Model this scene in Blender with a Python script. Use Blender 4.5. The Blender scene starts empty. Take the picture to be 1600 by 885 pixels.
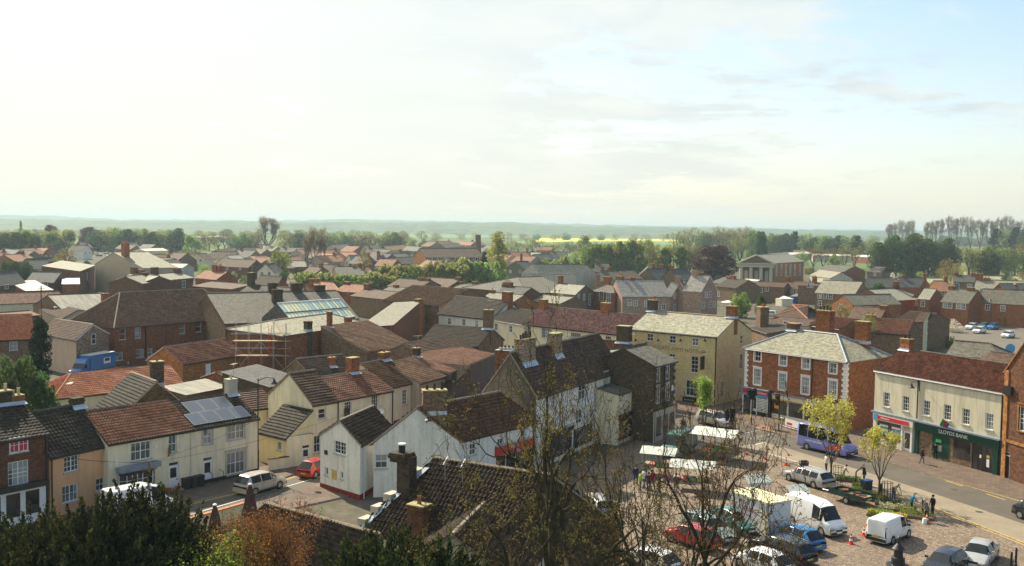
import bpy, math, random
import numpy as np
from mathutils import Vector, Matrix
R = math.radians
rnd = random.Random(7)
col = bpy.context.scene.collection
SC = bpy.context.scene

# ------------------------------------------------------------ camera, sky, sun, exposure
PW, PH, FPX, CH = 1600.0, 885.0, 1550.0, 22.0        # photo size, focal length in its pixels, camera height in metres
PITCH, ROLL = math.atan(85.5 / FPX), R(0.9)
SUN_AZ, SUN_EL = R(-36), R(40)                       # azimuth from +Y, negative = to the left of the view
cam_d = bpy.data.cameras.new('camera'); cam = bpy.data.objects.new('camera', cam_d); col.objects.link(cam)
cam.location = (0, 0, CH)
CAMROT = Matrix.Rotation(R(90) - PITCH, 3, 'X') @ Matrix.Rotation(ROLL, 3, 'Z')
cam.rotation_euler = CAMROT.to_euler()
cam_d.sensor_width = 36; cam_d.lens = 36 * FPX / PW; cam_d.clip_start = 0.5; cam_d.clip_end = 30000
SC.camera = cam
SC.view_settings.view_transform = 'Standard'; SC.view_settings.look = 'None'
SC.view_settings.gamma = 1; SC.view_settings.use_curve_mapping = False
SC.view_settings.exposure = 0.78
SC.cycles.max_bounces = 5; SC.cycles.diffuse_bounces = 2; SC.cycles.glossy_bounces = 2
SC.cycles.transparent_max_bounces = 6; SC.cycles.volume_bounces = 0

world = bpy.data.worlds.new('World'); SC.world = world; world.use_nodes = True
def build_world():
    nt = world.node_tree; N = nt.nodes; L = nt.links; N.clear()
    sky = N.new('ShaderNodeTexSky'); sky.sky_type = 'NISHITA'; sky.sun_disc = False
    sky.sun_elevation = SUN_EL; sky.sun_rotation = SUN_AZ; sky.altitude = 30
    sky.air_density = 1.1; sky.dust_density = 1.2; sky.ozone_density = 2.5
    bg = N.new('ShaderNodeBackground'); bg.inputs['Strength'].default_value = 0.11
    out = N.new('ShaderNodeOutputWorld')
    # thin broken cloud: noise on the direction projected on a flat cloud deck
    geo = N.new('ShaderNodeNewGeometry'); 
    sep = N.new('ShaderNodeSeparateXYZ'); tc = N.new('ShaderNodeTexCoord'); L.new(tc.outputs['Generated'], sep.inputs[0])
    def mth(op, a, b=None, c=None):
        m = N.new('ShaderNodeMath'); m.operation = op
        for i, v in enumerate((a, b, c)):
            if v is None: continue
            if isinstance(v, (int, float)): m.inputs[i].default_value = v
            else: L.new(v, m.inputs[i])
        return m.outputs[0]
    z = mth('ADD', mth('MAXIMUM', sep.outputs[2], 0.0), 0.10)
    x = mth('DIVIDE', sep.outputs[0], z); y = mth('DIVIDE', sep.outputs[1], z)
    cb = N.new('ShaderNodeCombineXYZ'); L.new(x, cb.inputs[0]); L.new(y, cb.inputs[1])
    def noise(scale, detail, rough, dist=0.0, off=0.0):
        mp = N.new('ShaderNodeMapping'); mp.inputs['Location'].default_value = (off, off * .7, 0); L.new(cb.outputs[0], mp.inputs[0])
        n = N.new('ShaderNodeTexNoise'); n.inputs['Scale'].default_value = scale; n.inputs['Detail'].default_value = detail
        n.inputs['Roughness'].default_value = rough; n.inputs['Distortion'].default_value = dist
        L.new(mp.outputs[0], n.inputs['Vector']); return n.outputs[0]
    a = noise(0.9, 9, 0.62, 0.6, 3.1)
    b = noise(3.4, 8, 0.68, 0.4, 1.3)
    dens = mth('ADD', mth('MULTIPLY', mth('ADD', mth('MULTIPLY', a, 0.66), mth('MULTIPLY', b, 0.34)), 1.9), -0.45)
    # more cloud towards the sun side, open blue to the right
    sx, sy = math.sin(SUN_AZ), math.cos(SUN_AZ)
    side = mth('ADD', mth('ADD', mth('MULTIPLY', sep.outputs[0], -0.62), mth('MULTIPLY', mth('MINIMUM', sep.outputs[1], 0.0), 0.35)), 0.08)
    dens = mth('ADD', dens, side)
    ramp = N.new('ShaderNodeMapRange'); ramp.interpolation_type = 'SMOOTHSTEP'
    ramp.inputs['From Min'].default_value = 0.34; ramp.inputs['From Max'].default_value = 0.56
    L.new(dens, ramp.inputs['Value'])
    # glow of thin cloud round the sun
    dot = N.new('ShaderNodeVectorMath'); dot.operation = 'DOT_PRODUCT'; L.new(tc.outputs['Generated'], dot.inputs[0])
    sd = (math.sin(SUN_AZ) * math.cos(SUN_EL), math.cos(SUN_AZ) * math.cos(SUN_EL), math.sin(SUN_EL))
    dot.inputs[1].default_value = sd
    gl = mth('POWER', mth('MAXIMUM', dot.outputs['Value'], 0.0), 6.0)
    cl = N.new('ShaderNodeMixRGB'); cl.inputs[1].default_value = (4.75, 5.05, 4.85, 1); cl.inputs[2].default_value = (6.0, 5.9, 5.2, 1)
    L.new(gl, cl.inputs[0])
    sh = N.new('ShaderNodeMixRGB'); sr = N.new('ShaderNodeMapRange'); sr.inputs['From Min'].default_value = .42; sr.inputs['From Max'].default_value = .6; L.new(noise(1.7, 6, .6, .3, 7.7), sr.inputs['Value']); L.new(mth('MULTIPLY', sr.outputs[0], mth('ADD', mth('MULTIPLY', sep.outputs[0], 1.1), .22), ), sh.inputs[0]); L.new(cl.outputs[0], sh.inputs[1]); sh.inputs[2].default_value = (2.7, 3.5, 4.1, 1)
    mix = N.new('ShaderNodeMixRGB'); L.new(mth('MULTIPLY', ramp.outputs[0], 0.90), mix.inputs[0])
    L.new(sky.outputs[0], mix.inputs[1]); L.new(sh.outputs[0], mix.inputs[2])
    hz = N.new('ShaderNodeMixRGB'); L.new(mth('MULTIPLY', mth('POWER', 2.718, mth('MULTIPLY', mth('ABSOLUTE', sep.outputs[2]), -11.0)), mth('ADD', mth('MULTIPLY', sep.outputs[1], .22), .72)), hz.inputs[0])
    L.new(mix.outputs[0], hz.inputs[1]); hz.inputs[2].default_value = (5.25, 4.95, 4.2, 1)
    L.new(hz.outputs[0], bg.inputs['Color']); L.new(bg.outputs[0], out.inputs['Surface'])
build_world()
sun_d = bpy.data.lights.new('sun', 'SUN'); sun = bpy.data.objects.new('sun', sun_d); col.objects.link(sun)
sun_d.energy = 5.0; sun_d.angle = R(0.6); sun_d.color = (1.0, 0.90, 0.72)
SUNDIR = Vector((math.sin(SUN_AZ) * math.cos(SUN_EL), math.cos(SUN_AZ) * math.cos(SUN_EL), math.sin(SUN_EL)))
sun.rotation_euler = SUNDIR.to_track_quat('Z', 'Y').to_euler()

# ------------------------------------------------------------ where a measured point of the view stands in the world
def ray(u, v):
    return CAMROT @ Vector(((u - PW / 2) / FPX, -(v - PH / 2) / FPX, -1))
def at(u, v, z=0.0):
    d = ray(u, v); t = (z - CH) / d.z
    return Vector((d.x * t, d.y * t, z))
def at_y(u, y, z=0.0):                               # a point at distance y, height z, on the bearing of column u
    d = ray(u, 430); return Vector((d.x / d.y * y, y, z))
def on_plane(u, v, p, n):
    d = ray(u, v); o = Vector((0, 0, CH)); t = (p - o).dot(n) / d.dot(n)
    return o + d * t
def z_at(u, v, y):                                   # height seen at pixel row v at distance y
    d = ray(u, v); return CH + d.z / d.y * y

# ------------------------------------------------------------ scene helpers
def tag(o, label=None, cat=None, group=None, kind=None):
    if label: o['label'] = label
    if cat: o['category'] = cat
    if group: o['group'] = group
    if kind: o['kind'] = kind
    return o
def empty(name, loc=(0, 0, 0), rz=0.0, label=None, cat=None, group=None):
    o = bpy.data.objects.new(name, None); col.objects.link(o); o.location = loc; o.rotation_euler = (0, 0, rz)
    o.empty_display_size = 0.3
    return tag(o, label, cat, group)
def link(name, me, parent=None):
    o = bpy.data.objects.new(name, me); col.objects.link(o)
    if parent: o.parent = parent
    return o
CHILDREN = None
def kids(o):
    global CHILDREN
    if CHILDREN is None:
        CHILDREN = {}
        for x in bpy.data.objects:
            if x.parent: CHILDREN.setdefault(x.parent.name, []).append(x)
    return CHILDREN.get(o.name, [])
def copy_tree(o, parent=None):
    c = o.copy(); col.objects.link(c)
    if parent: c.parent = parent
    for ch in [x for x in o.children]: copy_tree(ch, c)
    return c

def text_obj(name, body, size, mat, parent, align='CENTER', ext=.008):
    cu = bpy.data.curves.new('t', 'FONT'); cu.body = body; cu.size = size; cu.extrude = ext; cu.align_x = align; cu.align_y = 'CENTER'; cu.resolution_u = 3
    t = bpy.data.objects.new('t', cu); me = bpy.data.meshes.new_from_object(t); bpy.data.objects.remove(t); me.materials.clear(); me.materials.append(mat); return link(name, me, parent)

class MB:
    """collects polygons (any corner count) with material slot and metric uv, builds ONE mesh object"""
    def __init__(s): s.v = []; s.f = []; s.m = []; s.uv = []; s.mats = []; s.sm = []
    def slot(s, mat):
        if mat not in s.mats: s.mats.append(mat)
        return s.mats.index(mat)
    def poly(s, pts, mat, smooth=False, uv=None):
        pts = [Vector(p) for p in pts]
        n = Vector((0, 0, 0))
        for i in range(len(pts)):
            a, b = pts[i], pts[(i + 1) % len(pts)]
            n += Vector(((a.y - b.y) * (a.z + b.z), (a.z - b.z) * (a.x + b.x), (a.x - b.x) * (a.y + b.y)))
        if n.length < 1e-9: return
        n.normalize()
        if uv is None:
            if abs(n.z) > .98: t, b = Vector((1, 0, 0)), Vector((0, 1, 0))
            else: t = Vector((0, 0, 1)).cross(n).normalized(); b = n.cross(t)
            uv = [(p.dot(t), p.dot(b)) for p in pts]
        k = len(s.v); s.v += [tuple(p) for p in pts]; s.f.append(list(range(k, k + len(pts))))
        s.m.append(s.slot(mat)); s.uv += uv; s.sm.append(smooth)
    def box(s, c, d, mat, rz=0.0, top=True, bottom=True, ex=None, ey=None, taper=1.0):
        cx, cy, cz = c; x, y, z = d[0] / 2, d[1] / 2, d[2] / 2
        if ex is None: ex = Vector((math.cos(rz), math.sin(rz), 0)); ey = Vector((-math.sin(rz), math.cos(rz), 0))
        C = Vector(c); Z = Vector((0, 0, 1))
        P = lambda i, j, k: C + ex * (i * x * (taper if k > 0 else 1)) + ey * (j * y * (taper if k > 0 else 1)) + Z * (k * z)
        s.poly([P(-1, -1, -1), P(1, -1, -1), P(1, -1, 1), P(-1, -1, 1)], mat)
        s.poly([P(1, -1, -1), P(1, 1, -1), P(1, 1, 1), P(1, -1, 1)], mat)
        s.poly([P(1, 1, -1), P(-1, 1, -1), P(-1, 1, 1), P(1, 1, 1)], mat)
        s.poly([P(-1, 1, -1), P(-1, -1, -1), P(-1, -1, 1), P(-1, 1, 1)], mat)
        if top: s.poly([P(-1, -1, 1), P(1, -1, 1), P(1, 1, 1), P(-1, 1, 1)], mat)
        if bottom: s.poly([P(-1, 1, -1), P(1, 1, -1), P(1, -1, -1), P(-1, -1, -1)], mat)
    def tube(s, a, b, ra, rb, mat, n=8, caps=True, smooth=True):
        a, b = Vector(a), Vector(b); d = (b - a)
        if d.length < 1e-6: return
        d.normalize(); u = d.orthogonal().normalized(); w = d.cross(u)
        A = [a + (u * math.cos(2 * math.pi * i / n) + w * math.sin(2 * math.pi * i / n)) * ra for i in range(n)]
        B = [b + (u * math.cos(2 * math.pi * i / n) + w * math.sin(2 * math.pi * i / n)) * rb for i in range(n)]
        for i in range(n):
            j = (i + 1) % n; s.poly([A[i], A[j], B[j], B[i]], mat, smooth)
        if caps:
            if rb > 1e-4: s.poly(B, mat)
            if ra > 1e-4: s.poly(A[::-1], mat)
    def lathe(s, c, prof, mat, n=12, smooth=True):
        c = Vector(c)
        for k in range(len(prof) - 1):
            (r0, z0), (r1, z1) = prof[k], prof[k + 1]
            for i in range(n):
                a0, a1 = 2 * math.pi * i / n, 2 * math.pi * (i + 1) / n
                p = [c + Vector((r0 * math.cos(a0), r0 * math.sin(a0), z0)), c + Vector((r0 * math.cos(a1), r0 * math.sin(a1), z0)),
                     c + Vector((r1 * math.cos(a1), r1 * math.sin(a1), z1)), c + Vector((r1 * math.cos(a0), r1 * math.sin(a0), z1))]
                if r0 < 1e-5: p = [p[0], p[2], p[3]]
                elif r1 < 1e-5: p = p[:3]
                s.poly(p, mat, smooth)
    def build(s, name, parent=None, merge=False, bevel=0, inv=None):
        me = bpy.data.meshes.new(name)
        if inv is not None: s.v = [tuple(inv @ Vector(p)) for p in s.v]
        me.from_pydata(s.v, [], s.f)
        for m in s.mats: me.materials.append(m)
        me.polygons.foreach_set('material_index', s.m)
        me.polygons.foreach_set('use_smooth', s.sm)
        uvl = me.uv_layers.new(name='UVMap'); uvl.data.foreach_set('uv', [c for t in s.uv for c in t])
        if merge:
            import bmesh
            bm = bmesh.new(); bm.from_mesh(me); bmesh.ops.remove_doubles(bm, verts=bm.verts, dist=0.001); bm.to_mesh(me); bm.free()
        o = link(name, me, parent)
        if bevel:
            md = o.modifiers.new('bevel', 'BEVEL'); md.width = bevel; md.segments = 2; md.limit_method = 'ANGLE'; md.angle_limit = R(35)
        return o

def np_mesh(name, V, F, mats, midx=None, UV=None, smooth=False, parent=None):
    """V (n,3), F (m,k) all the same corner count"""
    V = np.asarray(V, dtype=np.float32); F = np.asarray(F, dtype=np.int32)
    me = bpy.data.meshes.new(name); k = F.shape[1]
    me.vertices.add(len(V)); me.vertices.foreach_set('co', V.ravel())
    me.loops.add(F.size); me.loops.foreach_set('vertex_index', F.ravel())
    me.polygons.add(len(F)); me.polygons.foreach_set('loop_start', np.arange(0, F.size, k, dtype=np.int32))
    me.polygons.foreach_set('loop_total', np.full(len(F), k, dtype=np.int32))
    for m in mats: me.materials.append(m)
    if midx is not None: me.polygons.foreach_set('material_index', np.asarray(midx, dtype=np.int32))
    me.polygons.foreach_set('use_smooth', np.full(len(F), smooth, dtype=bool))
    if UV is not None:
        l = me.uv_layers.new(name='UVMap'); l.data.foreach_set('uv', np.asarray(UV, dtype=np.float32).ravel())
    me.update(calc_edges=True); me.validate()
    return me
# ------------------------------------------------------------ materials
class G:
    def __init__(s, name):
        s.m = bpy.data.materials.new(name); s.m.use_nodes = True; s.nt = s.m.node_tree; s.N = s.nt.nodes; s.L = s.nt.links
        s.b = s.N['Principled BSDF']; s.out = s.N['Material Output']; s._uv = None
    def n(s, t, **kw):
        x = s.N.new(t)
        for k, v in kw.items(): setattr(x, k, v)
        return x
    def put(s, sock, v):
        if hasattr(v, 'is_linked') or hasattr(v, 'links'): s.L.new(v, sock)
        elif v is not None: sock.default_value = v
    def math(s, op, a, b=None, c=None, clamp=False):
        m = s.n('ShaderNodeMath', operation=op, use_clamp=clamp)
        for i, v in enumerate((a, b, c)):
            if v is not None: s.put(m.inputs[i], v)
        return m.outputs[0]
    def uv(s):
        if s._uv is None:
            s._uv = s.n('ShaderNodeUVMap').outputs[0]
            sp = s.n('ShaderNodeSeparateXYZ'); s.L.new(s._uv, sp.inputs[0]); s.U, s.V = sp.outputs[0], sp.outputs[1]
        return s._uv
    def obj(s): return s.n('ShaderNodeTexCoord').outputs['Object']
    def pos(s): return s.n('ShaderNodeNewGeometry').outputs['Position']
    def rand(s): return s.n('ShaderNodeObjectInfo').outputs['Random']
    def scale(s, vec, sc):
        m = s.n('ShaderNodeVectorMath', operation='MULTIPLY'); s.L.new(vec, m.inputs[0]); m.inputs[1].default_value = sc; return m.outputs[0]
    def noise(s, vec, scale, detail=3, rough=.55):
        t = s.n('ShaderNodeTexNoise'); t.inputs['Scale'].default_value = scale; t.inputs['Detail'].default_value = detail
        t.inputs['Roughness'].default_value = rough; s.L.new(vec, t.inputs['Vector']); return t.outputs[0]
    def white(s, vec):
        t = s.n('ShaderNodeTexWhiteNoise', noise_dimensions='3D'); s.L.new(vec, t.inputs['Vector']); return t.outputs[0]
    def rng(s, v, a, b, c=0.0, d=1.0):
        m = s.n('ShaderNodeMapRange'); s.L.new(v, m.inputs['Value'])
        for k, x in zip(('From Min', 'From Max', 'To Min', 'To Max'), (a, b, c, d)): m.inputs[k].default_value = x
        return m.outputs[0]
    def mix(s, f, a, b, typ='MIX'):
        m = s.n('ShaderNodeMixRGB', blend_type=typ); s.put(m.inputs[0], f)
        s.put(m.inputs[1], a if not isinstance(a, tuple) else (*a[:3], 1)); s.put(m.inputs[2], b if not isinstance(b, tuple) else (*b[:3], 1)); return m.outputs[0]
    def ramp(s, f, stops):
        r = s.n('ShaderNodeValToRGB'); s.L.new(f, r.inputs[0]); e = r.color_ramp.elements
        while len(e) < len(stops): e.new(0.5)
        for i, (p, c) in enumerate(stops): e[i].position = p; e[i].color = (*c, 1)
        return r.outputs[0]
    def hsv(s, c, val, hue=None, sat=None):
        h = s.n('ShaderNodeHueSaturation'); s.put(h.inputs['Color'], c); s.put(h.inputs['Value'], val)
        if hue is not None: s.put(h.inputs['Hue'], hue)
        if sat is not None: s.put(h.inputs['Saturation'], sat)
        return h.outputs[0]
    def bump(s, h, strength=.5, dist=.02):
        b = s.n('ShaderNodeBump'); b.inputs['Strength'].default_value = strength; b.inputs['Distance'].default_value = dist
        s.L.new(h, b.inputs['Height']); s.L.new(b.outputs[0], s.b.inputs['Normal'])
    def done(s, color, rough=.85, spec=.3, metal=0.0):
        s.put(s.b.inputs['Base Color'], (*color, 1) if isinstance(color, tuple) and len(color) == 3 else color)
        s.put(s.b.inputs['Roughness'], rough); s.b.inputs['Specular IOR Level'].default_value = spec; s.b.inputs['Metallic'].default_value = metal
        return s.m
def plain(name, c, rough=.7, spec=.3, metal=0.0, var=.15, scale=3.0, bump=0.0):
    g = G(name); n = g.noise(g.obj(), scale, 4)
    cc = g.hsv(tuple((*c, 1)), g.rng(n, .25, .75, 1 - var, 1 + var))
    if bump: g.bump(g.noise(g.obj(), scale * 8, 3), bump, .01)
    return g.done(cc, rough, spec, metal)
def brick(name, c1, c2, mortar, var=.35, dirt=.25):
    g = G(name); uv = g.uv()
    t = g.n('ShaderNodeTexBrick'); g.L.new(uv, t.inputs['Vector']); t.inputs['Scale'].default_value = 1
    t.inputs['Brick Width'].default_value = .225; t.inputs['Row Height'].default_value = .075; t.inputs['Mortar Size'].default_value = .007
    t.inputs['Color1'].default_value = (*c1, 1); t.inputs['Color2'].default_value = (*c2, 1); t.inputs['Mortar'].default_value = (*mortar, 1); t.inputs['Bias'].default_value = -.1
    w = g.white(g.n_floor(uv, (1 / .225, 1 / .15, 1)))
    cc = g.hsv(t.outputs[0], g.rng(w, 0, 1, 1 - var, 1 + var))
    big = g.noise(g.scale(uv, (1, .6, 1)), .7, 5, .65)
    cc = g.mix(g.rng(big, .35, .7, 0, dirt), cc, tuple(x * .45 for x in c1), 'MIX')
    pale = g.noise(uv, 2.3, 4, .7); cc = g.mix(g.rng(pale, .55, .8, 0, .35), cc, tuple(min(1, x * 1.5 + .04) for x in c2))
    g.bump(t.outputs['Fac'], -.35, .01)
    return g.done(g.hsv(cc, g.rng(g.rand(), 0, 1, .95, 1.18), .508, 1.15), .92, .2)
def n_floor(s, vec, sc):
    m = s.n('ShaderNodeVectorMath', operation='FLOOR'); s.L.new(s.scale(vec, sc), m.inputs[0]); return m.outputs[0]
G.n_floor = n_floor
def render_wall(name, c, stain=.25, peel=0.0):
    g = G(name); uv = g.uv()
    a = g.noise(uv, .5, 5, .65); st = g.noise(g.scale(uv, (2.2, .25, 1)), 1.0, 5, .6); f = g.noise(uv, 8, 4, .6)
    cc = g.hsv((*c, 1), g.rng(a, .3, .7, .93, 1.05))
    cc = g.mix(g.rng(st, .45, .64, 0, stain), cc, tuple(x * f_ for x, f_ in zip(c, (.52, .52, .5))))
    cc = g.mix(g.rng(f, .55, .8, 0, stain * .5), cc, tuple(x * .7 for x in c))
    if peel:
        pn = g.noise(uv, 3.0, 6, .75); cc = g.mix(g.rng(pn, .56, .6, 0, peel), cc, (.33, .28, .22))
    g.bump(f, .25, .01)
    return g.done(cc, .9, .2)
def tiles(name, cols, tu=.27, tv=.33, moss=.25, mosscol=(.12, .12, .06), bump=.0, kind='pantile', rough=.8, var=.16, spec=.18):
    g = G(name); uv = g.uv()
    w = g.white(g.n_floor(uv, (1 / tu, 1 / tv, 1)))
    big = g.noise(uv, .35, 5, .65)
    f = g.math('ADD', g.math('MULTIPLY', w, .42), g.math('MULTIPLY', big, .7), clamp=True)
    st = [(i / max(1, len(cols) - 1) * .7 + .2, c) for i, c in enumerate(cols)]
    cc = g.ramp(f, st)
    w2 = g.white(g.n_floor(g.scale(uv, (1, 1, 1)), (1 / tu, 1 / tv, 7)))
    cc = g.hsv(cc, g.math('MULTIPLY', g.rng(w2, 0, 1, 1 - var, 1 + var), g.rng(g.rand(), 0, 1, .85, 1.12)))
    m1 = g.noise(uv, 1.2, 6, .7)
    cc = g.mix(g.rng(m1, .47, .63, 0, moss), cc, mosscol)
    cc = g.hsv(cc, 1.1, .502, 1.02)
    sp = g.noise(uv, 9.0, 3, .7); cc = g.mix(g.rng(sp, .62, .7, 0, moss * 1.3), cc, (.36, .35, .27))
    if bump:
        fu = g.math('FRACT', g.math('MULTIPLY', g.U, 1 / tu)); fv = g.math('FRACT', g.math('MULTIPLY', g.V, 1 / tv))
        if kind == 'pantile':
            h = g.math('ADD', g.math('MULTIPLY', g.math('SINE', g.math('MULTIPLY', g.U, 2 * math.pi / tu)), .5), g.math('MULTIPLY', g.math('SUBTRACT', 1, fv), .6))
        elif kind == 'sheet':
            h = g.math('SINE', g.math('MULTIPLY', g.U, 2 * math.pi / tu))
        else: h = g.math('SUBTRACT', 1, fv)
        h = g.math('ADD', h, g.math('MULTIPLY', w, .25)); g.bump(h, bump, .05)
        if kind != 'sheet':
            dk = g.rng(fv, 0.0, .12, .0, 1.0); cc = g.mix(g.math('SUBTRACT', 1, dk), cc, tuple(x * .35 for x in cols[0]))  # overlap shadow of each course painted into the tile colour as a dark band
    else: g.bump(sp, .3, .01)
    return g.done(cc, rough, spec)
def leafmat(name, c, trans=.45, var=.35, hue=.03):
    g = G(name); n = g.white(g.n_floor(g.obj(), (1.6, 1.6, 1.6))); n2 = g.noise(g.obj(), 1.3, 3)
    v = g.math('MULTIPLY', g.rng(n2, .3, .7, 1 - var, 1 + var), g.rng(g.rand(), 0, 1, .82, 1.18))
    v = g.math('MULTIPLY', v, g.rng(n, 0, 1, .85, 1.15))
    cc = g.hsv((*c, 1), v, g.rng(g.rand(), 0, 1, .5 - hue, .5 + hue), .95)
    d = g.n('ShaderNodeBsdfDiffuse'); t = g.n('ShaderNodeBsdfTranslucent'); mx = g.n('ShaderNodeMixShader')
    g.L.new(cc, d.inputs[0]); tc = g.mix(.5, cc, g.hsv(cc, 1.4)); g.L.new(tc, t.inputs[0]); mx.inputs[0].default_value = trans
    g.L.new(d.outputs[0], mx.inputs[1]); g.L.new(t.outputs[0], mx.inputs[2]); g.L.new(mx.outputs[0], g.out.inputs['Surface'])
    return g.m
def glassy(name, c=(.02, .025, .03), rough=.06, spec=.8):
    g = G(name); n = g.noise(g.pos(), .8, 2); v = g.white(g.n_floor(g.pos(), (.7, .7, .7)))
    cc = g.hsv((*c, 1), g.rng(v, 0, 1, .4, 2.2)); g.bump(n, .05, .02)
    return g.done(cc, rough, spec)
def paint(name, c, metal=0.0, rough=.28):
    g = G(name); n = g.noise(g.obj(), 2.0, 3); m = g.done(g.hsv((*c, 1), g.rng(n, .3, .7, .92, 1.06)), g.rng(g.noise(g.obj(), 9, 3), .3, .7, rough * .8, rough * 1.4), .5, metal)
    g.b.inputs['Coat Weight'].default_value = .6; g.b.inputs['Coat Roughness'].default_value = .08
    return m

PANT_RED = tiles('pantile_red', [(0.128, 0.049, 0.028), (0.187, 0.072, 0.039), (0.255, 0.111, 0.064)], moss=.3, mosscol=(.09, .07, .04), rough=.7, spec=.25)
PANT_NEW = tiles('pantile_new_orange', [(.42, .13, .06), (.52, .18, .08), (.60, .25, .12)], moss=.12, mosscol=(.3, .12, .06), var=.12, rough=.5, spec=.5)
PANT_HALL = tiles('pantile_hall', [(0.093, 0.052, 0.034), (0.153, 0.086, 0.055), (0.212, 0.126, 0.085)], moss=.3, mosscol=(.1, .085, .055))
PANT_BRN = tiles('pantile_brown', [(0.048, 0.026, 0.016), (0.096, 0.045, 0.026), (0.152, 0.068, 0.033)], moss=.35, mosscol=(.06, .055, .035))
PANT_DRK = tiles('pantile_dark', [(0.028, 0.019, 0.013), (0.05, 0.031, 0.021), (0.081, 0.048, 0.031)], moss=.35, mosscol=(.07, .07, .045))
PANT_TAN = tiles('pantile_tan', [(0.112, 0.058, 0.033), (0.18, 0.101, 0.058), (0.24, 0.144, 0.085)], moss=.3, mosscol=(.14, .12, .08))
PANT_PNK = tiles('pantile_pink', [(.17, .085, .068), (.26, .145, .115), (.35, .21, .17)], moss=.2, mosscol=(.17, .1, .08))
CONC_DRK = tiles('concrete_tile_dark', [(0.022, 0.017, 0.012), (0.034, 0.026, 0.018), (0.05, 0.037, 0.025)], tu=.33, tv=.34, moss=.2, mosscol=(.075, .07, .045), var=.15)
CONC_BRN = tiles('concrete_tile_brown', [(0.053, 0.029, 0.019), (0.075, 0.042, 0.027), (0.105, 0.059, 0.039)], tu=.33, tv=.34, moss=.2, mosscol=(.1, .09, .06), var=.15)
CONC_PALE = tiles('concrete_tile_grey_striped', [(.19, .175, .15), (.25, .23, .20), (.31, .285, .25)], tu=.33, tv=.34, moss=.2, mosscol=(.2, .19, .15), var=.1)
SLATE_GRN = tiles('slate_mossy', [(.15, .145, .11), (.23, .22, .17), (.32, .30, .22)], tu=.3, tv=.22, moss=.45, mosscol=(.30, .27, .12), bump=.6, kind='slate', rough=.75)
SLATE_GRY = tiles('slate_grey', [(0.068, 0.062, 0.049), (0.101, 0.094, 0.073), (0.143, 0.131, 0.101)], tu=.3, tv=.22, moss=.3, mosscol=(.17, .16, .11), bump=.6, kind='slate', rough=.75)
SLATE_BLK = tiles('slate_dark', [(.045, .043, .04), (.07, .067, .062), (.10, .095, .085)], tu=.3, tv=.22, moss=.2, mosscol=(.09, .09, .06), bump=.5, kind='slate', rough=.75)
SLATE_PAL = tiles('slate_pale', [(0.162, 0.153, 0.116), (0.221, 0.208, 0.16), (0.289, 0.272, 0.208)], tu=.3, tv=.22, moss=.3, mosscol=(.24, .22, .13), bump=.5, kind='slate', rough=.75)
SHEET_GRY = tiles('corrugated_sheet_grey', [(.22, .21, .17), (.28, .26, .21), (.34, .31, .25)], tu=.3, tv=2.4, moss=.4, mosscol=(.2, .18, .1), bump=.5, kind='sheet')
SHEET_WHT = tiles('corrugated_sheet_pale', [(.55, .52, .42), (.62, .60, .48), (.70, .67, .55)], tu=.3, tv=2.4, moss=.25, mosscol=(.4, .35, .2), bump=.4, kind='sheet')
FAR_ORANGE = tiles('far_roof_orange', [(0.21, 0.09, 0.053), (0.266, 0.128, 0.075), (0.308, 0.165, 0.098)], moss=.2, bump=.7)
FAR_BROWN = tiles('far_roof_brown', [(0.08, 0.052, 0.038), (0.12, 0.08, 0.056), (0.16, 0.112, 0.075)], moss=.2, bump=.7)
FAR_PANT = tiles('far_pantile_brown', [(.10, .05, .035), (.18, .085, .055), (.26, .13, .08)], moss=.3, mosscol=(.1, .08, .05), bump=1.0)
BRK_RED = brick('brick_red', (0.199, 0.055, 0.026), (0.285, 0.085, 0.041), (.30, .25, .2))
BRK_DRK = brick('brick_dark_red', (0.104, 0.035, 0.023), (0.152, 0.052, 0.029), (.2, .17, .13))
BRK_BRN = brick('brick_brown', (0.128, 0.07, 0.043), (0.18, 0.105, 0.062), (.28, .24, .19))
BRK_ORG = brick('brick_orange', (0.281, 0.104, 0.042), (0.357, 0.144, 0.063), (.35, .28, .2))
BRK_YEL = brick('brick_yellow_buff', (.58, .46, .26), (.66, .53, .31), (.5, .4, .26), var=.12, dirt=.2)
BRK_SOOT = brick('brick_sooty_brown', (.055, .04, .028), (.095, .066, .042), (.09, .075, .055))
BRK_NEW = brick('brick_new_brown', (.27, .17, .125), (.34, .22, .17), (.36, .3, .25), dirt=.1)
BRK_MIX = brick('brick_patched_stone', (.16, .085, .055), (.40, .32, .24), (.3, .26, .2), var=.45)
BRK_PNK = brick('brick_painted_pinkish', (.50, .33, .24), (.54, .36, .27), (.48, .32, .25), var=.05, dirt=.12)
REN_CREAM = render_wall('render_cream', (.80, .70, .48), .42)
REN_WHITE = render_wall('render_white_dirty', (.80, .76, .64), .4)
REN_COT = render_wall('whitewash_weathered', (.80, .765, .66), .45, .25)
REN_PEACH = render_wall('render_peach', (.72, .40, .20))
REN_YEL = render_wall('render_pale_yellow', (.72, .62, .36))
REN_GRYCR = render_wall('render_grey_cream', (.66, .60, .44), .5)
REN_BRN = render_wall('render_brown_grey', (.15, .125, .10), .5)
REN_TAN = render_wall('render_tan', (.45, .36, .25), .35)
REN_PINK = render_wall('render_pink', (.58, .42, .32), .3)
STONE = render_wall('stone_pale', (.50, .46, .36), .35)
WHITE = plain('white_paint', (.80, .79, .75), .45, .4, var=.06)
CREAMP = plain('cream_paint', (.72, .66, .50), .5, .4, var=.08)
BLACK = plain('black_paint', (.018, .018, .02), .4, .4, var=.2)
LEAD = plain('lead_flashing', (.20, .24, .28), .4, .5, var=.25)
LEADBRT = plain('lead_bright', (.42, .50, .56), .35, .5, var=.2)
MORTAR = plain('mortar_ridge', (.30, .24, .17), .9, .2, var=.35, scale=6)
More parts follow.
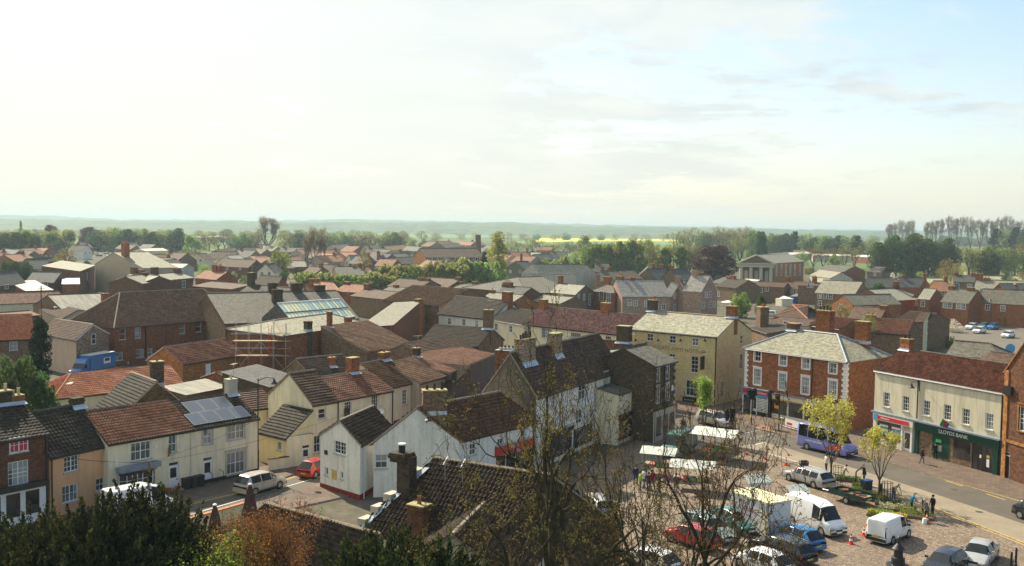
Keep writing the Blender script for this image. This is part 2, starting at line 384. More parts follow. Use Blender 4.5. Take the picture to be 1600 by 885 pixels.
RIDGE_OR = plain('ridge_tile_orange', (.45, .17, .08), .8, .2, var=.25, scale=5)
RIDGE_DK = plain('ridge_tile_dark', (.10, .085, .065), .85, .2, var=.4, scale=5)
POT = plain('terracotta_pot', (.34, .11, .06), .8, .2, var=.3)
POT_Y = plain('buff_pot', (.50, .40, .24), .8, .2, var=.3)
POT_D = plain('sooty_pot', (.05, .035, .03), .8, .2, var=.3)
CAPM = plain('chimney_cap_mossy', (.34, .30, .14), .9, .2, var=.5, scale=9)
PANE = glassy('window_glass')
PANE_BRT = glassy('window_glass_net_curtain', (.16, .17, .16), .15, .6)
PANE_RED = plain('window_red_curtain', (.45, .015, .05), .4, .5)
PANE_SHOP = glassy('shop_window_glass', (.035, .03, .028), .1, .6)
STEEL = plain('galvanised_steel', (.45, .45, .43), .35, .5, .7, var=.2)
WOOD = plain('weathered_wood', (.16, .11, .07), .85, .2, var=.35, scale=6)
WOODP = plain('pale_timber', (.48, .36, .2), .8, .2, var=.25, scale=6)
RED = plain('red_paint', (.55, .02, .025), .4, .4)
GREENP = plain('bank_green_paint', (.0, .05, .028), .4, .4)
RUBBER = plain('tyre_rubber', (.02, .02, .02), .85, .2)
PLASTIC = plain('black_plastic', (.025, .025, .027), .6, .3)
ALLOY = plain('wheel_alloy', (.45, .45, .45), .3, .5, .6)
CARGLASS = glassy('car_glass', (.012, .015, .016), .05, .45)
REDLENS = plain('red_lens', (.45, .01, .01), .2, .6)
CLEARLENS = plain('clear_lens', (.6, .6, .6), .12, .8)
PLATE_Y = plain('yellow_plate', (.62, .45, .03), .4, .4)
PLATE_W = plain('white_plate', (.7, .7, .68), .4, .4)
BARK = plain('bark_dark', (.075, .058, .04), .95, .1, var=.45, scale=4)
BARKM = plain('bark_mossy', (.060, .049, .028), .95, .1, var=.5, scale=3)
# ------------------------------------------------------------ roofs and houses
GEO_TILES = {'pantile': (.27, .34, .055, .075, 4), 'conc': (.33, .36, .014, .07, 4), 'roll': (.32, .35, .035, .055, 4)}
def tiled_panel(pts, mat, kind, under):
    """one roof slope as real tile relief; pts = convex polygon whose first edge is the eave"""
    tu, tv, amp, step, ns = GEO_TILES[kind]
    p0 = Vector(pts[0]); ex = (Vector(pts[1]) - p0).normalized()
    nrm = (Vector(pts[1]) - p0).cross(Vector(pts[2]) - p0).normalized()
    if nrm.z < 0: nrm = -nrm
    ey = nrm.cross(ex).normalized()
    if ey.z < 0: ey = -ey
    P2 = [((Vector(p) - p0).dot(ex), (Vector(p) - p0).dot(ey)) for p in pts]
    u0 = min(p[0] for p in P2); u1 = max(p[0] for p in P2)
    us = np.arange(u0, u1 + tu / ns * .5, tu / ns); us[-1] = u1
    lo = np.full(len(us), 1e9); hi = np.full(len(us), -1e9)
    for i in range(len(P2)):
        (a, b), (c, d) = P2[i], P2[(i + 1) % len(P2)]
        if abs(c - a) < 1e-6:
            m = np.abs(us - a) < 1e-5; lo[m] = np.minimum(lo[m], min(b, d)); hi[m] = np.maximum(hi[m], max(b, d)); continue
        t = (us - a) / (c - a); m = (t >= -1e-6) & (t <= 1 + 1e-6); v = b + t * (d - b)
        lo[m] = np.minimum(lo[m], v[m]); hi[m] = np.maximum(hi[m], v[m])
    bad = hi < lo; lo[bad] = 0; hi[bad] = 0
    wave = amp * np.sin(2 * np.pi * us / tu) if kind != 'conc' else amp * np.sign(np.sin(2 * np.pi * us / tu + .3))
    j0 = int(math.floor(lo.min() / tv)); j1 = int(math.ceil(hi.max() / tv))
    V = []; UV = []; n = len(us)
    rng_ = np.random.RandomState(int(abs(p0.x * 13 + p0.y * 7)) % 9999)
    cols_ = np.floor(us / tu).astype(int); cols_ -= cols_.min()
    for j in range(j0, j1):
        jit = rng_.uniform(-.006, .006, cols_.max() + 1)[cols_]
        for e in (0, 1):
            v = np.clip((j + e) * tv, lo, hi); fr = np.clip(v / tv - j, 0, 1)
            V.append(np.stack([us, v, wave + step * (1 - fr) + .03 + jit], 1)); UV.append(np.stack([us, v - (1e-4 if e else -1e-4)], 1))
    V = np.concatenate(V); UV = np.concatenate(UV)
    V[:, 2] += .035 * np.sin(V[:, 0] * .9 + p0.x) * np.sin(V[:, 1] * 1.1 + p0.y) + .015 * np.sin(V[:, 0] * 2.7 + V[:, 1] * 2.1)
    M = np.array([ex, ey, nrm]); W = V @ M + np.array(p0)
    nr = 2 * (j1 - j0); idx = np.arange(n - 1)
    F = []
    for r in range(nr - 1):
        a = r * n + idx; F.append(np.stack([a, a + 1, a + n + 1, a + n], 1))
    F = np.concatenate(F)
    q = W[F]; area = np.linalg.norm(np.cross(q[:, 2] - q[:, 0], q[:, 3] - q[:, 1]), axis=1)
    F = F[area > 1e-4]
    return W, F, UV[F].reshape(-1, 2)

class House:
    def __init__(s, label, A, B, h, D=8, C=None, dv=None, name='brick_house', cat='house', group=None, base=0.0):
        a = at(A[0], A[1], h); b = at(B[0], B[1], h)
        e = (b - a); s.L = e.length; e.normalize(); s.h = h; s.base = base
        s.rz = math.atan2(e.y, e.x)
        s.origin = Vector((a.x, a.y, 0))
        s.root = empty(name, (a.x, a.y, 0), s.rz, label, cat, group)
        Mi = Matrix.Rotation(-s.rz, 3, 'Z')
        if C is not None:
            c = at(C[0], C[1], h); w = Mi @ (c - b)
        elif dv is not None: w = Mi @ Vector((dv[0], dv[1], 0))
        else: w = Vector((0, D, 0))
        w.z = 0; s.D = w.length; w.normalize(); s.ey = w; s.ex = Vector((1, 0, 0))
        s.dist = a.y; s.Mi = Mi
        s.wm = MB(); s.holes = {}
    def P(s, x, y, z): return s.ex * x + s.ey * y + Vector((0, 0, z))
    def loc(s, w): return s.Mi @ (Vector((w.x, w.y, 0)) - s.origin) + Vector((0, 0, w.z))
    def side(s, k):
        """origin, direction along, outward normal, length (left to right as seen from outside)"""
        if k == 'F': o, t, l = s.P(0, 0, 0), s.ex.copy(), s.L
        elif k == 'R': o, t, l = s.P(s.L, 0, 0), s.ey.copy(), s.D
        elif k == 'L': o, t, l = s.P(0, s.D, 0), -s.ey, s.D
        else: o, t, l = s.P(s.L, s.D, 0), -s.ex, s.L
        return o, t, t.cross(Vector((0, 0, 1))), l
    def hit(s, k, u, v, off=0.0):
        """pixel -> (distance along the side, height)"""
        o, t, n, l = s.side(k)
        Mr = Matrix.Rotation(s.rz, 3, 'Z')
        w = on_plane(u, v, Mr @ (o + n * off) + s.origin, Mr @ n); q = s.loc(w)
        return (q - o).dot(t), q.z
    def frame(s, fx, rise, ridge):  # height of the roof surface at local fractional position
        return 0
    # ---- windows
    def window(s, k, u, v, w, h, nx=2, ny=2, pane=None, frame=None, sill=True, surround=None, hole=True, name='window', xz=None, mid=True, arch=False, door=False, bars=None):
        c, z = xz if xz else s.hit(k, u, v)
        o, t, n, l = s.side(k)
        c = min(max(c, w / 2 + .1), l - w / 2 - .1)
        if door: z = s.base + h / 2 + .02
        far = s.dist > 175
        pane = pane or (PANE if rnd.random() < .6 else PANE_BRT); frame = frame or WHITE
        hole = hole and not far and z + h / 2 < s.h - .05
        if hole: s.holes.setdefault(k, []).append((c - w / 2, c + w / 2, z - h / 2, z + h / 2))
        dep = -.12 if hole else .03
        Q = lambda a, b, d: o + t * (c + a) + n * d + Vector((0, 0, z + b))
        m = MB(); f = .07 if not far else .10; tb = .028 if not far else .06
        def bar(x0, x1, z0, z1, d0, d1, mat=frame, mm=None):
            mm = mm or m
            p = [Q(x0, z0, d1), Q(x1, z0, d1), Q(x1, z1, d1), Q(x0, z1, d1)]; b = [Q(x0, z0, d0), Q(x1, z0, d0), Q(x1, z1, d0), Q(x0, z1, d0)]
            mm.poly(p, mat)
            for i in range(4):
                j = (i + 1) % 4; mm.poly([b[i], b[j], p[j], p[i]], mat)
        d0, d1 = dep - .03, dep + .03
        W2, H2 = w / 2, h / 2
        bar(-W2, -W2 + f, -H2, H2, d0, d1); bar(W2 - f, W2, -H2, H2, d0, d1); bar(-W2 + f, W2 - f, -H2, -H2 + f, d0, d1); bar(-W2 + f, W2 - f, H2 - f, H2, d0, d1)
        if mid and not door: bar(-W2 + f, W2 - f, -.025, .025, d0, d1 + .004)
        for i in range(1, nx):
            x = -W2 + w * i / nx; th = tb if not (nx in (4, 6) and i == nx // 2) else tb * 2.6
            bar(x - th / 2, x + th / 2, -H2 + f, H2 - f, d0 + .004, d1 - .008)
        for i in range(1, ny):
            y = -H2 + h * i / ny
            if mid and abs(y) < .03: continue
            bar(-W2 + f, W2 - f, y - tb / 2, y + tb / 2, d0 + .006, d1 - .010)
        pm = MB() if not far else m
        pp = [Q(-W2 + .01, -H2 + .01, dep - .015), Q(W2 - .01, -H2 + .01, dep - .015), Q(W2 - .01, H2 - .01, dep - .015), Q(-W2 + .01, H2 - .01, dep - .015)]
        pm.poly(pp, pane)
        if surround:
            bw = .16; sm = MB()
            for (x0, x1, z0, z1) in ((-W2 - bw, -W2, -H2, H2), (W2, W2 + bw, -H2, H2), (-W2 - bw, W2 + bw, H2, H2 + bw * 1.3)):
                bar(x0, x1, z0, z1, -.005, .05, surround, sm)
            bar(-W2 - bw * 1.3, W2 + bw * 1.3, H2 + bw * 1.3, H2 + bw * 1.3 + .07, -.005, .13, surround, sm)
        wo = m.build(name, s.root)
        if not far: pm.build('pane', wo)
        if surround: sm.build('surround', wo)
        if sill and not door and not far:
            q = MB(); bar(-W2 - .08, W2 + .08, -H2 - .09, -H2, -.0, .10, surround or (STONE if frame is WHITE else frame), q); q.build('sill', wo)
        return wo
    def door(s, k, u, w=.9, h=2.05, mat=None, glass=0.3, xz=None, z0=None, fan=True):
        o, t, n, l = s.side(k); c = xz if xz is not None else s.hit(k, u, 500)[0]
        z0 = s.base if z0 is None else z0
        s.holes.setdefault(k, []).append((c - w / 2, c + w / 2, z0 + .02, z0 + h))
        Q = lambda a, b, d: o + t * (c + a) + n * d + Vector((0, 0, z0 + b))
        mat = mat or WHITE
        def bar(mm, x0, x1, y0, y1, d0, d1, mt):
            p = [Q(x0, y0, d1), Q(x1, y0, d1), Q(x1, y1, d1), Q(x0, y1, d1)]; b = [Q(x0, y0, d0), Q(x1, y0, d0), Q(x1, y1, d0), Q(x0, y1, d0)]
            mm.poly(p, mt)
            for i in range(4): mm.poly([b[i], b[(i + 1) % 4], p[(i + 1) % 4], p[i]], mt)
        m = MB(); dh = h - (.35 if fan else .06)
        bar(m, -w / 2 + .06, w / 2 - .06, .02, dh, -.14, -.09, mat)
        for (a, b) in ((-.72, -.04), (.04, .72)):
            for (c0, c1) in ((.1, .38), (.45, .62)): bar(m, a * w / 2, b * w / 2, dh * c0, dh * c1, -.09, -.075, mat)
        do = m.build('door', s.root)
        f = MB(); bar(f, -w / 2, -w / 2 + .06, .02, h, -.14, -.04, WHITE); bar(f, w / 2 - .06, w / 2, .02, h, -.14, -.04, WHITE); bar(f, -w / 2 + .06, w / 2 - .06, dh, dh + .06, -.14, -.04, WHITE); bar(f, -w / 2 + .06, w / 2 - .06, h - .05, h, -.14, -.04, WHITE)
        f.build('door_frame', do)
        g = MB()
        if fan: g.poly([Q(-w / 2 + .06, dh + .06, -.11), Q(w / 2 - .06, dh + .06, -.11), Q(w / 2 - .06, h - .05, -.11), Q(-w / 2 + .06, h - .05, -.11)], PANE)
        if glass: g.poly([Q(-w * .3, dh * (1 - glass), -.07), Q(w * .3, dh * (1 - glass), -.07), Q(w * .3, dh * .93, -.07), Q(-w * .3, dh * .93, -.07)], PANE)
        if g.f: g.build('pane', do)
        kn = MB(); kn.box(Q(w * .33, dh * .47, -.06), (.05, .05, .12), BLACK); kn.build('handle', do)
        return do
    def sheet(s, k, x0, x1, z0, z1, mat, name='panel', d0=.0, d1=.05, parent=None):
        o, t, n, l = s.side(k); m = MB()
        Q = lambda a, b, d: o + t * a + n * d + Vector((0, 0, b))
        p = [Q(x0, z0, d1), Q(x1, z0, d1), Q(x1, z1, d1), Q(x0, z1, d1)]; b = [Q(x0, z0, d0), Q(x1, z0, d0), Q(x1, z1, d0), Q(x0, z1, d0)]
        m.poly(p, mat)
        for i in range(4): m.poly([b[i], b[(i + 1) % 4], p[(i + 1) % 4], p[i]], mat)
        return m.build(name, parent or s.root)
    def pipe(s, k, x, z0=None, z1=None, mat=None, r=.05):
        o, t, n, l = s.side(k); m = MB(); z0 = s.base if z0 is None else z0
        m.tube(o + t * x + n * .09 + Vector((0, 0, z0)), o + t * x + n * .09 + Vector((0, 0, z1 or s.h - .05)), r, r, mat or BLACK, 8); m.build('drainpipe', s.root)
    def text(s, k, x, z, body, size, mat, off=.07, parent=None, align='CENTER', name='lettering'):
        o_ = text_obj(name, body, size, mat, parent or s.root, align)
        o, t, n, l = s.side(k); p = o + t * x + n * off + Vector((0, 0, z))
        up = Vector((0, 0, 1)); o_.matrix_local = Matrix(((t.x, up.x, n.x, p.x), (t.y, up.y, n.y, p.y), (t.z, up.z, n.z, p.z), (0, 0, 0, 1)))
        return o_
    # ---- walls
    def walls(s, mat, gable, apex=None, tops=None):
        """gable: set of sides carrying a triangle up to height apex"""
        mats = mat if isinstance(mat, dict) else {k: mat for k in 'FRLB'}
        for k in 'FRLB':
            o, t, n, l = s.side(k); mt = mats.get(k, mats.get('F')); hs = s.holes.get(k, [])
            top = tops[k] if tops and k in tops else s.h
            xs = sorted({0, l, *[x for h in hs for x in h[:2]]}); zs = sorted({s.base, s.h, *[z for h in hs for z in h[2:]]})
            for i in range(len(xs) - 1):
                for j in range(len(zs) - 1):
                    x0, x1, z0, z1 = xs[i], xs[i + 1], zs[j], zs[j + 1]; cx, cz = (x0 + x1) / 2, (z0 + z1) / 2
                    if any(h[0] < cx < h[1] and h[2] < cz < h[3] for h in hs): continue
                    s.wm.poly([o + t * x0 + Vector((0, 0, z0)), o + t * x1 + Vector((0, 0, z0)), o + t * x1 + Vector((0, 0, z1)), o + t * x0 + Vector((0, 0, z1))], mt,
                              uv=[(x0, z0), (x1, z0), (x1, z1), (x0, z1)])
            for (x0, x1, z0, z1) in hs:
                q = lambda a, b, d: o + t * a - n * d + Vector((0, 0, b))
                for (a, b) in (((x0, z0), (x1, z0)), ((x1, z0), (x1, z1)), ((x1, z1), (x0, z1)), ((x0, z1), (x0, z0))):
                    s.wm.poly([q(a[0], a[1], 0), q(b[0], b[1], 0), q(b[0], b[1], .16), q(a[0], a[1], .16)][::-1], mt)
            if k in gable:
                pts = gable[k]   # list of (x, z) above the wall top, left to right
                P3 = [o + t * 0 + Vector((0, 0, s.h)), o + t * l + Vector((0, 0, s.h))] + [o + t * x + Vector((0, 0, z)) for x, z in pts[::-1]]
                s.wm.poly(P3, mt, uv=[(0, s.h), (l, s.h)] + [(x, z) for x, z in pts[::-1]])
        return s.wm.build('wall', s.root)
    # ---- roof
    def roof(s, typ, rise, mat, ridge='x', geo=None, over=.22, vo=.12, hl=None, hr=None, thick=.10, ridgemat=None, gutter=True, vergemat=None, rpos=.5):
        L, D, h = s.L, s.D, s.h; P = s.P
        s.typ, s.rise, s.ridge, s.rpos = typ, rise, ridge, rpos
        ridgemat = ridgemat or RIDGE_DK
        slopes = []; lines = []
        if typ == 'flat':
            slopes.append([P(-over, -over, h), P(L + over, -over, h), P(L + over, D + over, h), P(-over, D + over, h)])
        elif typ == 'lean':
            k = rise / D
            slopes.append([P(-vo, -over, h - over * k), P(L + vo, -over, h - over * k), P(L + vo, D, h + rise), P(-vo, D, h + rise)])
        else:
            if ridge == 'x': Lx, Dy, T = L, D, (lambda x, y, z: P(x, y, z))
            else: Lx, Dy, T = D, L, (lambda x, y, z: P(L - y, x, z))       # local x runs into the depth
            ym = Dy * rpos; k = rise / ym; kb = rise / (Dy - ym)
            xl = 0 if typ in ('gable', 'hipR') else (hl if hl is not None else Dy * .5)
            xr = Lx if typ in ('gable', 'hipL') else Lx - (hr if hr is not None else Dy * .5)
            el = -vo if typ in ('gable', 'hipR') else -over; er = Lx + vo if typ in ('gable', 'hipL') else Lx + over
            rl = xl - vo if typ in ('gable', 'hipR') else xl; rr = xr + vo if typ in ('gable', 'hipL') else xr
            zf = h - over * k; zb = h - over * kb
            slopes.append([T(el, -over, zf), T(er, -over, zf), T(rr, ym, h + rise), T(rl, ym, h + rise)])
            slopes.append([T(er, Dy + over, zb), T(el, Dy + over, zb), T(rl, ym, h + rise), T(rr, ym, h + rise)])
            if typ in ('hip', 'hipL'): slopes.append([T(el, Dy + over, zb), T(el, -over, zf), T(rl, ym, h + rise)]); lines += [(T(el, -over, zf), T(rl, ym, h + rise)), (T(el, Dy + over, zb), T(rl, ym, h + rise))]
            if typ in ('hip', 'hipR'): slopes.append([T(er, -over, zf), T(er, Dy + over, zb), T(rr, ym, h + rise)]); lines += [(T(er, -over, zf), T(rr, ym, h + rise)), (T(er, Dy + over, zb), T(rr, ym, h + rise))]
            lines.append((T(rl, ym, h + rise), T(rr, ym, h + rise)))
        up = Vector((0, 0, 1)); m = MB(); Vs, Fs, Us = [], [], []; nv = 0
        for sl in slopes:
            sl = [Vector(p) for p in sl]; n = (sl[1] - sl[0]).cross(sl[2] - sl[0]).normalized()
            if n.z < 0: n = -n
            topz = [p + n * .0 for p in sl]; bot = [p - n * thick for p in sl]
            if geo:
                W, F, UV = tiled_panel(topz, mat, geo, None); Vs.append(W); Fs.append(F + nv); Us.append(UV); nv += len(W)
            else: m.poly(topz, mat)
            m.poly(bot[::-1], vergemat or WOOD)
            for i in range(len(sl)):
                j = (i + 1) % len(sl)
                m.poly([bot[i], bot[j], topz[j] + n * (.03 if geo else 0), topz[i] + n * (.03 if geo else 0)], vergemat or ridgemat)
        ro = m.build('roof', s.root)
        if geo:
            me = np_mesh('roof_tiles', np.concatenate(Vs), np.concatenate(Fs), [mat], UV=np.concatenate(Us)); link('roof_tiles', me, ro)
        if lines:
            q = MB()
            for a, b in lines:
                d = (b - a).length; nseg = max(1, int(d / .45)) if s.dist < 130 else 1
                for i in range(nseg):
                    p0, p1 = a.lerp(b, i / nseg), a.lerp(b, (i + 1) / nseg); q.tube(p0 + up * .02, p1 + up * .02, .135, .125, ridgemat, 6)
            q.build('ridge_tiles', ro)
        if gutter and typ != 'flat' and s.dist < 220:
            g = MB()
            for sl in slopes[:1] + ([slopes[2]] if len(slopes) > 2 else []) + ([slopes[1]] if ridge == 'y' else []):
                a, b = Vector(sl[0]), Vector(sl[1]); g.tube(a - up * .10, b - up * .10, .065, .065, BLACK, 6)
            g.build('gutter', ro)
        # soffit band under the eave
        return ro
    def roofz(s, x, y):
        if s.typ == 'flat': return s.h
        if s.typ == 'lean': return s.h + s.rise * y / s.D
        a, b = (y, s.D) if s.ridge == 'x' else (s.L - x, s.L)
        m = b * s.rpos
        return s.h + s.rise * (a / m if a < m else (b - a) / (b - m))
    def finish(s, mat, typ, rise=None, Rp=None, rmat=None, ridge='x', apexL=True, **kw):
        rpos = kw.get('rpos', .5)
        if rise is None:
            if typ == 'lean': y = s.D
            else: y = s.D * rpos if ridge == 'x' else 0
            Mr = Matrix.Rotation(s.rz, 3, 'Z')
            w = on_plane(Rp[0], Rp[1], Mr @ s.P(0, y, 0) + s.origin, Mr @ s.side('F')[2]); rise = max(.6, w.z - s.h)
        L, D, h = s.L, s.D, s.h; g = {}
        if typ == 'lean': g = {'R': [(D, h + rise)], 'L': [(0, h + rise)], 'B': [(0, h + rise), (L, h + rise)]}
        elif typ != 'flat':
            if ridge == 'x':
                if typ in ('gable', 'hipL'): g['R'] = [(D * rpos, h + rise)]
                if typ in ('gable', 'hipR'): g['L'] = [(D * (1 - rpos), h + rise)]
            else:
                if typ in ('gable', 'hipR'): g['F'] = [(L * (1 - rpos), h + rise)]
                if typ in ('gable', 'hipL'): g['B'] = [(L * rpos, h + rise)]
        s.rise = rise
        s.walls(mat, g); s.roof(typ, rise, rmat, ridge, **kw)
        return s
    def chimney(s, u, vtop, w=.9, d=.6, pots=2, mat=None, yf=.5, zb=None, potmat=None, x=None, ztop=None, cap=True, poth=.5, along='x', flash=True, capmat=None, y=None):
        y = s.D * yf if y is None else y; Mr = Matrix.Rotation(s.rz, 3, 'Z')
        if x is None:
            q = s.loc(on_plane(u, vtop, Mr @ s.P(0, y, 0) + s.origin, Mr @ s.side('F')[2])); x = q.x - s.ey.x * y / 1.0; zt = q.z
        else: zt = ztop
        x = min(max(x, w * .3), s.L - w * .3) if s.L > w else x
        zr = s.roofz(x, y) if 0 <= x <= s.L else s.h
        zt = max(zt, zr + .5) if ztop is None else ztop
        zb = s.h - .2 if zb is None else zb
        mat = mat or BRK_RED; m = MB(); c = s.P(x, y, 0)
        if along == 'y': w, d = d, w
        m.box((c.x, c.y, (zb + zt) / 2), (w, d, zt - zb), mat, bottom=False)
        if cap:
            m.box((c.x, c.y, zt - .18), (w + .12, d + .12, .12), mat); m.box((c.x, c.y, zt + .04), (w + .10, d + .10, .08), capmat or CAPM)
        ch = m.build('chimney', s.root)
        for i in range(pots):
            f = (i + .5) / pots - .5; px, py = (c.x + f * (w - .1), c.y) if along == 'x' else (c.x, c.y + f * (d - .1))
            if pots and poth:
                q = MB(); r = .12; hh = poth * (1 + .25 * ((i * 7) % 3 - 1))
                q.lathe((px, py, zt + .08), [(r * 1.1, 0), (r * .95, hh * .15), (r * .85, hh * .85), (r * 1.05, hh * .88), (r * 1.05, hh), (r * .8, hh), (r * .8, hh - .1), (0, hh - .1)], potmat or POT, 8)
                q.build('chimney_pot', ch)
        if flash and s.dist < 150 and 0 < y < s.D:
            q = MB(); yfr = max(0, y - d / 2); zz = s.roofz(x, yfr); q.box((c.x, c.y - .02, zz + .12), (w + .07, d + .09, .34), LEADBRT)
            if s.ridge == 'x' and s.rise: 
                a0, a1 = s.P(x - w / 2 - .15, yfr, s.roofz(x, yfr) + .18), s.P(x + w / 2 + .15, yfr, s.roofz(x, yfr) + .18)
                yl = max(0, yfr - .28); b0, b1 = s.P(x - w / 2 - .15, yl, s.roofz(x, yl) + .18), s.P(x + w / 2 + .15, yl, s.roofz(x, yl) + .18)
                q.poly([b0, b1, a1, a0], LEADBRT)
            q.build('flashing', ch)
        return ch
    def aerial(s, x, y, z0, hgt=1.6):
        m = MB(); c = s.P(x, y, z0); top = c + Vector((0, 0, hgt)); m.tube(c, top, .02, .02, STEEL, 5)
        d = Vector((.8, .6, 0)); e = Vector((-.6, .8, 0)); m.tube(top - d * .5, top + d * .6, .015, .015, STEEL, 4)
        for i in range(8):
            p = top + d * (-.45 + i * .14); l = .22 - i * .008; m.tube(p - e * l, p + e * l, .008, .008, STEEL, 3)
        m.build('aerial', s.root)
# ------------------------------------------------------------ ground, roads, paving
def sheet_obj(name, pts, mat, kind='structure', thick=0.0, parent=None, side=None):
    m = MB(); m.poly(pts, mat)
    if thick:
        for i in range(len(pts)):
            a, b = Vector(pts[i]), Vector(pts[(i + 1) % len(pts)]); dz = Vector((0, 0, thick)); m.poly([b - dz, a - dz, a, b][::-1], side or mat)
    o = m.build(name, parent); 
    if o.data.polygons[0].normal.z < 0: o.data.flip_normals()
    return tag(o, kind=kind)
def PX(lst, z=0.0): return [at(u, v, z) for u, v in lst]
def m_ground():
    g = G('countryside_ground'); p = g.pos()
    a = g.noise(p, .004, 5, .6); b = g.noise(p, .05, 4, .6)
    cc = g.ramp(a, [(.35, (.07, .11, .035)), (.5, (.11, .15, .05)), (.62, (.16, .14, .07))]); cc = g.hsv(cc, g.rng(b, .3, .7, .8, 1.2)); return g.done(cc, .95, .1)
def m_yard():
    g = G('town_yard_ground'); p = g.pos(); a = g.noise(p, .08, 5, .65); b = g.noise(p, .9, 4, .6)
    cc = g.ramp(a, [(.38, (.085, .075, .055)), (.52, (.12, .105, .075)), (.58, (.06, .08, .03)), (.72, (.045, .065, .025))]); return g.done(g.hsv(cc, g.rng(b, .3, .7, .75, 1.25)), .95, .15)
def m_asphalt(name, c, patch=.0):
    g = G(name); p = g.pos(); a = g.noise(p, .35, 6, .65); b = g.noise(p, 9, 3, .7); st = g.noise(g.scale(p, (1, 1, 1)), 1.6, 5, .7)
    cc = g.hsv((*c, 1), g.math('MULTIPLY', g.rng(a, .3, .7, .82, 1.15), g.rng(b, .3, .7, .88, 1.12)))
    cc = g.mix(g.rng(st, .58, .66, 0, patch), cc, tuple(x * .5 for x in c)); g.bump(b, .3, .01); return g.done(cc, .85, .25)
def m_setts():
    g = G('granite_setts'); p = g.pos(); v = g.n('ShaderNodeTexVoronoi'); v.feature = 'F1'; v.inputs['Scale'].default_value = 6.5; g.L.new(p, v.inputs['Vector'])
    e = g.n('ShaderNodeTexVoronoi'); e.feature = 'DISTANCE_TO_EDGE'; e.inputs['Scale'].default_value = 6.5; g.L.new(p, e.inputs['Vector'])
    w = g.white(g.scale(v.outputs['Position'], (1, 1, 1))); cc = g.ramp(w, [(.0, (.17, .12, .082)), (.5, (.25, .185, .13)), (1., (.34, .26, .19))])
    cc = g.mix(g.rng(e.outputs[0], .02, .10, 1, 0), cc, (.07, .055, .035)); big = g.noise(p, .25, 5, .6); cc = g.hsv(cc, g.rng(big, .3, .7, .8, 1.15))
    fine = g.noise(p, 1.1, 4, .7); cc = g.mix(g.rng(fine, .55, .75, 0, .35), cc, (.12, .09, .06))
    g.bump(e.outputs[0], .8, .04); return g.done(cc, .8, .3)
def m_paving():
    g = G('paving_brick'); t = g.n('ShaderNodeTexBrick'); p = g.pos(); g.L.new(p, t.inputs['Vector']); t.inputs['Scale'].default_value = 1
    t.inputs['Brick Width'].default_value = .4; t.inputs['Row Height'].default_value = .4; t.inputs['Mortar Size'].default_value = .012; t.offset = 0.5
    t.inputs['Color1'].default_value = (.12, .085, .065, 1); t.inputs['Color2'].default_value = (.16, .115, .085, 1); t.inputs['Mortar'].default_value = (.06, .05, .04, 1)
    a = g.noise(p, .5, 5, .65); return g.done(g.hsv(t.outputs[0], g.rng(a, .3, .7, .8, 1.2)), .85, .25)
M_GROUND, M_YARD, M_SETTS, M_PAVE = m_ground(), m_yard(), m_setts(), m_paving()
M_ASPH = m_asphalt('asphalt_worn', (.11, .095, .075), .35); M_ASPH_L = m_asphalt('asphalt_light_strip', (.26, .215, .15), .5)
M_KERB = plain('kerb_stone', (.30, .27, .22), .85, .2, var=.2); M_TACT = plain('pink_tactile_paving', (.28, .16, .115), .85, .2, var=.12)
def worn(name, c):
    g = G(name); n = g.noise(g.pos(), 5, 4, .7); return g.done(g.mix(g.rng(n, .52, .68, 0, .7), (*c, 1), (.13, .115, .09)), .8, .2)
M_YEL = worn('road_paint_yellow', (.62, .43, .12)); M_WHT = worn('road_paint_white', (.66, .64, .58))
M_LEAFY_GROUND = m_asphalt('churchyard_grass', (.05, .09, .025))
M_RAPE = m_asphalt('oilseed_rape', (.70, .62, .03)); M_FIELD1 = m_asphalt('field_green', (.13, .21, .05)); M_FIELD2 = m_asphalt('field_pale', (.28, .26, .14))

sheet_obj('ground', [(-9000, -600, -.02), (9000, -600, -.02), (9000, 14000, -.02), (-9000, 14000, -.02)], M_GROUND)
sheet_obj('town_ground', [(-330, 20, 0), (260, 20, 0), (330, 420, 0), (150, 620, 0), (-330, 760, 0)], M_YARD)
S0 = Vector((-31.1, 76.4, 0)); SD = Vector((.634, .773, 0)); SN = Vector((.773, -.634, 0))
def s1(t, n, z=0.0): return S0 + SD * t + SN * n + Vector((0, 0, z))
def strip(name, line, w, mat, z, dash=None):
    """painted line of width w along a ground polyline; returns one mesh with all its dashes"""
    m = MB()
    for a, b in zip(line[:-1], line[1:]):
        a, b = Vector(a), Vector(b); d = b - a; l = d.length; d.normalize(); n = Vector((-d.y, d.x, 0)) * w / 2; t = 0
        while t < l - .01:
            e = min(l, t + (dash[0] if dash else l)); p, q = a + d * t, a + d * e
            m.poly([(p + n).to_tuple()[:2] + (z,), (p - n).to_tuple()[:2] + (z,), (q - n).to_tuple()[:2] + (z,), (q + n).to_tuple()[:2] + (z,)][::-1], mat)
            t = e + (dash[1] if dash else 0)
    return tag(m.build(name), kind='structure')
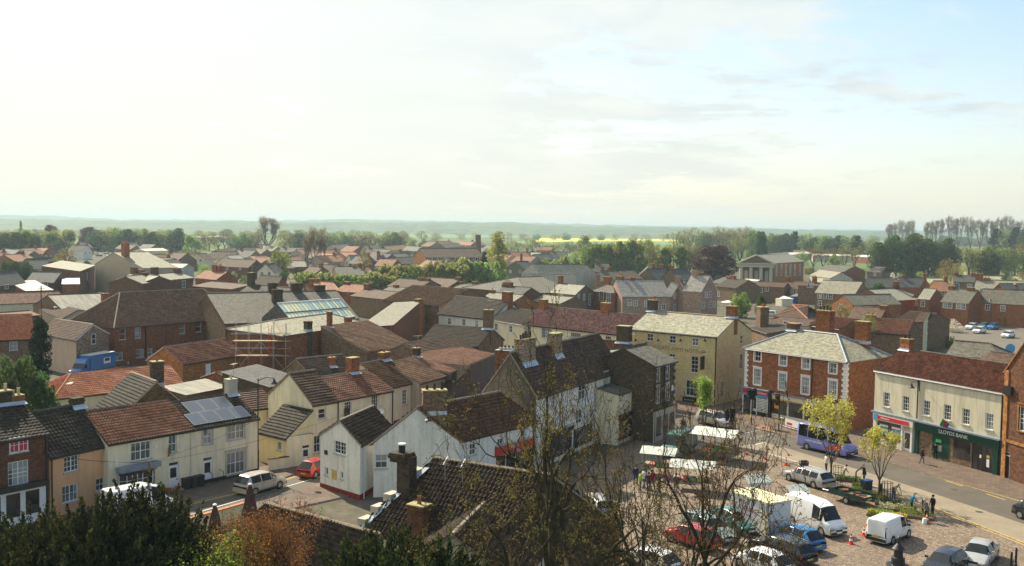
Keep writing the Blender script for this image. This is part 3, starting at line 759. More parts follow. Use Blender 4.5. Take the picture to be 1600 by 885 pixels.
# the left street
sheet_obj('left_street_road', [s1(-45, 4.2, .006), s1(-45, 11, .006), s1(4, 11, .006), s1(9, 8.6, .006), s1(14, 7.3, .006), s1(22, 6.3, .006), s1(70, 6.3, .006), s1(70, 2.2, .006), s1(20, 2.4, .006), s1(10, 4.2, .006)], M_ASPH)
sheet_obj('left_street_pavement', [s1(-45, -1, .12), s1(-45, 4.2, .12), s1(10, 4.2, .12), s1(20, 2.4, .12), s1(70, 2.2, .12), s1(70, -1, .12)], M_PAVE, thick=.12, side=M_KERB)
sheet_obj('cottage_corner_pavement', [s1(9, 8.6, .12), s1(14, 7.3, .12), s1(22, 6.3, .12), s1(24, 12, .12), s1(15.5, 12.2, .12), s1(8.2, 11.5, .12)], M_PAVE, thick=.12, side=M_KERB)
strip('road_line_yellow', [s1(-45, 4.45), s1(10, 4.45), s1(20, 2.65), s1(60, 2.45)], .09, M_YEL, .012)
strip('road_line_yellow', [s1(-45, 4.68), s1(10, 4.68), s1(20, 2.88), s1(60, 2.68)], .09, M_YEL, .012)
strip('road_line_white', [s1(-45, 7.3), s1(2, 7.1), s1(14, 5.6), s1(22, 4.5)], .12, M_WHT, .012)
strip('road_line_white', [s1(1, 10.4), s1(6, 9.6), s1(11, 8.6)], .10, M_WHT, .012, dash=(1.0, .6))
# market place and the right hand street
sheet_obj('market_square', PX([(905, 740), (1030, 668), (1060, 688), (1200, 706), (1372, 760), (1600, 848), (1820, 934), (1900, 1400), (700, 1500), (840, 1000)], .008), M_SETTS)
RD_FAR = [(1120, 651), (1150, 661), (1181, 669.5), (1216, 677.5), (1247, 686.5), (1345, 711), (1470, 746), (1600, 783), (1820, 846)]
RD_NEAR = [(1820, 934), (1600, 848), (1372, 760), (1200, 706), (1130, 692), (1060, 688), (1030, 668)]
sheet_obj('market_street_road', PX([(960, 640), (1054, 641)] + RD_FAR + RD_NEAR + [(960, 668)], .012), M_ASPH)
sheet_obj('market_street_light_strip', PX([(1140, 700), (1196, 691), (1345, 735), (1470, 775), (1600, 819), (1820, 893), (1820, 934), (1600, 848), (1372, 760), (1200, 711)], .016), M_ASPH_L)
sheet_obj('side_street_road', PX([(1120, 651), (1150, 661), (1168, 650), (1330, 590), (1300, 583), (1118, 638)], .014), M_ASPH)
pv = sheet_obj('market_street_pavement', PX([(1150, 661), (1181, 669.5), (1216, 677.5), (1247, 686.5), (1345, 711), (1470, 746), (1600, 783), (1820, 846), (1820, 780), (1600, 730), (1420, 690), (1330, 655), (1167, 640)], .12), M_PAVE, thick=.12, side=M_KERB)
sheet_obj('hotel_pavement', PX([(960, 640), (1054, 641), (1110, 650), (1128, 648), (1180, 630), (1170, 610), (960, 610)], .12), M_PAVE, thick=.12, side=M_KERB)
sheet_obj('tactile_paving', PX([(1178, 668.5), (1213, 676.4), (1205, 668), (1190, 664)], .125), M_TACT)
def pxline(pts, z=0.0): return PX(pts, z)
strip('road_line_yellow', pxline([(1388, 766), (1500, 809.5), (1600, 848.5), (1800, 926)]), .10, M_YEL, .021)
strip('road_line_yellow', pxline([(1388, 769), (1500, 812.8), (1600, 852), (1800, 930)]), .10, M_YEL, .021)
strip('road_line_yellow', pxline([(1420, 733.5), (1470, 748), (1600, 785.5), (1800, 844)]), .10, M_YEL, .021)
strip('road_line_yellow', pxline([(1420, 731), (1470, 745.3), (1600, 781.5)]), .001, M_YEL, .021)
strip('road_line_white', pxline([(1140, 700), (1200, 709), (1290, 735), (1372, 762)]), .12, M_WHT, .022)
strip('road_line_white', pxline([(1165, 699), (1196, 691)]), .14, M_WHT, .022)
strip('road_line_pale', pxline([(1420, 733), (1590, 788)]), .12, M_YEL, .022, dash=(2.0, 2.6))
strip('road_line_white', pxline([(1152, 680), (1200, 669.8)]), .10, M_WHT, .022, dash=(.3, .35))
strip('road_line_white', pxline([(1172, 686), (1222, 675)]), .10, M_WHT, .022, dash=(.3, .35))
sheet_obj('car_park', PX([(1455, 505), (1640, 505), (1700, 560), (1480, 560)], .006), m_asphalt('car_park_asphalt', (.15, .13, .10), .3))
sheet_obj('churchyard_grass', [(-60, 5, .01), (40, 5, .01), (40, 50, .01), (0, 62, .01), (-60, 66, .01)], M_LEAFY_GROUND)
# far fields and hills
def field(lst, mat): return tag(sheet_obj('field', PX(lst, .05), mat))
field([(835, 378), (840, 372.4), (1065, 374.2), (1062, 377.4), (960, 376.8)], M_RAPE)
field([(500, 368), (560, 363), (800, 366.5), (830, 371.5), (700, 372)], M_FIELD1)
field([(800, 378), (835, 378), (960, 376.8), (1062, 377.4), (1080, 383), (820, 384)], M_FIELD1)
field([(1300, 373), (1420, 374), (1400, 378), (1290, 378)], M_FIELD2)
field([(1440, 431), (1560, 421), (1660, 424), (1660, 442), (1440, 442)], M_FIELD2)
field([(540, 455), (560, 441), (800, 438), (820, 452)], M_FIELD1)
def hill(name, dist, prof, mat, dx=(-1, 1), wood=0.0, seed=1):
    """a rounded ridge running across at distance dist; prof = [(column, height in metres)]"""
    r_ = random.Random(seed); V = []; F = []; n = 160; xs = [-200 + 2000 * i / n for i in range(n + 1)]
    def hgt(u):
        for (a, b), (c, d) in zip(prof[:-1], prof[1:]):
            if a <= u <= c: f = (u - a) / (c - a); f = f * f * (3 - 2 * f); return b + (d - b) * f
        return prof[-1][1]
    rows = [(-1200, 0), (-700, .45), (-300, .85), (0, 1), (400, .8), (1200, 0)]
    for k, (dy, f) in enumerate(rows):
        for u in xs:
            y = dist + dy; x = (u - 800) / FPX * y; j = (r_.uniform(0, wood) if .4 < f else 0); V.append((x, y, hgt(u) * f + j - (3 if f == 0 else 0)))
    for k in range(len(rows) - 1):
        for i in range(n): a = k * (n + 1) + i; F.append((a, a + 1, a + n + 2, a + n + 1))
    me = np_mesh(name, V, F, [mat], smooth=False); return tag(link(name, me), kind='structure')
def m_hill():
    g = G('wooded_hill'); p = g.pos(); a = g.noise(p, .0035, 5, .6); b = g.noise(p, .03, 4, .7)
    cc = g.ramp(a, [(.40, (.045, .07, .03)), (.5, (.11, .15, .06)), (.6, (.05, .075, .03)), (.7, (.2, .2, .1))]); return g.done(g.hsv(cc, g.rng(b, .3, .7, .6, 1.4)), .95, .1)
M_HILL = m_hill()
hill('hill', 4200, [(-200, 30), (0, 26), (200, 24), (400, 30), (600, 34), (800, 42), (900, 30), (1000, 34), (1300, 30), (1600, 26), (1800, 26)], M_HILL, wood=7, seed=3)
hill('hill', 6800, [(-200, 62), (60, 52), (200, 36), (300, 44), (400, 42), (560, 62), (800, 58), (1000, 50), (1300, 44), (1600, 50), (1800, 50)], M_HILL, wood=9, seed=5)
PLINTH = plain('plinth_red', (.22, .03, .022), .8, .2, var=.3)
# ------------------------------------------------------------ the left street row (fronts turned to the right)
GL = 'houses of the left street row'
H = House('dark red brick shop house with crimson curtains upstairs, leftmost of the street row', (-60, 698), (74, 676.5), 6.5, D=8, group=GL)
H.window('F', 29, 694.7, 1.35, 1.1, 4, 2, pane=PANE_RED, mid=False); H.window('F', 29, 739.5, 1.5, 1.75, 4, 3, pane=PANE_BRT)
H.sheet('F', .5, H.L - .2, 2.75, 3.1, BLACK, 'shop_canopy', 0, .55); H.sheet('F', .5, H.L - .2, 0, 2.7, WHITE, 'shop_front', 0, .08)
for x in (H.L - 1.2, H.L - 2.6, H.L - 4.0, H.L - 5.4): H.sheet('F', x - .5, x + .5, .8, 2.5, PANE_SHOP, 'shop_window', .08, .10)
H.finish(BRK_DRK, 'gable', Rp=(30, 628), rmat=CONC_DRK, geo='roll'); H.chimney(65, 625, .9, .75, 2, BRK_RED, potmat=POT_Y); H.pipe('F', H.L - .15)
H.chimney(2, 612, 1.3, .7, 2, BRK_SOOT, potmat=POT_Y)
H = House('peach rendered cottage with dark tiled roof beside the red brick shop house', (77.5, 712), (169, 692), 4.8, D=6.5, name='terraced_cottage', group=GL)
H.window('F', 112, 724.7, 1.3, 1.2, 4, 3, mid=False); H.window('F', 110, 771, 1.4, 1.3, 4, 2, pane=PANE_BRT, mid=False); H.window('F', 157, 757, .8, 1.0, 2, 2)
H.finish(REN_PEACH, 'gable', Rp=(112, 634), rmat=CONC_DRK, geo='roll'); H.chimney(155, 629, .95, .6, 0, BRK_SOOT, capmat=BRK_SOOT); H.aerial(4.3, 3.3, 8.3, 1.0); H.pipe('F', .12)
H = House('cream rendered house with red pantile roof and bow fronted shop', (169, 692), (299, 670), 5.0, D=7, name='shop_house', group=GL)
H.window('F', 220.5, 704.7, 1.75, 1.45, 4, 2, pane=PANE_BRT); H.window('F', 269.8, 693.7, .75, 1.4, 2, 2, pane=PANE_BRT); H.door('F', 270.8, .95, 2.5, glass=.45)
H.sheet('F', 0.6, 4.1, 2.55, 2.95, LEAD, 'canopy', 0, .75); 
bow = MB()
def bowfront(H, x0, x1, z0, z1, dep, mat, pane, name):
    o, t, n, l = H.side('F'); N = 7; P_ = []
    for i in range(N + 1):
        f = i / N; P_.append((x0 + (x1 - x0) * f, dep * min(1, math.sin(math.pi * (f * .9 + .05)) * 1.8)))
    m = MB(); pm = MB()
    for (a, da), (b, db) in zip(P_[:-1], P_[1:]):
        Q = lambda x, d, z: o + t * x + n * d + Vector((0, 0, z))
        m.poly([Q(a, da, z0), Q(b, db, z0), Q(b, db, z0 + .55), Q(a, da, z0 + .55)], mat); m.poly([Q(a, da, z1 - .3), Q(b, db, z1 - .3), Q(b, db, z1), Q(a, da, z1)], BLACK if name == 'bow' else mat)
        pm.poly([Q(a, da - .03, z0 + .55), Q(b, db - .03, z0 + .55), Q(b, db - .03, z1 - .3), Q(a, da - .03, z1 - .3)], pane)
        m.tube(Q(a, da, z0 + .5), Q(a, da, z1 - .3), .035, .035, mat, 6); m.tube(Q(a, da, (z0 + z1) / 2 + .5), Q(b, db, (z0 + z1) / 2 + .5), .02, .02, mat, 5)
    o_ = m.build('shop_window', H.root); pm.build('pane', o_)
bowfront(H, .8, 3.9, .1, 2.55, .55, WHITE, PANE_SHOP, 'bow'); H.pipe('F', H.L - .05, mat=CREAMP)
H.sheet('F', .55, .75, 3.2, 3.5, WHITE, 'alarm_box', 0, .1); H.sheet('F', 3.95, 4.15, 3.9, 4.15, WHITE, 'alarm_box', 0, .1)
H.sheet('F', H.L - 1.9, H.L - .9, -.0, .2, STONE, 'door_step', 0, .4)
H.finish(REN_CREAM, 'gable', Rp=(220, 632), rmat=PANT_RED, geo='pantile', ridgemat=RIDGE_DK)
H3 = H
H = House('cream house with eight solar panels on its roof', (299, 670), (402.4, 652.5), 5.0, D=7, name='terraced_house', group=GL)
H.window('F', 324.6, 682.3, .85, 1.3, 2, 2, surround=STONE); H.window('F', 368.7, 674.7, 1.75, 1.35, 4, 2, surround=STONE); H.window('F', 368.7, 723, 1.9, 1.9, 4, 2, pane=PANE_BRT, surround=STONE); H.door('F', 324.6, .95, 2.35, glass=.5)
H.sheet('F', 0, H.L, 0, .45, BLACK, 'plinth', 0, .03)
H.finish(REN_CREAM, 'gable', Rp=(350, 618), rmat=PANT_DRK, geo='pantile'); H.chimney(370, 592, .9, .7, 1, STONE, potmat=POT_Y, capmat=STONE)
def solar(H, x0, x1, nx, ny):
    k = math.atan2(H.rise, H.D * .5); ey = Vector((0, math.cos(k), math.sin(k))); n = Vector((0, -math.sin(k), math.cos(k))); ex = Vector((1, 0, 0)); o = Vector((0, 0, H.h)); sl = math.hypot(H.rise, H.D * .5)
    w = (x1 - x0) / nx; h = (sl - .5) / ny
    g = G('solar_cell'); uv = g.uv(); t = g.n('ShaderNodeTexBrick'); g.L.new(uv, t.inputs['Vector']); t.offset = 0; t.inputs['Scale'].default_value = 1; t.inputs['Brick Width'].default_value = .16; t.inputs['Row Height'].default_value = .16; t.inputs['Mortar Size'].default_value = .006
    t.inputs['Color1'].default_value = (.03, .045, .075, 1); t.inputs['Color2'].default_value = (.035, .05, .08, 1); t.inputs['Mortar'].default_value = (.2, .22, .25, 1); mat = g.done(t.outputs[0], .3, 1.0)
    for j in range(ny):
        for i in range(nx - (1 if j == 1 and nx > 3 else 0)):
            a = x0 + w * i + (w * .5 if j == 1 and nx > 3 else 0); b = .12 + j * h; m = MB(); q = lambda x, y, z: o + ex * x + ey * y + n * z
            P4 = [(a + .03, b + .03), (a + w - .03, b + .03), (a + w - .03, b + h - .03), (a + .03, b + h - .03)]
            m.poly([q(x, y, .20) for x, y in P4], STEEL)
            for c in range(4): (x, y), (x2, y2) = P4[c], P4[(c + 1) % 4]; m.poly([q(x, y, .14), q(x2, y2, .14), q(x2, y2, .20), q(x, y, .20)], STEEL)
            m.poly([q(x, y, .203) for x, y in ((a + .07, b + .07), (a + w - .07, b + .07), (a + w - .07, b + h - .07), (a + .07, b + h - .07))], mat)
            m.build('solar_panel', H.root)
solar(H, .25, H.L - .6, 4, 2)
# yard and lean-to between the row and the gabled cottage
H = House('pale yellow lean-to with dark tiled sloping roof beside the cream gabled cottage', (405, 673), (448, 683.4), 2.9, D=2.9, name='lean_to', cat='lean-to')
H.window('F', 436, 697, .65, .8, 2, 1, mid=False)
H.finish(REN_YEL, 'lean', rise=2.1, rmat=CONC_DRK, geo='conc')
def free_wall(label, pts, h, th, mat, cap=None, name='wall', cat='wall', z=0.0, group=None):
    m = MB()
    for a, b in zip(pts[:-1], pts[1:]):
        a, b = Vector(a), Vector(b); d = (b - a); l = d.length; d.normalize(); n = Vector((-d.y, d.x, 0)); c = (a + b) / 2
        m.box((c.x, c.y, z + h / 2), (l + th, th, h), mat, ex=d, ey=n)
        if cap: m.box((c.x, c.y, z + h + .04), (l + th + .06, th + .1, .08), cap, ex=d, ey=n)
    return tag(m.build(name), label, cat, group)
free_wall('low cream yard wall in front of the yellow lean-to', [at(421, 737), at(449, 733)], 1.1, .2, REN_CREAM, BRK_SOOT, 'yard_wall')
GM = 'cream cottages past the lean-to'
H = House('cream cottage with tall bare gable and brown tiled roof behind the red hatchback', (488, 631), (526.4, 624.8), 5.5, C=None, dv=(-5.3, 4.9), name='gabled_cottage', group=GM)
H.window('F', 503.5, 646.5, .9, .95, 1, 2); H.window('F', 496, 694, .8, 1.6, 2, 2)
H.finish(REN_CREAM, 'gable', Rp=(479, 580), rmat=CONC_BRN, geo='conc', ridgemat=MORTAR)
ex_ = H
# its front carries on to the lean-to
H = House('cream street wall with white door joining lean-to and gabled cottage', (448, 683.4), (488, 678), 2.9, D=.25, name='street_wall', cat='wall')
H.door('F', 479, .8, 1.95, glass=.45)
H.finish(REN_CREAM, 'lean', rise=.02, rmat=LEAD, over=0, gutter=False)
H = House('cream cottage with rusty brown pantiles and a big brick chimney on the ridge', (526.4, 624.8), (611.8, 609.3), 5.5, D=7, name='terraced_cottage', group=GM)
H.window('F', 544, 639, .95, 1.4, 3, 4, mid=False); H.window('F', 586, 630, .95, 1.5, 3, 4, mid=False); H.sheet('F', .9, 1.5, 3.4, 4.5, BRK_SOOT, 'hanging_sign', .1, .16)
H.finish(REN_CREAM, 'gable', Rp=(545, 583), rmat=PANT_RED, geo='pantile', ridgemat=MORTAR); H.chimney(551, 559.5, 1.15, .8, 0, BRK_RED); H.pipe('F', .1)
H = House('cream house with dark pantiles and one multi-pane window beside the black drainpipe', (611.8, 604), (649, 595), 5.7, D=7.5, name='terraced_house', group=GM)
H.window('F', 632.5, 620.7, .95, 1.6, 3, 4, mid=False); H.door('F', 620, .9, 2.1, BLACK); H.pipe('F', .1)
H.finish(REN_CREAM, 'gable', Rp=(615, 559), rmat=PANT_BRN, geo='pantile', ridgemat=MORTAR); H.chimney(654, 541.3, 1.2, .7, 1, BRK_RED)
H = House('house with faded red pantiles and brown chimney, left of the long brown rendered wall', (655, 598), (704, 585), 5.7, D=8.5, name='terraced_house')
H.finish(REN_TAN, 'gable', Rp=(678, 552), rmat=PANT_TAN, geo='pantile', ridgemat=MORTAR); H.chimney(702.5, 534, .75, .6, 1, BRK_SOOT)
H = House('long house with blank brown rendered wall and red pantile roof', (704, 583), (772.5, 554), 6.0, D=8.5, name='rendered_house')
H.finish(REN_BRN, 'gable', Rp=(740, 539), rmat=PANT_RED, geo='pantile', ridgemat=MORTAR, over=.05, gutter=False)
H = House('small brown shed roof with white speckled tiles in front of the brown rendered wall', (651, 600), (704, 606), 4.6, D=4, name='outbuilding', cat='outbuilding')
H.finish(REN_BRN, 'lean', rise=1.9, rmat=PANT_DRK, geo='roll')
# whitewashed cottage at the junction
H = House('small whitewashed cottage with red plinth at the junction', (500.6, 678), (563, 693.7), 4.6, C=(612.9, 667.9), name='whitewashed_cottage')
H.window('F', 531, 700, 1.55, 1.05, 4, 3, mid=False); H.window('F', 510, 736.5, .4, .65, 1, 1, mid=False); H.window('F', 534, 743, .35, .6, 1, 1, mid=False)
H.sheet('F', 0, H.L, 0, .45, PLINTH, 'plinth', 0, .02); H.sheet('R', 0, 4.5, 0, .45, PLINTH, 'plinth', 0, .02)
x, z = H.hit('F', 522.5, 742); H.sheet('F', x - .3, x + .3, z - .4, z + .4, M_YEL, 'notice', 0, .04)
H.sheet('F', .7, 1.0, 3.0, 3.35, BLACK, 'alarm_box', 0, .12); H.pipe('R', .6, mat=REN_COT)
H.finish(REN_COT, 'gable', Rp=(530.9, 657.5), rmat=PANT_DRK, geo='pantile', ridge='y', ridgemat=MORTAR)
H = House('whitewashed shop house with broad weathered gable and red shop sign', (584, 690), (717, 686.8), 4.6, C=(838, 657.5), name='corner_shop_house')
H.window('F', 586, 717, 1.0, 1.15, 2, 2, xz=(.62, 2.95)); 
for (u, v) in ((739, 702), (782, 694), (818, 682)): H.window('R', u, v, .85, 1.0, 2, 2)
H.window('R', 800, 705, .8, 1.0, 2, 2)
o_, t_, n_, l_ = H.side('R'); x, z = H.hit('R', 808, 716)
H.sheet('R', x - 3.2, x + 2.4, 2.35, 3.2, RED, 'shop_sign', 0, .18); H.text('R', x - .8, 2.9, 'Mobile', .5, WHITE, .20); H.text('R', x - .4, 2.52, 'Tuning', .34, WHITE, .20)
H.sheet('R', x - 3.2, x + 2.4, 3.2, 3.28, STONE, 'sign_ledge', 0, .35)
for i in range(4): H.sheet('R', x - 3 + i * 1.4, x - 1.75 + i * 1.4, .5, 2.25, PANE_SHOP, 'shop_window', 0, .05)
H.finish(REN_COT, 'gable', Rp=(653, 636.8), rmat=PANT_BRN, geo='pantile', ridge='y', ridgemat=MORTAR)
H.chimney(0, 0, 1.95, 1.0, 3, BRK_BRN, x=H.L * .62, y=.85, ztop=8.6, potmat=POT_D, zb=4)
# swan-neck lamp on the white gable
def wall_lamp(H, k, u, v, label=None):
    x, z = H.hit(k, u, v); o, t, n, l = H.side(k); m = MB(); b = o + t * x + Vector((0, 0, z))
    m.tube(b + n * .02 + Vector((0, 0, -.5)), b + n * .02 + Vector((0, 0, .6)), .04, .04, BLACK, 6); m.tube(b + Vector((0, 0, .45)), b + n * 1.1 + Vector((0, 0, .5)), .035, .03, BLACK, 6)
    m.tube(b + n * 1.1 + Vector((0, 0, .5)), b + n * 1.1 + Vector((0, 0, .25)), .03, .03, BLACK, 6); m.lathe(b + n * 1.1 + Vector((0, 0, -.1)), [(.0, .4), (.09, .38), (.12, .2), (.33, .05), (.33, 0), (0, 0)], BLACK, 10)
    return m.build('wall_lamp', H.root)
wall_lamp(H, 'F', 667, 652)
m = MB(); dish = at(597, 640, 5.6)
H = House('tall cream three storey shop house with broad brown striped roof and two stone chimneys', (838, 617), (969, 575.5), 7.0, D=5.4, name='shop_house')
for (u, v, w, h_) in ((865, 626, .95, 1.45), (908, 610, 1.7, 1.9), (862, 668, .95, 1.5), (905, 655, 1.6, 1.9)): H.window('F', u, v, w, h_, 2, 2)
H.window('F', 946, 594, .85, 1.4, 2, 2, surround=STONE); H.window('F', 946, 640, .85, 1.6, 2, 2, surround=STONE)
x0, _ = H.hit('F', 850, 715); x1, _ = H.hit('F', 893, 700)
H.sheet('F', x0, x1, 2.5, 3.0, BLACK, 'shop_fascia', 0, .22); H.sheet('F', x0, x1, 3.0, 3.08, STONE, 'cornice', 0, .4)
for i in range(3): w_ = (x1 - x0) / 3; H.sheet('F', x0 + w_ * i + .08, x0 + w_ * (i + 1) - .08, .4, 2.4, PANE_SHOP, 'shop_window', 0, .06)
x2, _ = H.hit('F', 935, 690); H.sheet('F', x1 + .2, x1 + 5, 2.4, 2.9, CREAMP, 'shop_fascia', 0, .2)
for i in range(3): H.sheet('F', x1 + .4 + 1.6 * i, x1 + 1.8 + 1.6 * i, .4, 2.3, PANE_SHOP, 'shop_window', 0, .06)
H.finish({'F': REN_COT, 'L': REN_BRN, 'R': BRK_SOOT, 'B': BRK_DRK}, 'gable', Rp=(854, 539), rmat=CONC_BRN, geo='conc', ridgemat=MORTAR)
H.chimney(821, 530, 2.5, .95, 5, BRK_MIX, potmat=POT_D, capmat=BRK_MIX, yf=.42); H.chimney(867.5, 521.5, 1.5, .9, 0, BRK_MIX, capmat=CAPM, yf=.42)
H = House('tall weathered red brick stack block with pots left of the broad striped roof', (773.5, 547), (803, 549), 8.2, D=1.3, name='brick_stack', cat='chimney block')
H.finish(BRK_RED, 'flat', rise=0, rmat=STONE, gutter=False, over=.05)
for i in range(4): H.chimney(0, 0, .3, .3, 1, BRK_RED, x=.5 + i * .48, y=.6, ztop=8.25, cap=False, potmat=POT_D, zb=8.15)
H = House('low cream shop between the tall white shop house and the sooty brick house', (966, 616), (1014, 600), 5.3, D=7, name='shop_house')
H.sheet('F', .2, H.L - .2, 2.5, 3.1, BLACK, 'shop_fascia', 0, .25); H.sheet('F', .4, H.L * .5, .4, 2.4, PANE_SHOP, 'shop_window', 0, .06); H.sheet('F', H.L * .5 + .2, H.L - .4, .4, 2.4, PANE_SHOP, 'shop_window', 0, .06)
H.finish(REN_CREAM, 'lean', rise=1.2, rmat=SLATE_GRY)
H = House('sooty brown brick three storey house with white arched windows on the square', (1023, 571), (1056, 563), 8.1, D=7.2, name='corner_house')
for u, v in ((1025.5, 586), (1040.5, 582)): H.window('F', u + 1.5, v, .8, 1.35, 2, 2, surround=STONE)
for u, v in ((1025, 618), (1041, 613)): H.window('F', u + 1.5, v, .8, 1.7, 2, 2, surround=STONE)
H.sheet('F', -.02, H.L + .02, 0, 3.2, STONE, 'stone_ground_floor', 0, .12)
for i in range(3): H.sheet('F', .5 + i * 1.6, 1.6 + i * 1.6, .6, 2.6, PANE_SHOP, 'shop_window', .12, .16)
H.sheet('F', H.L - 1.0, H.L - .6, 4.9, 5.5, WHITE, 'plaque', 0, .06)
for i in range(6): H.sheet('F', H.L - (.35 if i % 2 else .5), H.L + .04, 3.4 + i * .75, 3.75 + i * .75, STONE, 'quoin', 0, .04)
H.finish(BRK_SOOT, 'gable', Rp=(990, 541), rmat=SLATE_GRY, ridgemat=RIDGE_DK, over=.25); H.pipe('F', H.L * .45, r=.08); H.pipe('F', .1, r=.07)
H.aerial(2.0, 3.5, 9.6, 1.3)
H = House('brown pantiled rear range with square stone chimney behind the sooty brick house', (884, 551), (962, 558), 6.0, D=7, name='rear_range', cat='house')
H.finish(BRK_DRK, 'gable', Rp=(918, 529), rmat=PANT_RED, geo='pantile', ridgemat=MORTAR); H.chimney(970, 514, 1.7, 1.2, 0, BRK_SOOT, capmat=CAPM, x=H.L - .3, ztop=9.6)
H = House('small red brick gable with slate roof between stone chimney and sooty house', (968, 560), (1006, 556), 6.4, D=6, name='rear_range', cat='house')
H.finish(BRK_DRK, 'gable', Rp=(990, 543), rmat=SLATE_GRN)
# ------------------------------------------------------------ hotel, square fronts on the right
H = House('buff brick three storey hotel with slate roof and hanging sign', (985.4, 513), (1121, 525.5), 8.9, C=(1175.3, 516.5), name='hotel', cat='hotel'); HOTEL = H
for u, v in ((1015.5, 527.5), (1050.6, 530.7), (1086, 534.5)): H.window('F', u, v, .95, 1.0, 2, 2)
H.window('F', 1085, 570, 1.05, 2.1, 2, 4); H.window('F', 1080.4, 607, 1.7, 2.0, 3, 2); H.window('F', 1050, 556, .9, .4, 2, 1, mid=False)
for u, v, w, h_ in ((1158.9, 531, .9, 1.1), (1158.5, 565, .95, 2.0), (1157.3, 603, .95, 2.0), (1129.7, 609, .9, 2.0)): H.window('R', u, v, w, h_, 2, 2)
for u, v, h_ in ((1132.5, 536.5, 1.2), (1132, 571, 2.1)):
    x, z = H.hit('R', u, v); H.sheet('R', x - .45, x + .45, z - h_ / 2, z + h_ / 2, BRK_YEL, 'blind_window', 0, -.0 + .03); H.sheet('R', x - .5, x + .5, z - h_ / 2 - .1, z - h_ / 2, STONE, 'sill', 0, .08)
INK = plain('faded_sign_ink', (.22, .17, .08), .9, .1, var=.3)
x, z = H.hit('F', 1050, 545.5); H.text('F', x, z, 'ADVOCATE ARMS HOTEL', .72, INK, .012)
for u in (996, 1031, 1066, 1104):
    x, z = H.hit('F', u, 524); o, t, n, l = H.side('F'); b = o + t * x; m = MB(); m.tube(b + Vector((0, 0, H.h - .3)), b + n * .5 + Vector((0, 0, H.h - .35)), .03, .03, BLACK, 5); m.tube(b + n * .5 + Vector((0, 0, H.h - .35)), b + n * .5 + Vector((0, 0, z - .4)), .02, .02, BLACK, 5)
    m.lathe(b + n * .5 + Vector((0, 0, z - .75)), [(0, .35), (.07, .33), (.25, .03), (.25, 0), (0, 0)], BLACK, 8); m.build('sign_lamp', H.root)
x, z = H.hit('F', 1102, 574); o, t, n, l = H.side('F'); b = o + t * x + Vector((0, 0, z)); m = MB(); m.tube(b + Vector((0, 0, 1.9)), b + n * 1.3 + Vector((0, 0, 1.9)), .04, .04, BLACK, 6)
for i in range(5): a0 = b + n * (.2 + i * .22) + Vector((0, 0, 1.9)); m.tube(a0, a0 + n * .18 + Vector((0, 0, .25 + .1 * (i % 2))), .03, .02, BLACK, 5)
m.box(b + n * .75 + Vector((0, 0, .6)), (.08, 1.0, 1.7), BLACK, ex=t, ey=n); m.build('hanging_sign', H.root)
x, z = H.hit('F', 1077, 625); H.sheet('F', x - 1.0, x + 1.0, z - .35, z + .35, BLACK, 'notice_board', 0, .06); H.text('F', x, z, 'Advocate Arms', .22, WHITE, .07)
x, z = H.hit('F', 1058, 612); H.sheet('F', x - .35, x + .35, z - .65, z + .65, REN_PINK, 'poster', 0, .04)
H.finish(BRK_YEL, 'gable', Rp=(1010, 485.5), rmat=SLATE_GRN, ridgemat=MORTAR, vergemat=BLACK); H.pipe('F', H.L - .12, r=.07); H.sheet('F', 0, H.L, H.h - .32, H.h - .04, BLACK, 'eaves_board', 0, .10)
H.chimney(1011.5, 469, 1.2, .8, 2, BRK_SOOT); H.chimney(1144, 479, 1.3, .8, 1, BRK_RED, potmat=POT)
H = House('dark roofed wing with large brick chimney tight behind the hotel', (1172, 512), (1200, 521), 6.5, D=9, name='hotel_wing', cat='house')
H.finish(BRK_BRN, 'gable', Rp=(1184, 496), rmat=CONC_DRK); H.chimney(1178, 489, 2.1, 1.4, 3, BRK_BRN, potmat=POT, x=.2, ztop=9.9, yf=.2)
# three storey red brick corner block with quoins
H = House('red brick three storey corner block with white quoins and two shops', (1165, 543), (1322.8, 564.6), 8.0, C=(1389, 555), name='corner_block', cat='shop'); W = H
for u, v in ((1184, 557), (1223.7, 563.6), (1259.5, 568.7), (1301.5, 575.6)): H.window('F', u, v, .95, 1.2, 2, 2, surround=WHITE, pane=PANE_BRT if u > 1200 else PANE)
for u, v in ((1183.5, 589), (1222.8, 596.8), (1258.5, 603), (1301.2, 609)): H.window('F', u, v, 1.0, 1.95, 3, 4, surround=WHITE, pane=PANE_BRT)
for k, xx in (('F', 0), ('F', 1), ('R', 0)):
    for i in range(15):
        z0 = 3.25 + i * .31
        if z0 > 7.7: break
        w_ = .34 if i % 2 else .52
        if k == 'F' and xx == 0: H.sheet('F', -.03, w_, z0, z0 + .28, WHITE, 'quoin', 0, .05)
        elif k == 'F': H.sheet('F', H.L - w_, H.L + .03, z0, z0 + .28, WHITE, 'quoin', 0, .05)
        else: H.sheet('R', -.03, w_, z0, z0 + .28, WHITE, 'quoin', 0, .05)
xs_, _ = H.hit('F', 1204.5, 640)
RED2 = plain('shop_red', (.55, .03, .04), .4, .4); BLU2 = plain('shop_blue', (.08, .30, .52), .4, .4); ORA = plain('fascia_orange', (.62, .32, .03), .5, .4)
H.sheet('F', .0, xs_, 3.1, 3.25, LEAD, 'cornice', 0, .5)
H.sheet('F', .05, xs_ - .1, 2.55, 3.1, RED2, 'shop_fascia', 0, .35); H.sheet('F', .05, xs_ - .1, 2.3, 2.55, BLU2, 'fascia_stripe', 0, .33); H.text('F', xs_ - 1.1, 2.83, 'Walters', .42, WHITE, .37)
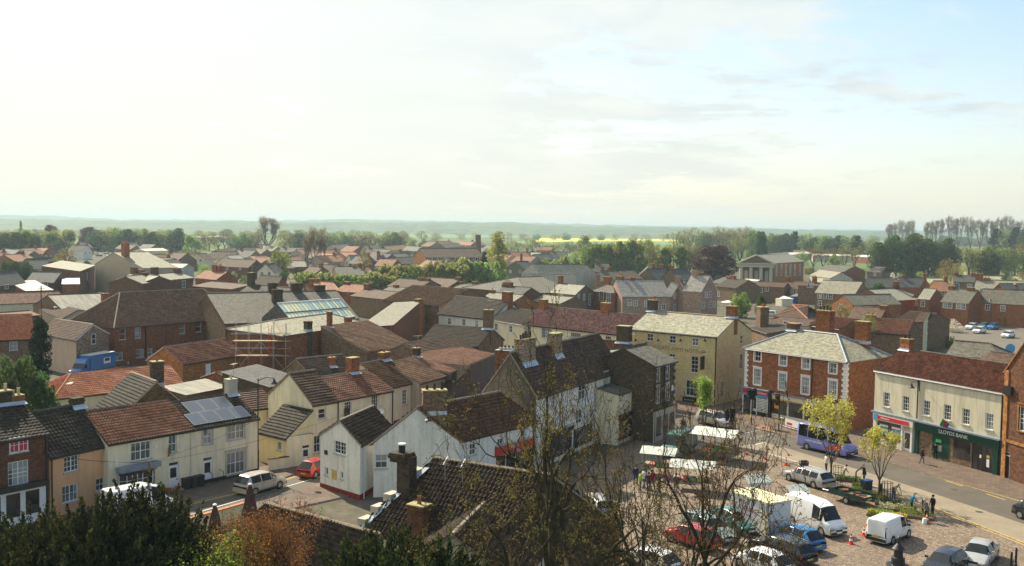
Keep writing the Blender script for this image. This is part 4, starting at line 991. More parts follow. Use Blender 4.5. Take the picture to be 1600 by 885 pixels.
H.sheet('F', .05, xs_ - .1, .0, .5, BLACK, 'stall_riser', 0, .3); H.sheet('F', .1, 1.35, .5, 2.3, PANE_SHOP, 'shop_window', 0, .28); H.sheet('F', 2.3, xs_ - .35, .5, 2.3, PANE_BRT, 'shop_window', 0, .28)
for i in range(9): H.sheet('F', 2.35, xs_ - .4, .6 + i * .18, .68 + i * .18, WHITE, 'shutter_slat', .28, .30)
for xx in (.05, 1.35, 1.45, 2.2, xs_ - .3): H.sheet('F', xx, xx + .1, 0, 2.3, WHITE, 'shop_pilaster', .28, .36)
H.sheet('F', 1.5, 2.15, .0, 2.1, WHITE, 'shop_door', 0, .15); H.sheet('F', 1.6, 2.05, .8, 1.9, PANE_SHOP, 'door_pane', .15, .17)
H.sheet('F', xs_ - .12, xs_ + .22, 0, 3.3, BLACK, 'shop_pilaster', 0, .45)
H.sheet('F', xs_ + .2, H.L - .4, 2.95, 3.1, LEAD, 'cornice', 0, .35); H.sheet('F', xs_ + .25, H.L - .5, 2.35, 2.95, CREAMP, 'shop_fascia', 0, .2); H.sheet('F', xs_ + .3, H.L - .55, 2.38, 2.50, ORA, 'fascia_stripe', .2, .22)
H.text('F', xs_ + 5.4, 2.74, 'Cooplands', .34, BLACK, .215); H.sheet('F', xs_ + .25, H.L - .5, 0, .65, CREAMP, 'stall_riser', 0, .14)
X = xs_ + .4
for i, w_ in enumerate((2.2, 2.2, 1.1, 2.2, 1.9)):
    if X + w_ > H.L - .6: w_ = H.L - .7 - X
    if w_ < .4: break
    H.sheet('F', X, X + w_ - .12, .65 if i != 2 else .05, 2.3, PANE_SHOP, 'shop_window', 0, .10); H.sheet('F', X + w_ - .12, X + w_ + .06, 0, 2.35, CREAMP, 'shop_pilaster', 0, .2)
    if i == 0: H.sheet('F', X + .2, X + .95, 1.3, 1.95, ORA, 'poster', .10, .12)
    X += w_ + .06
H.finish(BRK_RED, 'hip', Rp=(1270, 519), rmat=SLATE_GRN, ridgemat=LEAD, over=.25, hl=4.2, hr=4.2); H.pipe('F', H.L * .69)
H.sheet('F', 0, H.L, H.h - .22, H.h - .03, WHITE, 'eaves_board', 0, .12)
H.chimney(1240, 506, 1.3, .8, 0, BRK_DRK, yf=.5); H.chimney(1322, 509, 1.6, .8, 0, BRK_RED, x=H.L - 2.2, ztop=11.8, yf=.75); H.chimney(1290, 486, 2.0, 1.0, 4, BRK_RED, yf=.9, potmat=POT_D)
# cream two storey bank
H = House('cream rendered bank with red pantile roof and green ground floor fascia', (1367.7, 578.8), (1569.6, 615), 7.7, D=8, name='bank', cat='bank'); K = H
for u, v in ((1385, 624.8), (1415, 631), (1447.4, 637.9), (1480, 644.8), (1509, 651.3), (1545.6, 659)): H.window('F', u, v, .85, 1.5, 3, 4)
xb, _ = H.hit('F', 1431, 690)
def led(x0, x1, z0, z1, m, n, a, b): return H.sheet('F', x0, x1, z0, z1, m, n, a, b)
led(0, H.L, 3.35, 3.5, LEAD, 'cornice', 0, .45)
led(.3, xb - .1, 2.65, 3.3, CREAMP, 'shop_fascia', 0, .42); led(1.0, xb - .6, 2.75, 3.15, RED2, 'fascia_panel', .42, .45); led(.4, .95, 2.7, 3.25, BLU2, 'fascia_badge', .42, .46); H.text('F', 2.0, 2.95, 'Newsagent', .26, WHITE, .46)
led(.3, .75, 0, 2.65, CREAMP, 'shop_pilaster', 0, .35); led(.8, xb - 1.75, .7, 2.6, PANE_SHOP, 'shop_window', 0, .2); led(.8, xb - 1.75, 0, .7, CREAMP, 'stall_riser', 0, .25)
for i in range(2): led(1.1 + i * 1.6, 2.2 + i * 1.6, 1.4, 2.0, BLU2, 'poster', .2, .22); led(1.1 + i * 1.6, 2.2 + i * 1.6, 2.05, 2.25, WHITE, 'poster', .2, .22)
led(xb - 1.7, xb - 1.5, 0, 2.65, WHITE, 'shop_pilaster', 0, .3); led(xb - 1.45, xb - .5, .05, 2.1, WHITE, 'shop_door', 0, .1); led(xb - 1.3, xb - .65, .4, 1.95, PANE_SHOP, 'door_pane', .1, .12); led(xb - .45, xb - .25, 0, 2.65, WHITE, 'shop_pilaster', 0, .3)
led(xb, H.L - .15, 2.55, 3.3, GREENP, 'bank_fascia', 0, .25); led(xb, xb + .45, 0, 2.55, GREENP, 'bank_pilaster', 0, .22); led(H.L - .75, H.L - .25, 0, 2.55, GREENP, 'bank_pilaster', 0, .22)
xt, _ = H.hit('F', 1492, 683); H.text('F', xt, 2.93, 'LLOYDS BANK', .52, WHITE, .27)
xa, _ = H.hit('F', 1467, 700); xw, _ = H.hit('F', 1503, 710); xd, _ = H.hit('F', 1538, 722)
led(xb + .45, H.L - .75, 0, 2.55, BRK_BRN, 'brick_infill', 0, .06)
led(xa - .75, xa + 1.25, .35, 2.5, GREENP, 'cash_machine_panel', .06, .10); led(xa - .35, xa + .45, 1.75, 2.15, BLACK, 'cash_machine_sign', .10, .14); led(xa - .28, xa + .38, 1.8, 2.1, plain('sign_green', (.05, .45, .08), .5), 'sign_face', .14, .145); led(xa - .05, xa + .5, .95, 1.5, STEEL, 'cash_machine', .10, .22)
led(xw - .95, xw + .95, .7, 2.5, PANE_SHOP, 'bank_window', .06, .08); led(xd - 1.3, xd + 1.45, .05, 2.5, PANE_SHOP, 'bank_entrance', .06, .08)
for a in (-1.3, -.65, .25, 1.4): led(xd + a, xd + a + .06, .05, 2.5, BLACK, 'door_frame', .08, .11)
led(xd - .0 + .32, xd + .62, .6, 1.35, WHITE, 'notice', .11, .12); led(xd + .32, xd + .62, 1.45, 1.7, PLATE_Y, 'notice', .11, .12); led(xd - .45, xd - .25, 1.3, 1.6, WHITE, 'notice', .11, .12)
H.finish(REN_GRYCR, 'gable', Rp=(1490, 557), rmat=PANT_RED, geo='pantile', over=.12, ridgemat=RIDGE_DK); H.sheet('F', -.1, H.L + .05, H.h - .12, H.h - .0, WHITE, 'eaves_board', 0, .16)
H.chimney(1401, 528, 1.2, .7, 2, BRK_RED, potmat=POT_D); xp, _ = H.hit('F', 1434, 640); H.pipe('F', xp, z0=3.6, r=.06); wall_lamp(H, 'F', 1437, 604); H.pipe('F', H.L - .1, r=.09)
HOUSE_BANK = H
m = MB(); xf, zf = H.hit('F', 1489, 668); o, t, n, l = H.side('F'); b = o + t * xf + Vector((0, 0, zf)); m.tube(b, b + n * 1.1 + Vector((0, 0, .9)) - t * .4, .025, .02, BLACK, 6)
fl = m.build('flagpole', H.root); m = MB(); p = b + n * 1.0 + Vector((0, 0, .82)) - t * .38; q = b + n * .35 + Vector((0, 0, .3)) - t * .12; dn = Vector((0, 0, -.65)) - t * .35
FG = [plain('flag_green', (.02, .25, .05), .8), plain('flag_red', (.5, .04, .03), .8), plain('flag_blue', (.03, .1, .4), .8)]
for i in range(3): a, c = p.lerp(q, i / 3), p.lerp(q, (i + 1) / 3); m.poly([a, c, c + dn * (1 - .1 * i), a + dn * (1 - .1 * i)], FG[i])
m.build('flag', fl)
H = House('dark red brick building with stone coped gable at the right edge', (1571.5, 578), (1700, 604), 9.9, D=9, name='corner_building', cat='house')
H.window('F', 1598, 655, .95, 2.2, 2, 3, surround=BRK_ORG); H.door('F', 1581, 1.0, 2.5, BLACK, glass=0); 
H.finish(BRK_DRK, 'gable', rise=6.0, rmat=CONC_DRK, ridge='y', vergemat=BRK_ORG); H.sheet('F', 0, H.L, 3.4, 3.65, BRK_ORG, 'string_course', 0, .08); H.sheet('F', 0, .5, 0, 9.9, BRK_ORG, 'pilaster', 0, .10); H.sheet('F', .1, 1.1, 7.7, 8.5, BLACK, 'bracket', 0, .3)

# ------------------------------------------------------------ second rank, left: yard, brick hall, outbuildings
H = House('brick outbuilding with bright orange new pantile hip roof behind the solar panel house', (85, 622), (285, 599), 3.0, D=6.5, name='outbuilding', cat='outbuilding')
H.finish({'F': REN_YEL, 'L': REN_YEL, 'R': BRK_RED, 'B': BRK_RED}, 'hipL', Rp=(180, 578), rmat=PANT_NEW, geo='pantile', ridgemat=RIDGE_OR)
H.sheet('F', 1.2, 4.6, 0, 1.2, WHITE, 'flat_roof', .2, 3.0)
H = House('dark tiled gable roof with brown chimney just behind the red pantile shop roof', (186, 652), (300, 640), 3.6, D=7, name='rear_wing', cat='house')
H.finish(BRK_SOOT, 'gable', Rp=(236, 597), rmat=CONC_DRK, geo='conc', ridge='y', ridgemat=MORTAR); H.chimney(256.5, 594, 1.1, .9, 1, BRK_SOOT, x=H.L * .62, y=2.2, ztop=8.3, potmat=POT)
H = House('brick barn with orange mottled pantiles and tall white door', (285.5, 568), (379, 553), 4.3, D=6, name='barn', cat='barn')
x, _ = H.hit('F', 325, 577); H.sheet('F', x - .45, x + .45, 1.2, 3.7, WHITE, 'door', 0, .05)
H.finish(BRK_ORG, 'gable', Rp=(320, 534), rmat=PANT_RED, geo='pantile', ridgemat=MORTAR)
H = House('corrugated lean-to canopy in front of the orange pantiled barn', (290, 617), (362, 603), 2.9, D=4.2, name='lean_to', cat='lean-to')
H.finish(WOOD, 'lean', rise=.5, rmat=SHEET_GRY, gutter=False)
H = House('cream gable end cottage with peeling pink side wall by the blue lorry', (119, 531), (170, 521), 5.2, dv=(-9, 7.5), name='cottage')
H.window('F', 146, 530, 1.15, 1.5, 1, 2); H.finish({'F': BRK_MIX, 'L': REN_PINK, 'R': BRK_MIX, 'B': BRK_MIX}, 'gable', Rp=(144, 507.5), rmat=CONC_BRN, geo='conc', ridge='y', ridgemat=MORTAR, vergemat=WHITE)
H = House('large brick hall with long brown hipped pantile roof', (179, 511.3), (383, 495.5), 6.0, D=13, name='brick_hall', cat='hall')
for u, v in ((191.5, 522.5), (215.3, 520.3), (284.5, 513.3), (310.5, 510.8)): H.window('F', u, v, 1.05, 1.7, 1, 2)
for u, v, w_ in ((186.5, 557), (218.8, 552.5), (234.4, 551)) and ((186.5, 557, 1.3), (218.8, 552.5, 1.3), (234.4, 551, .9), (262, 547, .9)): H.window('F', u, v, w_, 1.3, 1, 2, pane=PANE_BRT, mid=w_ < 1)
H.finish(BRK_RED, 'hip', Rp=(270, 453.8), rmat=PANT_HALL, geo='pantile', ridgemat=MORTAR, hl=5, hr=4); H.pipe('F', 5.3, r=.09); H.pipe('F', 9.0); 
H = House('brick workshop wing with pale slate roof right of the brick hall', (329, 500.5), (372, 503), 5.7, D=9, name='workshop_wing', cat='workshop')
H.window('F', 336, 511, 1.1, 1.7, 2, 1, mid=False); H.finish(BRK_BRN, 'hipL', Rp=(378, 484), rmat=SLATE_PAL)
H = House('large workshop with soot grey slate roof and four chimneys', (352, 505), (560, 497), 6.5, D=20, name='workshop', cat='workshop')
H.finish(BRK_BRN, 'gable', Rp=(480, 455), rmat=SLATE_GRY, ridgemat=MORTAR, hl=7, hr=4)
for u, v, w_ in ((426, 443, 1.4), (433, 453, 1.6), (463, 443.5, 1.8), (499, 446.5, 1.8)): H.chimney(u, v, w_, 1.0, 1, BRK_SOOT, yf=.5 if v < 450 else .3, potmat=POT_Y, capmat=BRK_SOOT)
H = House('mossy hip roofed workshop front with scaffolding at its corner', (356, 514), (444, 524.5), 7.0, C=(573, 505), name='workshop', cat='workshop')
H.finish({'F': BRK_DRK, 'R': BRK_RED, 'L': BRK_DRK, 'B': BRK_DRK}, 'hip', rise=1.3, rmat=SLATE_GRN, ridge='y', ridgemat=MORTAR, hl=4, hr=3, over=.15)
for u, top in ((483, 500), (545.6, 503), ):
    x, _ = H.hit('R', u, 530); H.chimney(0, 0, .8, .9, 0, BRK_SOOT if u < 500 else BRK_RED, x=H.L + .15, y=x, ztop=7.9 + (.5 if u < 500 else .2), zb=0, capmat=BRK_SOOT)
WS = H
# glazed lantern
def lantern():
    P1, P2, P3, P4 = at(458, 505, 7.3), at(555, 495, 7.3), at(531, 467.5, 9.9), at(433, 474.4, 9.9)
    root = empty('roof_lantern', (P1.x, P1.y, 0), 0, 'long glazed roof lantern with pale yellow and blue panes on the workshop roof', 'skylight')
    o = Vector((P1.x, P1.y, 0)); n_ = 18; cols_ = [(.66, .66, .38), (.66, .68, .46), (.34, .50, .46), (.60, .62, .40), (.45, .58, .52), (.70, .68, .42)]
    gm = [plain('patent_glazing_%s' % w, c, .45, .3, var=.15) for w, c in zip(('straw', 'pale', 'aqua', 'olive', 'blue', 'cream'), cols_)]
    r_ = random.Random(4); E = (P2 - P1); up = (P4 - P1)
    for i in range(n_):
        for j in range(2):
            a, b = i / n_, (i + 1) / n_; c, d = j / 2, (j + 1) / 2
            q = lambda s_, t_: P1 + E * s_ + up * t_ + (P3 - P2 - up) * s_ * t_ - o
            m = MB(); m.poly([q(a + .004, c), q(b - .004, c), q(b - .004, d), q(a + .004, d)], r_.choice(gm)); pts = [q(a + .004, c), q(b - .004, c), q(b - .004, d), q(a + .004, d)]; m.poly([p - Vector((0, 0, .05)) for p in pts][::-1], gm[0]); m.build('glass_pane', root)
    m = MB(); q = lambda s_, t_: P1 + E * s_ + up * t_ + (P3 - P2 - up) * s_ * t_ - o + Vector((0, 0, .04))
    for i in range(n_ + 1): m.tube(q(i / n_, 0), q(i / n_, 1), .05, .05, STEEL, 4)
    for t_ in (0, .5, 1): m.tube(q(0, t_), q(1, t_), .09, .09, BLACK if t_ == .5 else WHITE, 5)
    m.build('glazing_bars', root)
    # its dark back slope and slated gable cheek
    back = Vector((-(P2 - P1).y, (P2 - P1).x, 0)).normalized() * 9; m = MB()
    A, B, Cc, D_ = P1 - o, P2 - o, P3 - o, P4 - o; e = (P4 - P1); bb = Vector((D_.x * 2 - A.x, D_.y * 2 - A.y, 7.3)); bc = Vector((Cc.x * 2 - B.x, Cc.y * 2 - B.y, 7.3))
    m.poly([D_, Cc, bc, bb], SLATE_GRY); m.poly([A, D_, bb], SLATE_BLK); m.poly([B, bc, Cc], SLATE_BLK)
    for a, b in ((A, bb), (bb, bc), (bc, B), (B, A)): m.poly([a - Vector((0, 0, 2.5)), b - Vector((0, 0, 2.5)), b, a], SLATE_BLK)
    m.build('lantern_cheek', root)
lantern()
H = House('pale slate roofed brick building with tall plain chimneys right of the glazed lantern', (560, 512), (614, 508), 6.5, C=(662, 476), name='warehouse', cat='warehouse')
H.finish(BRK_RED, 'gable', Rp=(587, 474), rmat=SLATE_PAL, ridge='x', rpos=.9); H.chimney(664, 468, 1.2, 1.0, 0, BRK_RED, yf=.85, zb=0)
H = House('low building with brown speckled pantile lean-to roof under the workshop wall', (573, 549), (642, 537), 4.6, D=8, name='outbuilding', cat='outbuilding')
H.finish(BRK_BRN, 'lean', rise=3.0, rmat=PANT_TAN, geo='pantile', gutter=False, ridgemat=MORTAR); H.chimney(0, 0, .6, .6, 0, BRK_RED, x=1.2, y=7.4, ztop=9.6, zb=0); 
H = House('small brown pantiled outhouse with slender red chimney in front of the tall brick wall', (487, 588), (556, 580), 4.6, D=6, name='outhouse', cat='outbuilding')
H.finish(BRK_BRN, 'gable', Rp=(523, 555), rmat=PANT_DRK, geo='pantile', ridgemat=MORTAR); H.chimney(518.5, 559, .75, .6, 1, BRK_RED, yf=.2)
H = House('dark tiled back roof running toward the cream inn wall', (657, 535), (747, 541), 5.5, D=9, name='rear_wing', cat='house')
H.finish(BRK_BRN, 'gable', Rp=(710, 510), rmat=CONC_DRK, geo='conc'); H.chimney(752.5, 489, 1.3, .9, 1, BRK_BRN, x=H.L - .5, ztop=10.2, potmat=POT)
H = House('greyish brown tiled roof with short ridge in front of the dark back roof', (662, 557), (740, 545), 5.3, D=7, name='rear_wing', cat='house')
H.finish(BRK_BRN, 'gable', Rp=(694, 528), rmat=CONC_BRN, geo='conc', ridgemat=MORTAR)
H = House('dark felted lean-to roof with white parapet behind the cream gabled cottage', (420, 603), (470, 590), 4.3, D=6, name='outhouse', cat='outbuilding')
H.finish(BRK_SOOT, 'lean', rise=1.2, rmat=SLATE_BLK, gutter=False, vergemat=WHITE)
H = House('small brown tiled outhouse between the solar panel house and the cream gable', (385, 640), (432, 634), 4.2, D=6, name='outhouse', cat='outbuilding')
H.finish(REN_CREAM, 'gable', Rp=(412, 607), rmat=CONC_BRN, geo='conc')
H = House('small red pantiled shed under the scaffolding', (362, 596), (398, 590), 3.4, D=5, name='shed', cat='shed')
H.finish(BRK_RED, 'gable', Rp=(382, 576), rmat=PANT_RED, geo='pantile')

# cream inn range
GI = 'cream range of the inn'
H = House('cream range with dark tiled roof and three small windows, leftmost of the cream row', (685.6, 489.4), (768, 498.7), 5.5, D=9, name='inn_range', cat='house', group=GI)
for u, v in ((702.5, 502), (725, 503.7), (745, 506)): H.window('F', u, v, 1.0, 1.3, 2, 2)
H.finish(REN_WHITE, 'gable', Rp=(745, 465.5), rmat=CONC_DRK, geo='conc'); H.chimney(787, 467, 2.0, 1.0, 0, BRK_RED, x=H.L - .2, ztop=10.2)
H = House('cream range with dark tiled roof between the two red brick chimneys', (768, 499), (818, 507), 5.5, D=9, name='inn_range', cat='house', group=GI)
for u, v in ((775.6, 511), (798.5, 514)): H.window('F', u, v, 1.1, 1.3, 2, 2)
H.finish(REN_CREAM, 'gable', Rp=(803, 482), rmat=CONC_DRK, geo='conc'); H.chimney(833, 480, 1.6, .9, 0, BRK_RED, x=H.L - .2, ztop=9.6)
H = House('long cream range with pink red pantile roof and big brick chimney', (818.7, 506.2), (988, 524.5), 5.5, D=8.5, name='inn_range', cat='house', group=GI)
H.window('F', 825.6, 516, 1.1, 1.4, 2, 2); H.window('F', 853.7, 521, 2.3, 1.7, 5, 3, mid=False); H.window('F', 899, 524.5, 2.2, .9, 5, 1, mid=False); H.window('F', 950, 529.5, 1.2, .8, 3, 1, mid=False)
H.finish({'F': REN_CREAM, 'L': REN_CREAM, 'R': BRK_DRK, 'B': REN_CREAM}, 'gable', Rp=(910, 484.5), rmat=PANT_PNK, geo='pantile', ridgemat=RIDGE_DK); H.chimney(947, 474, 1.7, .9, 1, BRK_RED, potmat=POT_Y)
H = House('large brown pantile roof with brick parapet left of the cream range', (598, 470), (686, 478), 6.5, D=17, name='warehouse', cat='warehouse')
H.finish(BRK_BRN, 'gable', Rp=(678, 448.5), rmat=PANT_TAN, geo='pantile'); 

# far left of the second rank
H = House('brick house with red and white glinting pantiles at the left edge', (-40, 531.5), (52, 528), 4.5, D=7, name='cottage')
H.window('F', 21, 541, 1.1, 1.3, 2, 2); H.finish(BRK_BRN, 'gable', Rp=(30, 492), rmat=PANT_NEW, geo='pantile', ridgemat=RIDGE_OR)
H = House('long low cream building with red brown pantile roof and telegraph pole', (-40, 476), (100, 471), 3.8, D=8, name='long_cottage', cat='house')
H.window('F', 58, 477, 1.2, 1.4, 2, 2); H.finish(REN_YEL, 'gable', Rp=(50, 455.5), rmat=FAR_PANT)
H = House('small brown roof behind the red pantile cottage at the left edge', (0, 497), (62, 492), 4.5, D=6, name='cottage'); H.finish(BRK_BRN, 'gable', Rp=(30, 487), rmat=FAR_PANT)
H = House('mossy grey sheeted roof with brick chimney behind the brown gabled cottage', (100, 486), (186, 482), 5.0, D=16, name='workshop', cat='workshop')
H.finish(BRK_BRN, 'gable', Rp=(150, 458.8), rmat=SHEET_GRY); H.chimney(164, 459, 1.3, .9, 1, BRK_RED, yf=.1)
H = House('brown tiled cottage with two box skylights and cream right gable', (61.7, 484), (97, 499), 4.6, C=(144, 487.5), name='cottage')
H.finish(REN_TAN, 'gable', Rp=(83, 471), rmat=CONC_BRN, geo='conc', ridge='x')
H.sheet('F', 2, 3, H.h + .7, H.h + 1.0, WHITE, 'skylight', -2.6, -1.6); H.sheet('F', 5.6, 6.6, H.h + .7, H.h + 1.0, WHITE, 'skylight', -2.6, -1.6)
H = House('grey tiled small roof over the garden bush at the left edge', (-25, 588), (36, 575), 3.0, D=6, name='shed', cat='shed'); H.finish(BRK_BRN, 'gable', Rp=(5, 553), rmat=PANT_TAN, geo='pantile')
H = House('tall brown rendered hall gable with twin brick chimney pots', (148.5, 413), (224, 419), 8.5, D=11, name='tall_hall', cat='hall')
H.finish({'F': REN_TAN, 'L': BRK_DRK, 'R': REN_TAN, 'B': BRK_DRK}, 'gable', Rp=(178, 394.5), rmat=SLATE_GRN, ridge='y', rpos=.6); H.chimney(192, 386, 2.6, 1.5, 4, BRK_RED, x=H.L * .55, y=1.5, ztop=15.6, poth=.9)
H = House('brick side range of the tall hall with one sash window', (124, 424), (148, 414.5), 7.6, D=10, name='side_range', cat='house')
H.window('F', 136, 432, 1.6, 2.4, 2, 2); H.finish(BRK_DRK, 'lean', rise=1.5, rmat=SLATE_GRN)
H = House('building with brilliant white sheet roof left of the tall hall', (97, 444), (124, 443.8), 5.0, D=30, name='shed', cat='shed'); H.finish(BRK_RED, 'lean', rise=1.2, rmat=WHITE, gutter=False)
H = House('small slatted glasshouse roof behind the long cream building', (40, 454.5), (83, 453), 3.5, D=12, name='glasshouse', cat='greenhouse'); H.finish(BRK_RED, 'lean', rise=2.0, rmat=SHEET_WHT, gutter=False)
for lab, A_, B_, R_, ch in (('brick terrace house with pale slate lean roofs, left end of the chimneyed terrace', (182, 437), (222, 442), (205, 427), ((206, 418), (221, 422.5))),
                            ('brick terrace house with white lintelled window in the middle of the chimneyed terrace', (222, 443), (268, 438), (240, 428), ((226, 427), (250, 426.5), (258, 417))),
                            ('brick terrace house with cream lintel at the right end of the chimneyed terrace', (266, 437), (302, 434), (280, 426), ((276.5, 420), (303, 423)))):
    H = House(lab, A_, B_, 6.5, D=9, name='terraced_house', group='chimneyed brick terrace on the left')
    H.window('F', (A_[0] + B_[0]) / 2 + 3, A_[1] + 7.5, 1.8, 2.0, 2, 2); H.finish(BRK_DRK, 'gable', Rp=R_, rmat=SLATE_PAL)
    for u, v in ch: H.chimney(u, v, 2.2, 1.2, 0, BRK_DRK, capmat=BRK_DRK)
H = House('orange tiled house with red brick gable and cluster of pots beyond the terrace', (305, 434), (338, 437), 6.0, C=(372, 436), name='terraced_house'); H.finish(BRK_RED, 'gable', Rp=(335, 423), rmat=FAR_ORANGE); H.chimney(337, 414.5, 2.2, 1.2, 3, BRK_RED); H.chimney(344, 416, 1.4, 1.2, 3, BRK_RED)
H = House('brown ridged roof between the brick hall and the orange tiled house', (300, 447), (362, 452), 5.5, D=12, name='house'); H.finish(BRK_DRK, 'gable', Rp=(340, 441), rmat=FAR_BROWN)
H = House('dark grey tiled roof with small skylight right of the brick hall', (345, 478), (430, 487), 5.5, D=14, name='house'); H.finish(BRK_BRN, 'gable', Rp=(395, 445), rmat=CONC_DRK); H.chimney(390, 420, 1.4, 1.0, 0, BRK_SOOT, ztop=12)
H = House('grey tiled house with red brick gable left of the soot grey workshop', (398, 443), (432, 447), 5.5, C=(450, 446), name='house'); H.finish(BRK_RED, 'gable', Rp=(410, 430), rmat=CONC_DRK)
# ------------------------------------------------------------ middle distance, centre and right
def simple(label, A, B, h, Rp, rmat, wall, D=8, C=None, dv=None, typ='gable', ridge='x', wins=(), wins_k='F', ch=(), name='brick_house', cat='house', group=None, wsize=(1.1, 1.5), rise=None, **kw):
    H = House(label, A, B, h, D=D, C=C, dv=dv, name=name, cat=cat, group=group)
    for w in wins:
        k = w[2] if len(w) > 2 else wins_k; ws = w[3] if len(w) > 3 else wsize; H.window(k, w[0], w[1], ws[0], ws[1], 2, 2)
    H.finish(wall, typ, Rp=Rp, rise=rise, rmat=rmat, ridge=ridge, **kw)
    for c in ch: H.chimney(c[0], c[1], c[2] if len(c) > 2 else 1.4, 1.0, c[3] if len(c) > 3 else 2, c[4] if len(c) > 4 else BRK_RED, yf=c[5] if len(c) > 5 else .5)
    return H
simple('big pale stone shed with white mossy roof beyond the slate hipped hall', (815, 427.5), (900, 428.5), 7, (885, 413.5), SLATE_PAL, STONE, C=(932, 427.5), name='stone_shed', cat='shed')
simple('long grey slate hall with lead hips in front of the pale stone shed', (823.7, 458.5), (898, 455.5), 6, (850, 432.5), SLATE_GRY, BRK_DRK, D=26, typ='hipL', name='hall', cat='hall', hl=8)
simple('brown brick gabled school range with three tall white windows', (858.7, 457), (898.7, 460.6), 6, (880, 443.5), SLATE_PAL, BRK_BRN, C=(928.7, 456), wins=((903.9, 469.4, 'R', (1.5, 3)), (912.5, 468.7, 'R', (1.5, 3)), (921.3, 468, 'R', (1.5, 3)), (876, 464, 'F', (1.6, 1.2))), ch=((873, 431, 1.0, 1),), name='school', cat='school')
simple('low slate roofed block with skylight in front of the school range', (821, 470), (875, 474.5), 4.2, (850, 461), SLATE_PAL, BRK_BRN, D=10, name='outbuilding')
simple('white roofed low house left of the school range', (745, 471), (795, 476), 5.0, (770, 457), SLATE_PAL, BRK_RED, D=9, ch=((765, 470, 1.0, 1),))
simple('dark brick row house crowned with many pots left of the slate hall', (770, 460), (812, 463), 5.6, (790, 447), SLATE_BLK, BRK_DRK, D=9, ch=((778, 443, 2.5, 4), (794, 441.5, 2.5, 4)))
simple('red brick villa with hipped grey roof and two stout chimneys', (924, 454.5), (960, 457.8), 6.2, (955, 444), SLATE_GRY, BRK_RED, C=(985, 456), typ='hip', wins=((940, 463), (951, 465)), wsize=(1.5, 2.6), ch=((949, 433, 2.2, 3), (968.7, 432, 2.2, 3)), name='brick_villa')
simple('newly built brown brick range with striped grey roof and small dormer', (972.5, 463), (1047, 463), 5.6, (1020, 437), CONC_PALE, BRK_NEW, D=11, wins=((984, 473), (993, 474), (1010, 475), (1026, 479), (1037, 480)), name='new_range', ch=((987, 440, 1.2, 1),))
simple('newly built gabled brick house, narrower of the two pointed gables', (1036, 462.5), (1048.7, 463), 5.6, (1045, 440.5), CONC_PALE, BRK_NEW, C=(1075, 461.3), wins=((1054, 462.5, 'R'), (1065.4, 461.6, 'R'), (1054, 480, 'R'), (1065.4, 479, 'R')), ch=((1059, 432, 1.3, 1, BRK_NEW),), name='new_house', vergemat=WHITE)
simple('newly built low link with striped roof between the two pointed gables', (1074, 467.5), (1090, 467), 5.0, (1078, 445.5), CONC_PALE, BRK_NEW, D=9, wins=((1076, 477.5), (1085, 477)), name='new_link')
simple('newly built tall gabled brick house, wider of the two pointed gables', (1068, 453.5), (1096, 455), 7.2, (1086, 429.5), CONC_PALE, BRK_NEW, C=(1121, 453.7), wins=((1103.5, 461, 'R'), (1110, 460.4, 'R'), (1099, 477.5, 'R'), (1110, 476.5, 'R'), (1116, 476, 'R')), ch=((1087.5, 424, 1.4, 2, BRK_NEW),), name='new_house', vergemat=WHITE)
simple('low dark roofed house between the pointed gable and the chapel', (1118, 447), (1150, 450), 4.6, (1135, 435), CONC_DRK, BRK_BRN, D=10, ch=((1121, 432, 1.5, 2), (1146, 431, 1.5, 2)), wins=((1123, 460),))
simple('long low dark roof in front of the copper beech', (1110, 441), (1160, 449), 4.2, (1140, 434.5), SLATE_BLK, BRK_BRN, D=10)
simple('white metal roofed shed in front of the chapel portico', (1150, 443), (1171, 445), 4.0, (1160, 435), SHEET_WHT, BRK_RED, D=9, name='shed', cat='shed')
simple('small white shed beside the round green tree', (1168, 452), (1178, 452), 4.0, (1178, 446), SHEET_WHT, BRK_RED, C=(1185, 447), name='shed', cat='shed')
simple('row house below the chapel with two small windows', (1178, 447), (1225, 449), 5.0, (1200, 441), CONC_BRN, BRK_BRN, D=8, wins=((1189, 454), (1198, 452)))
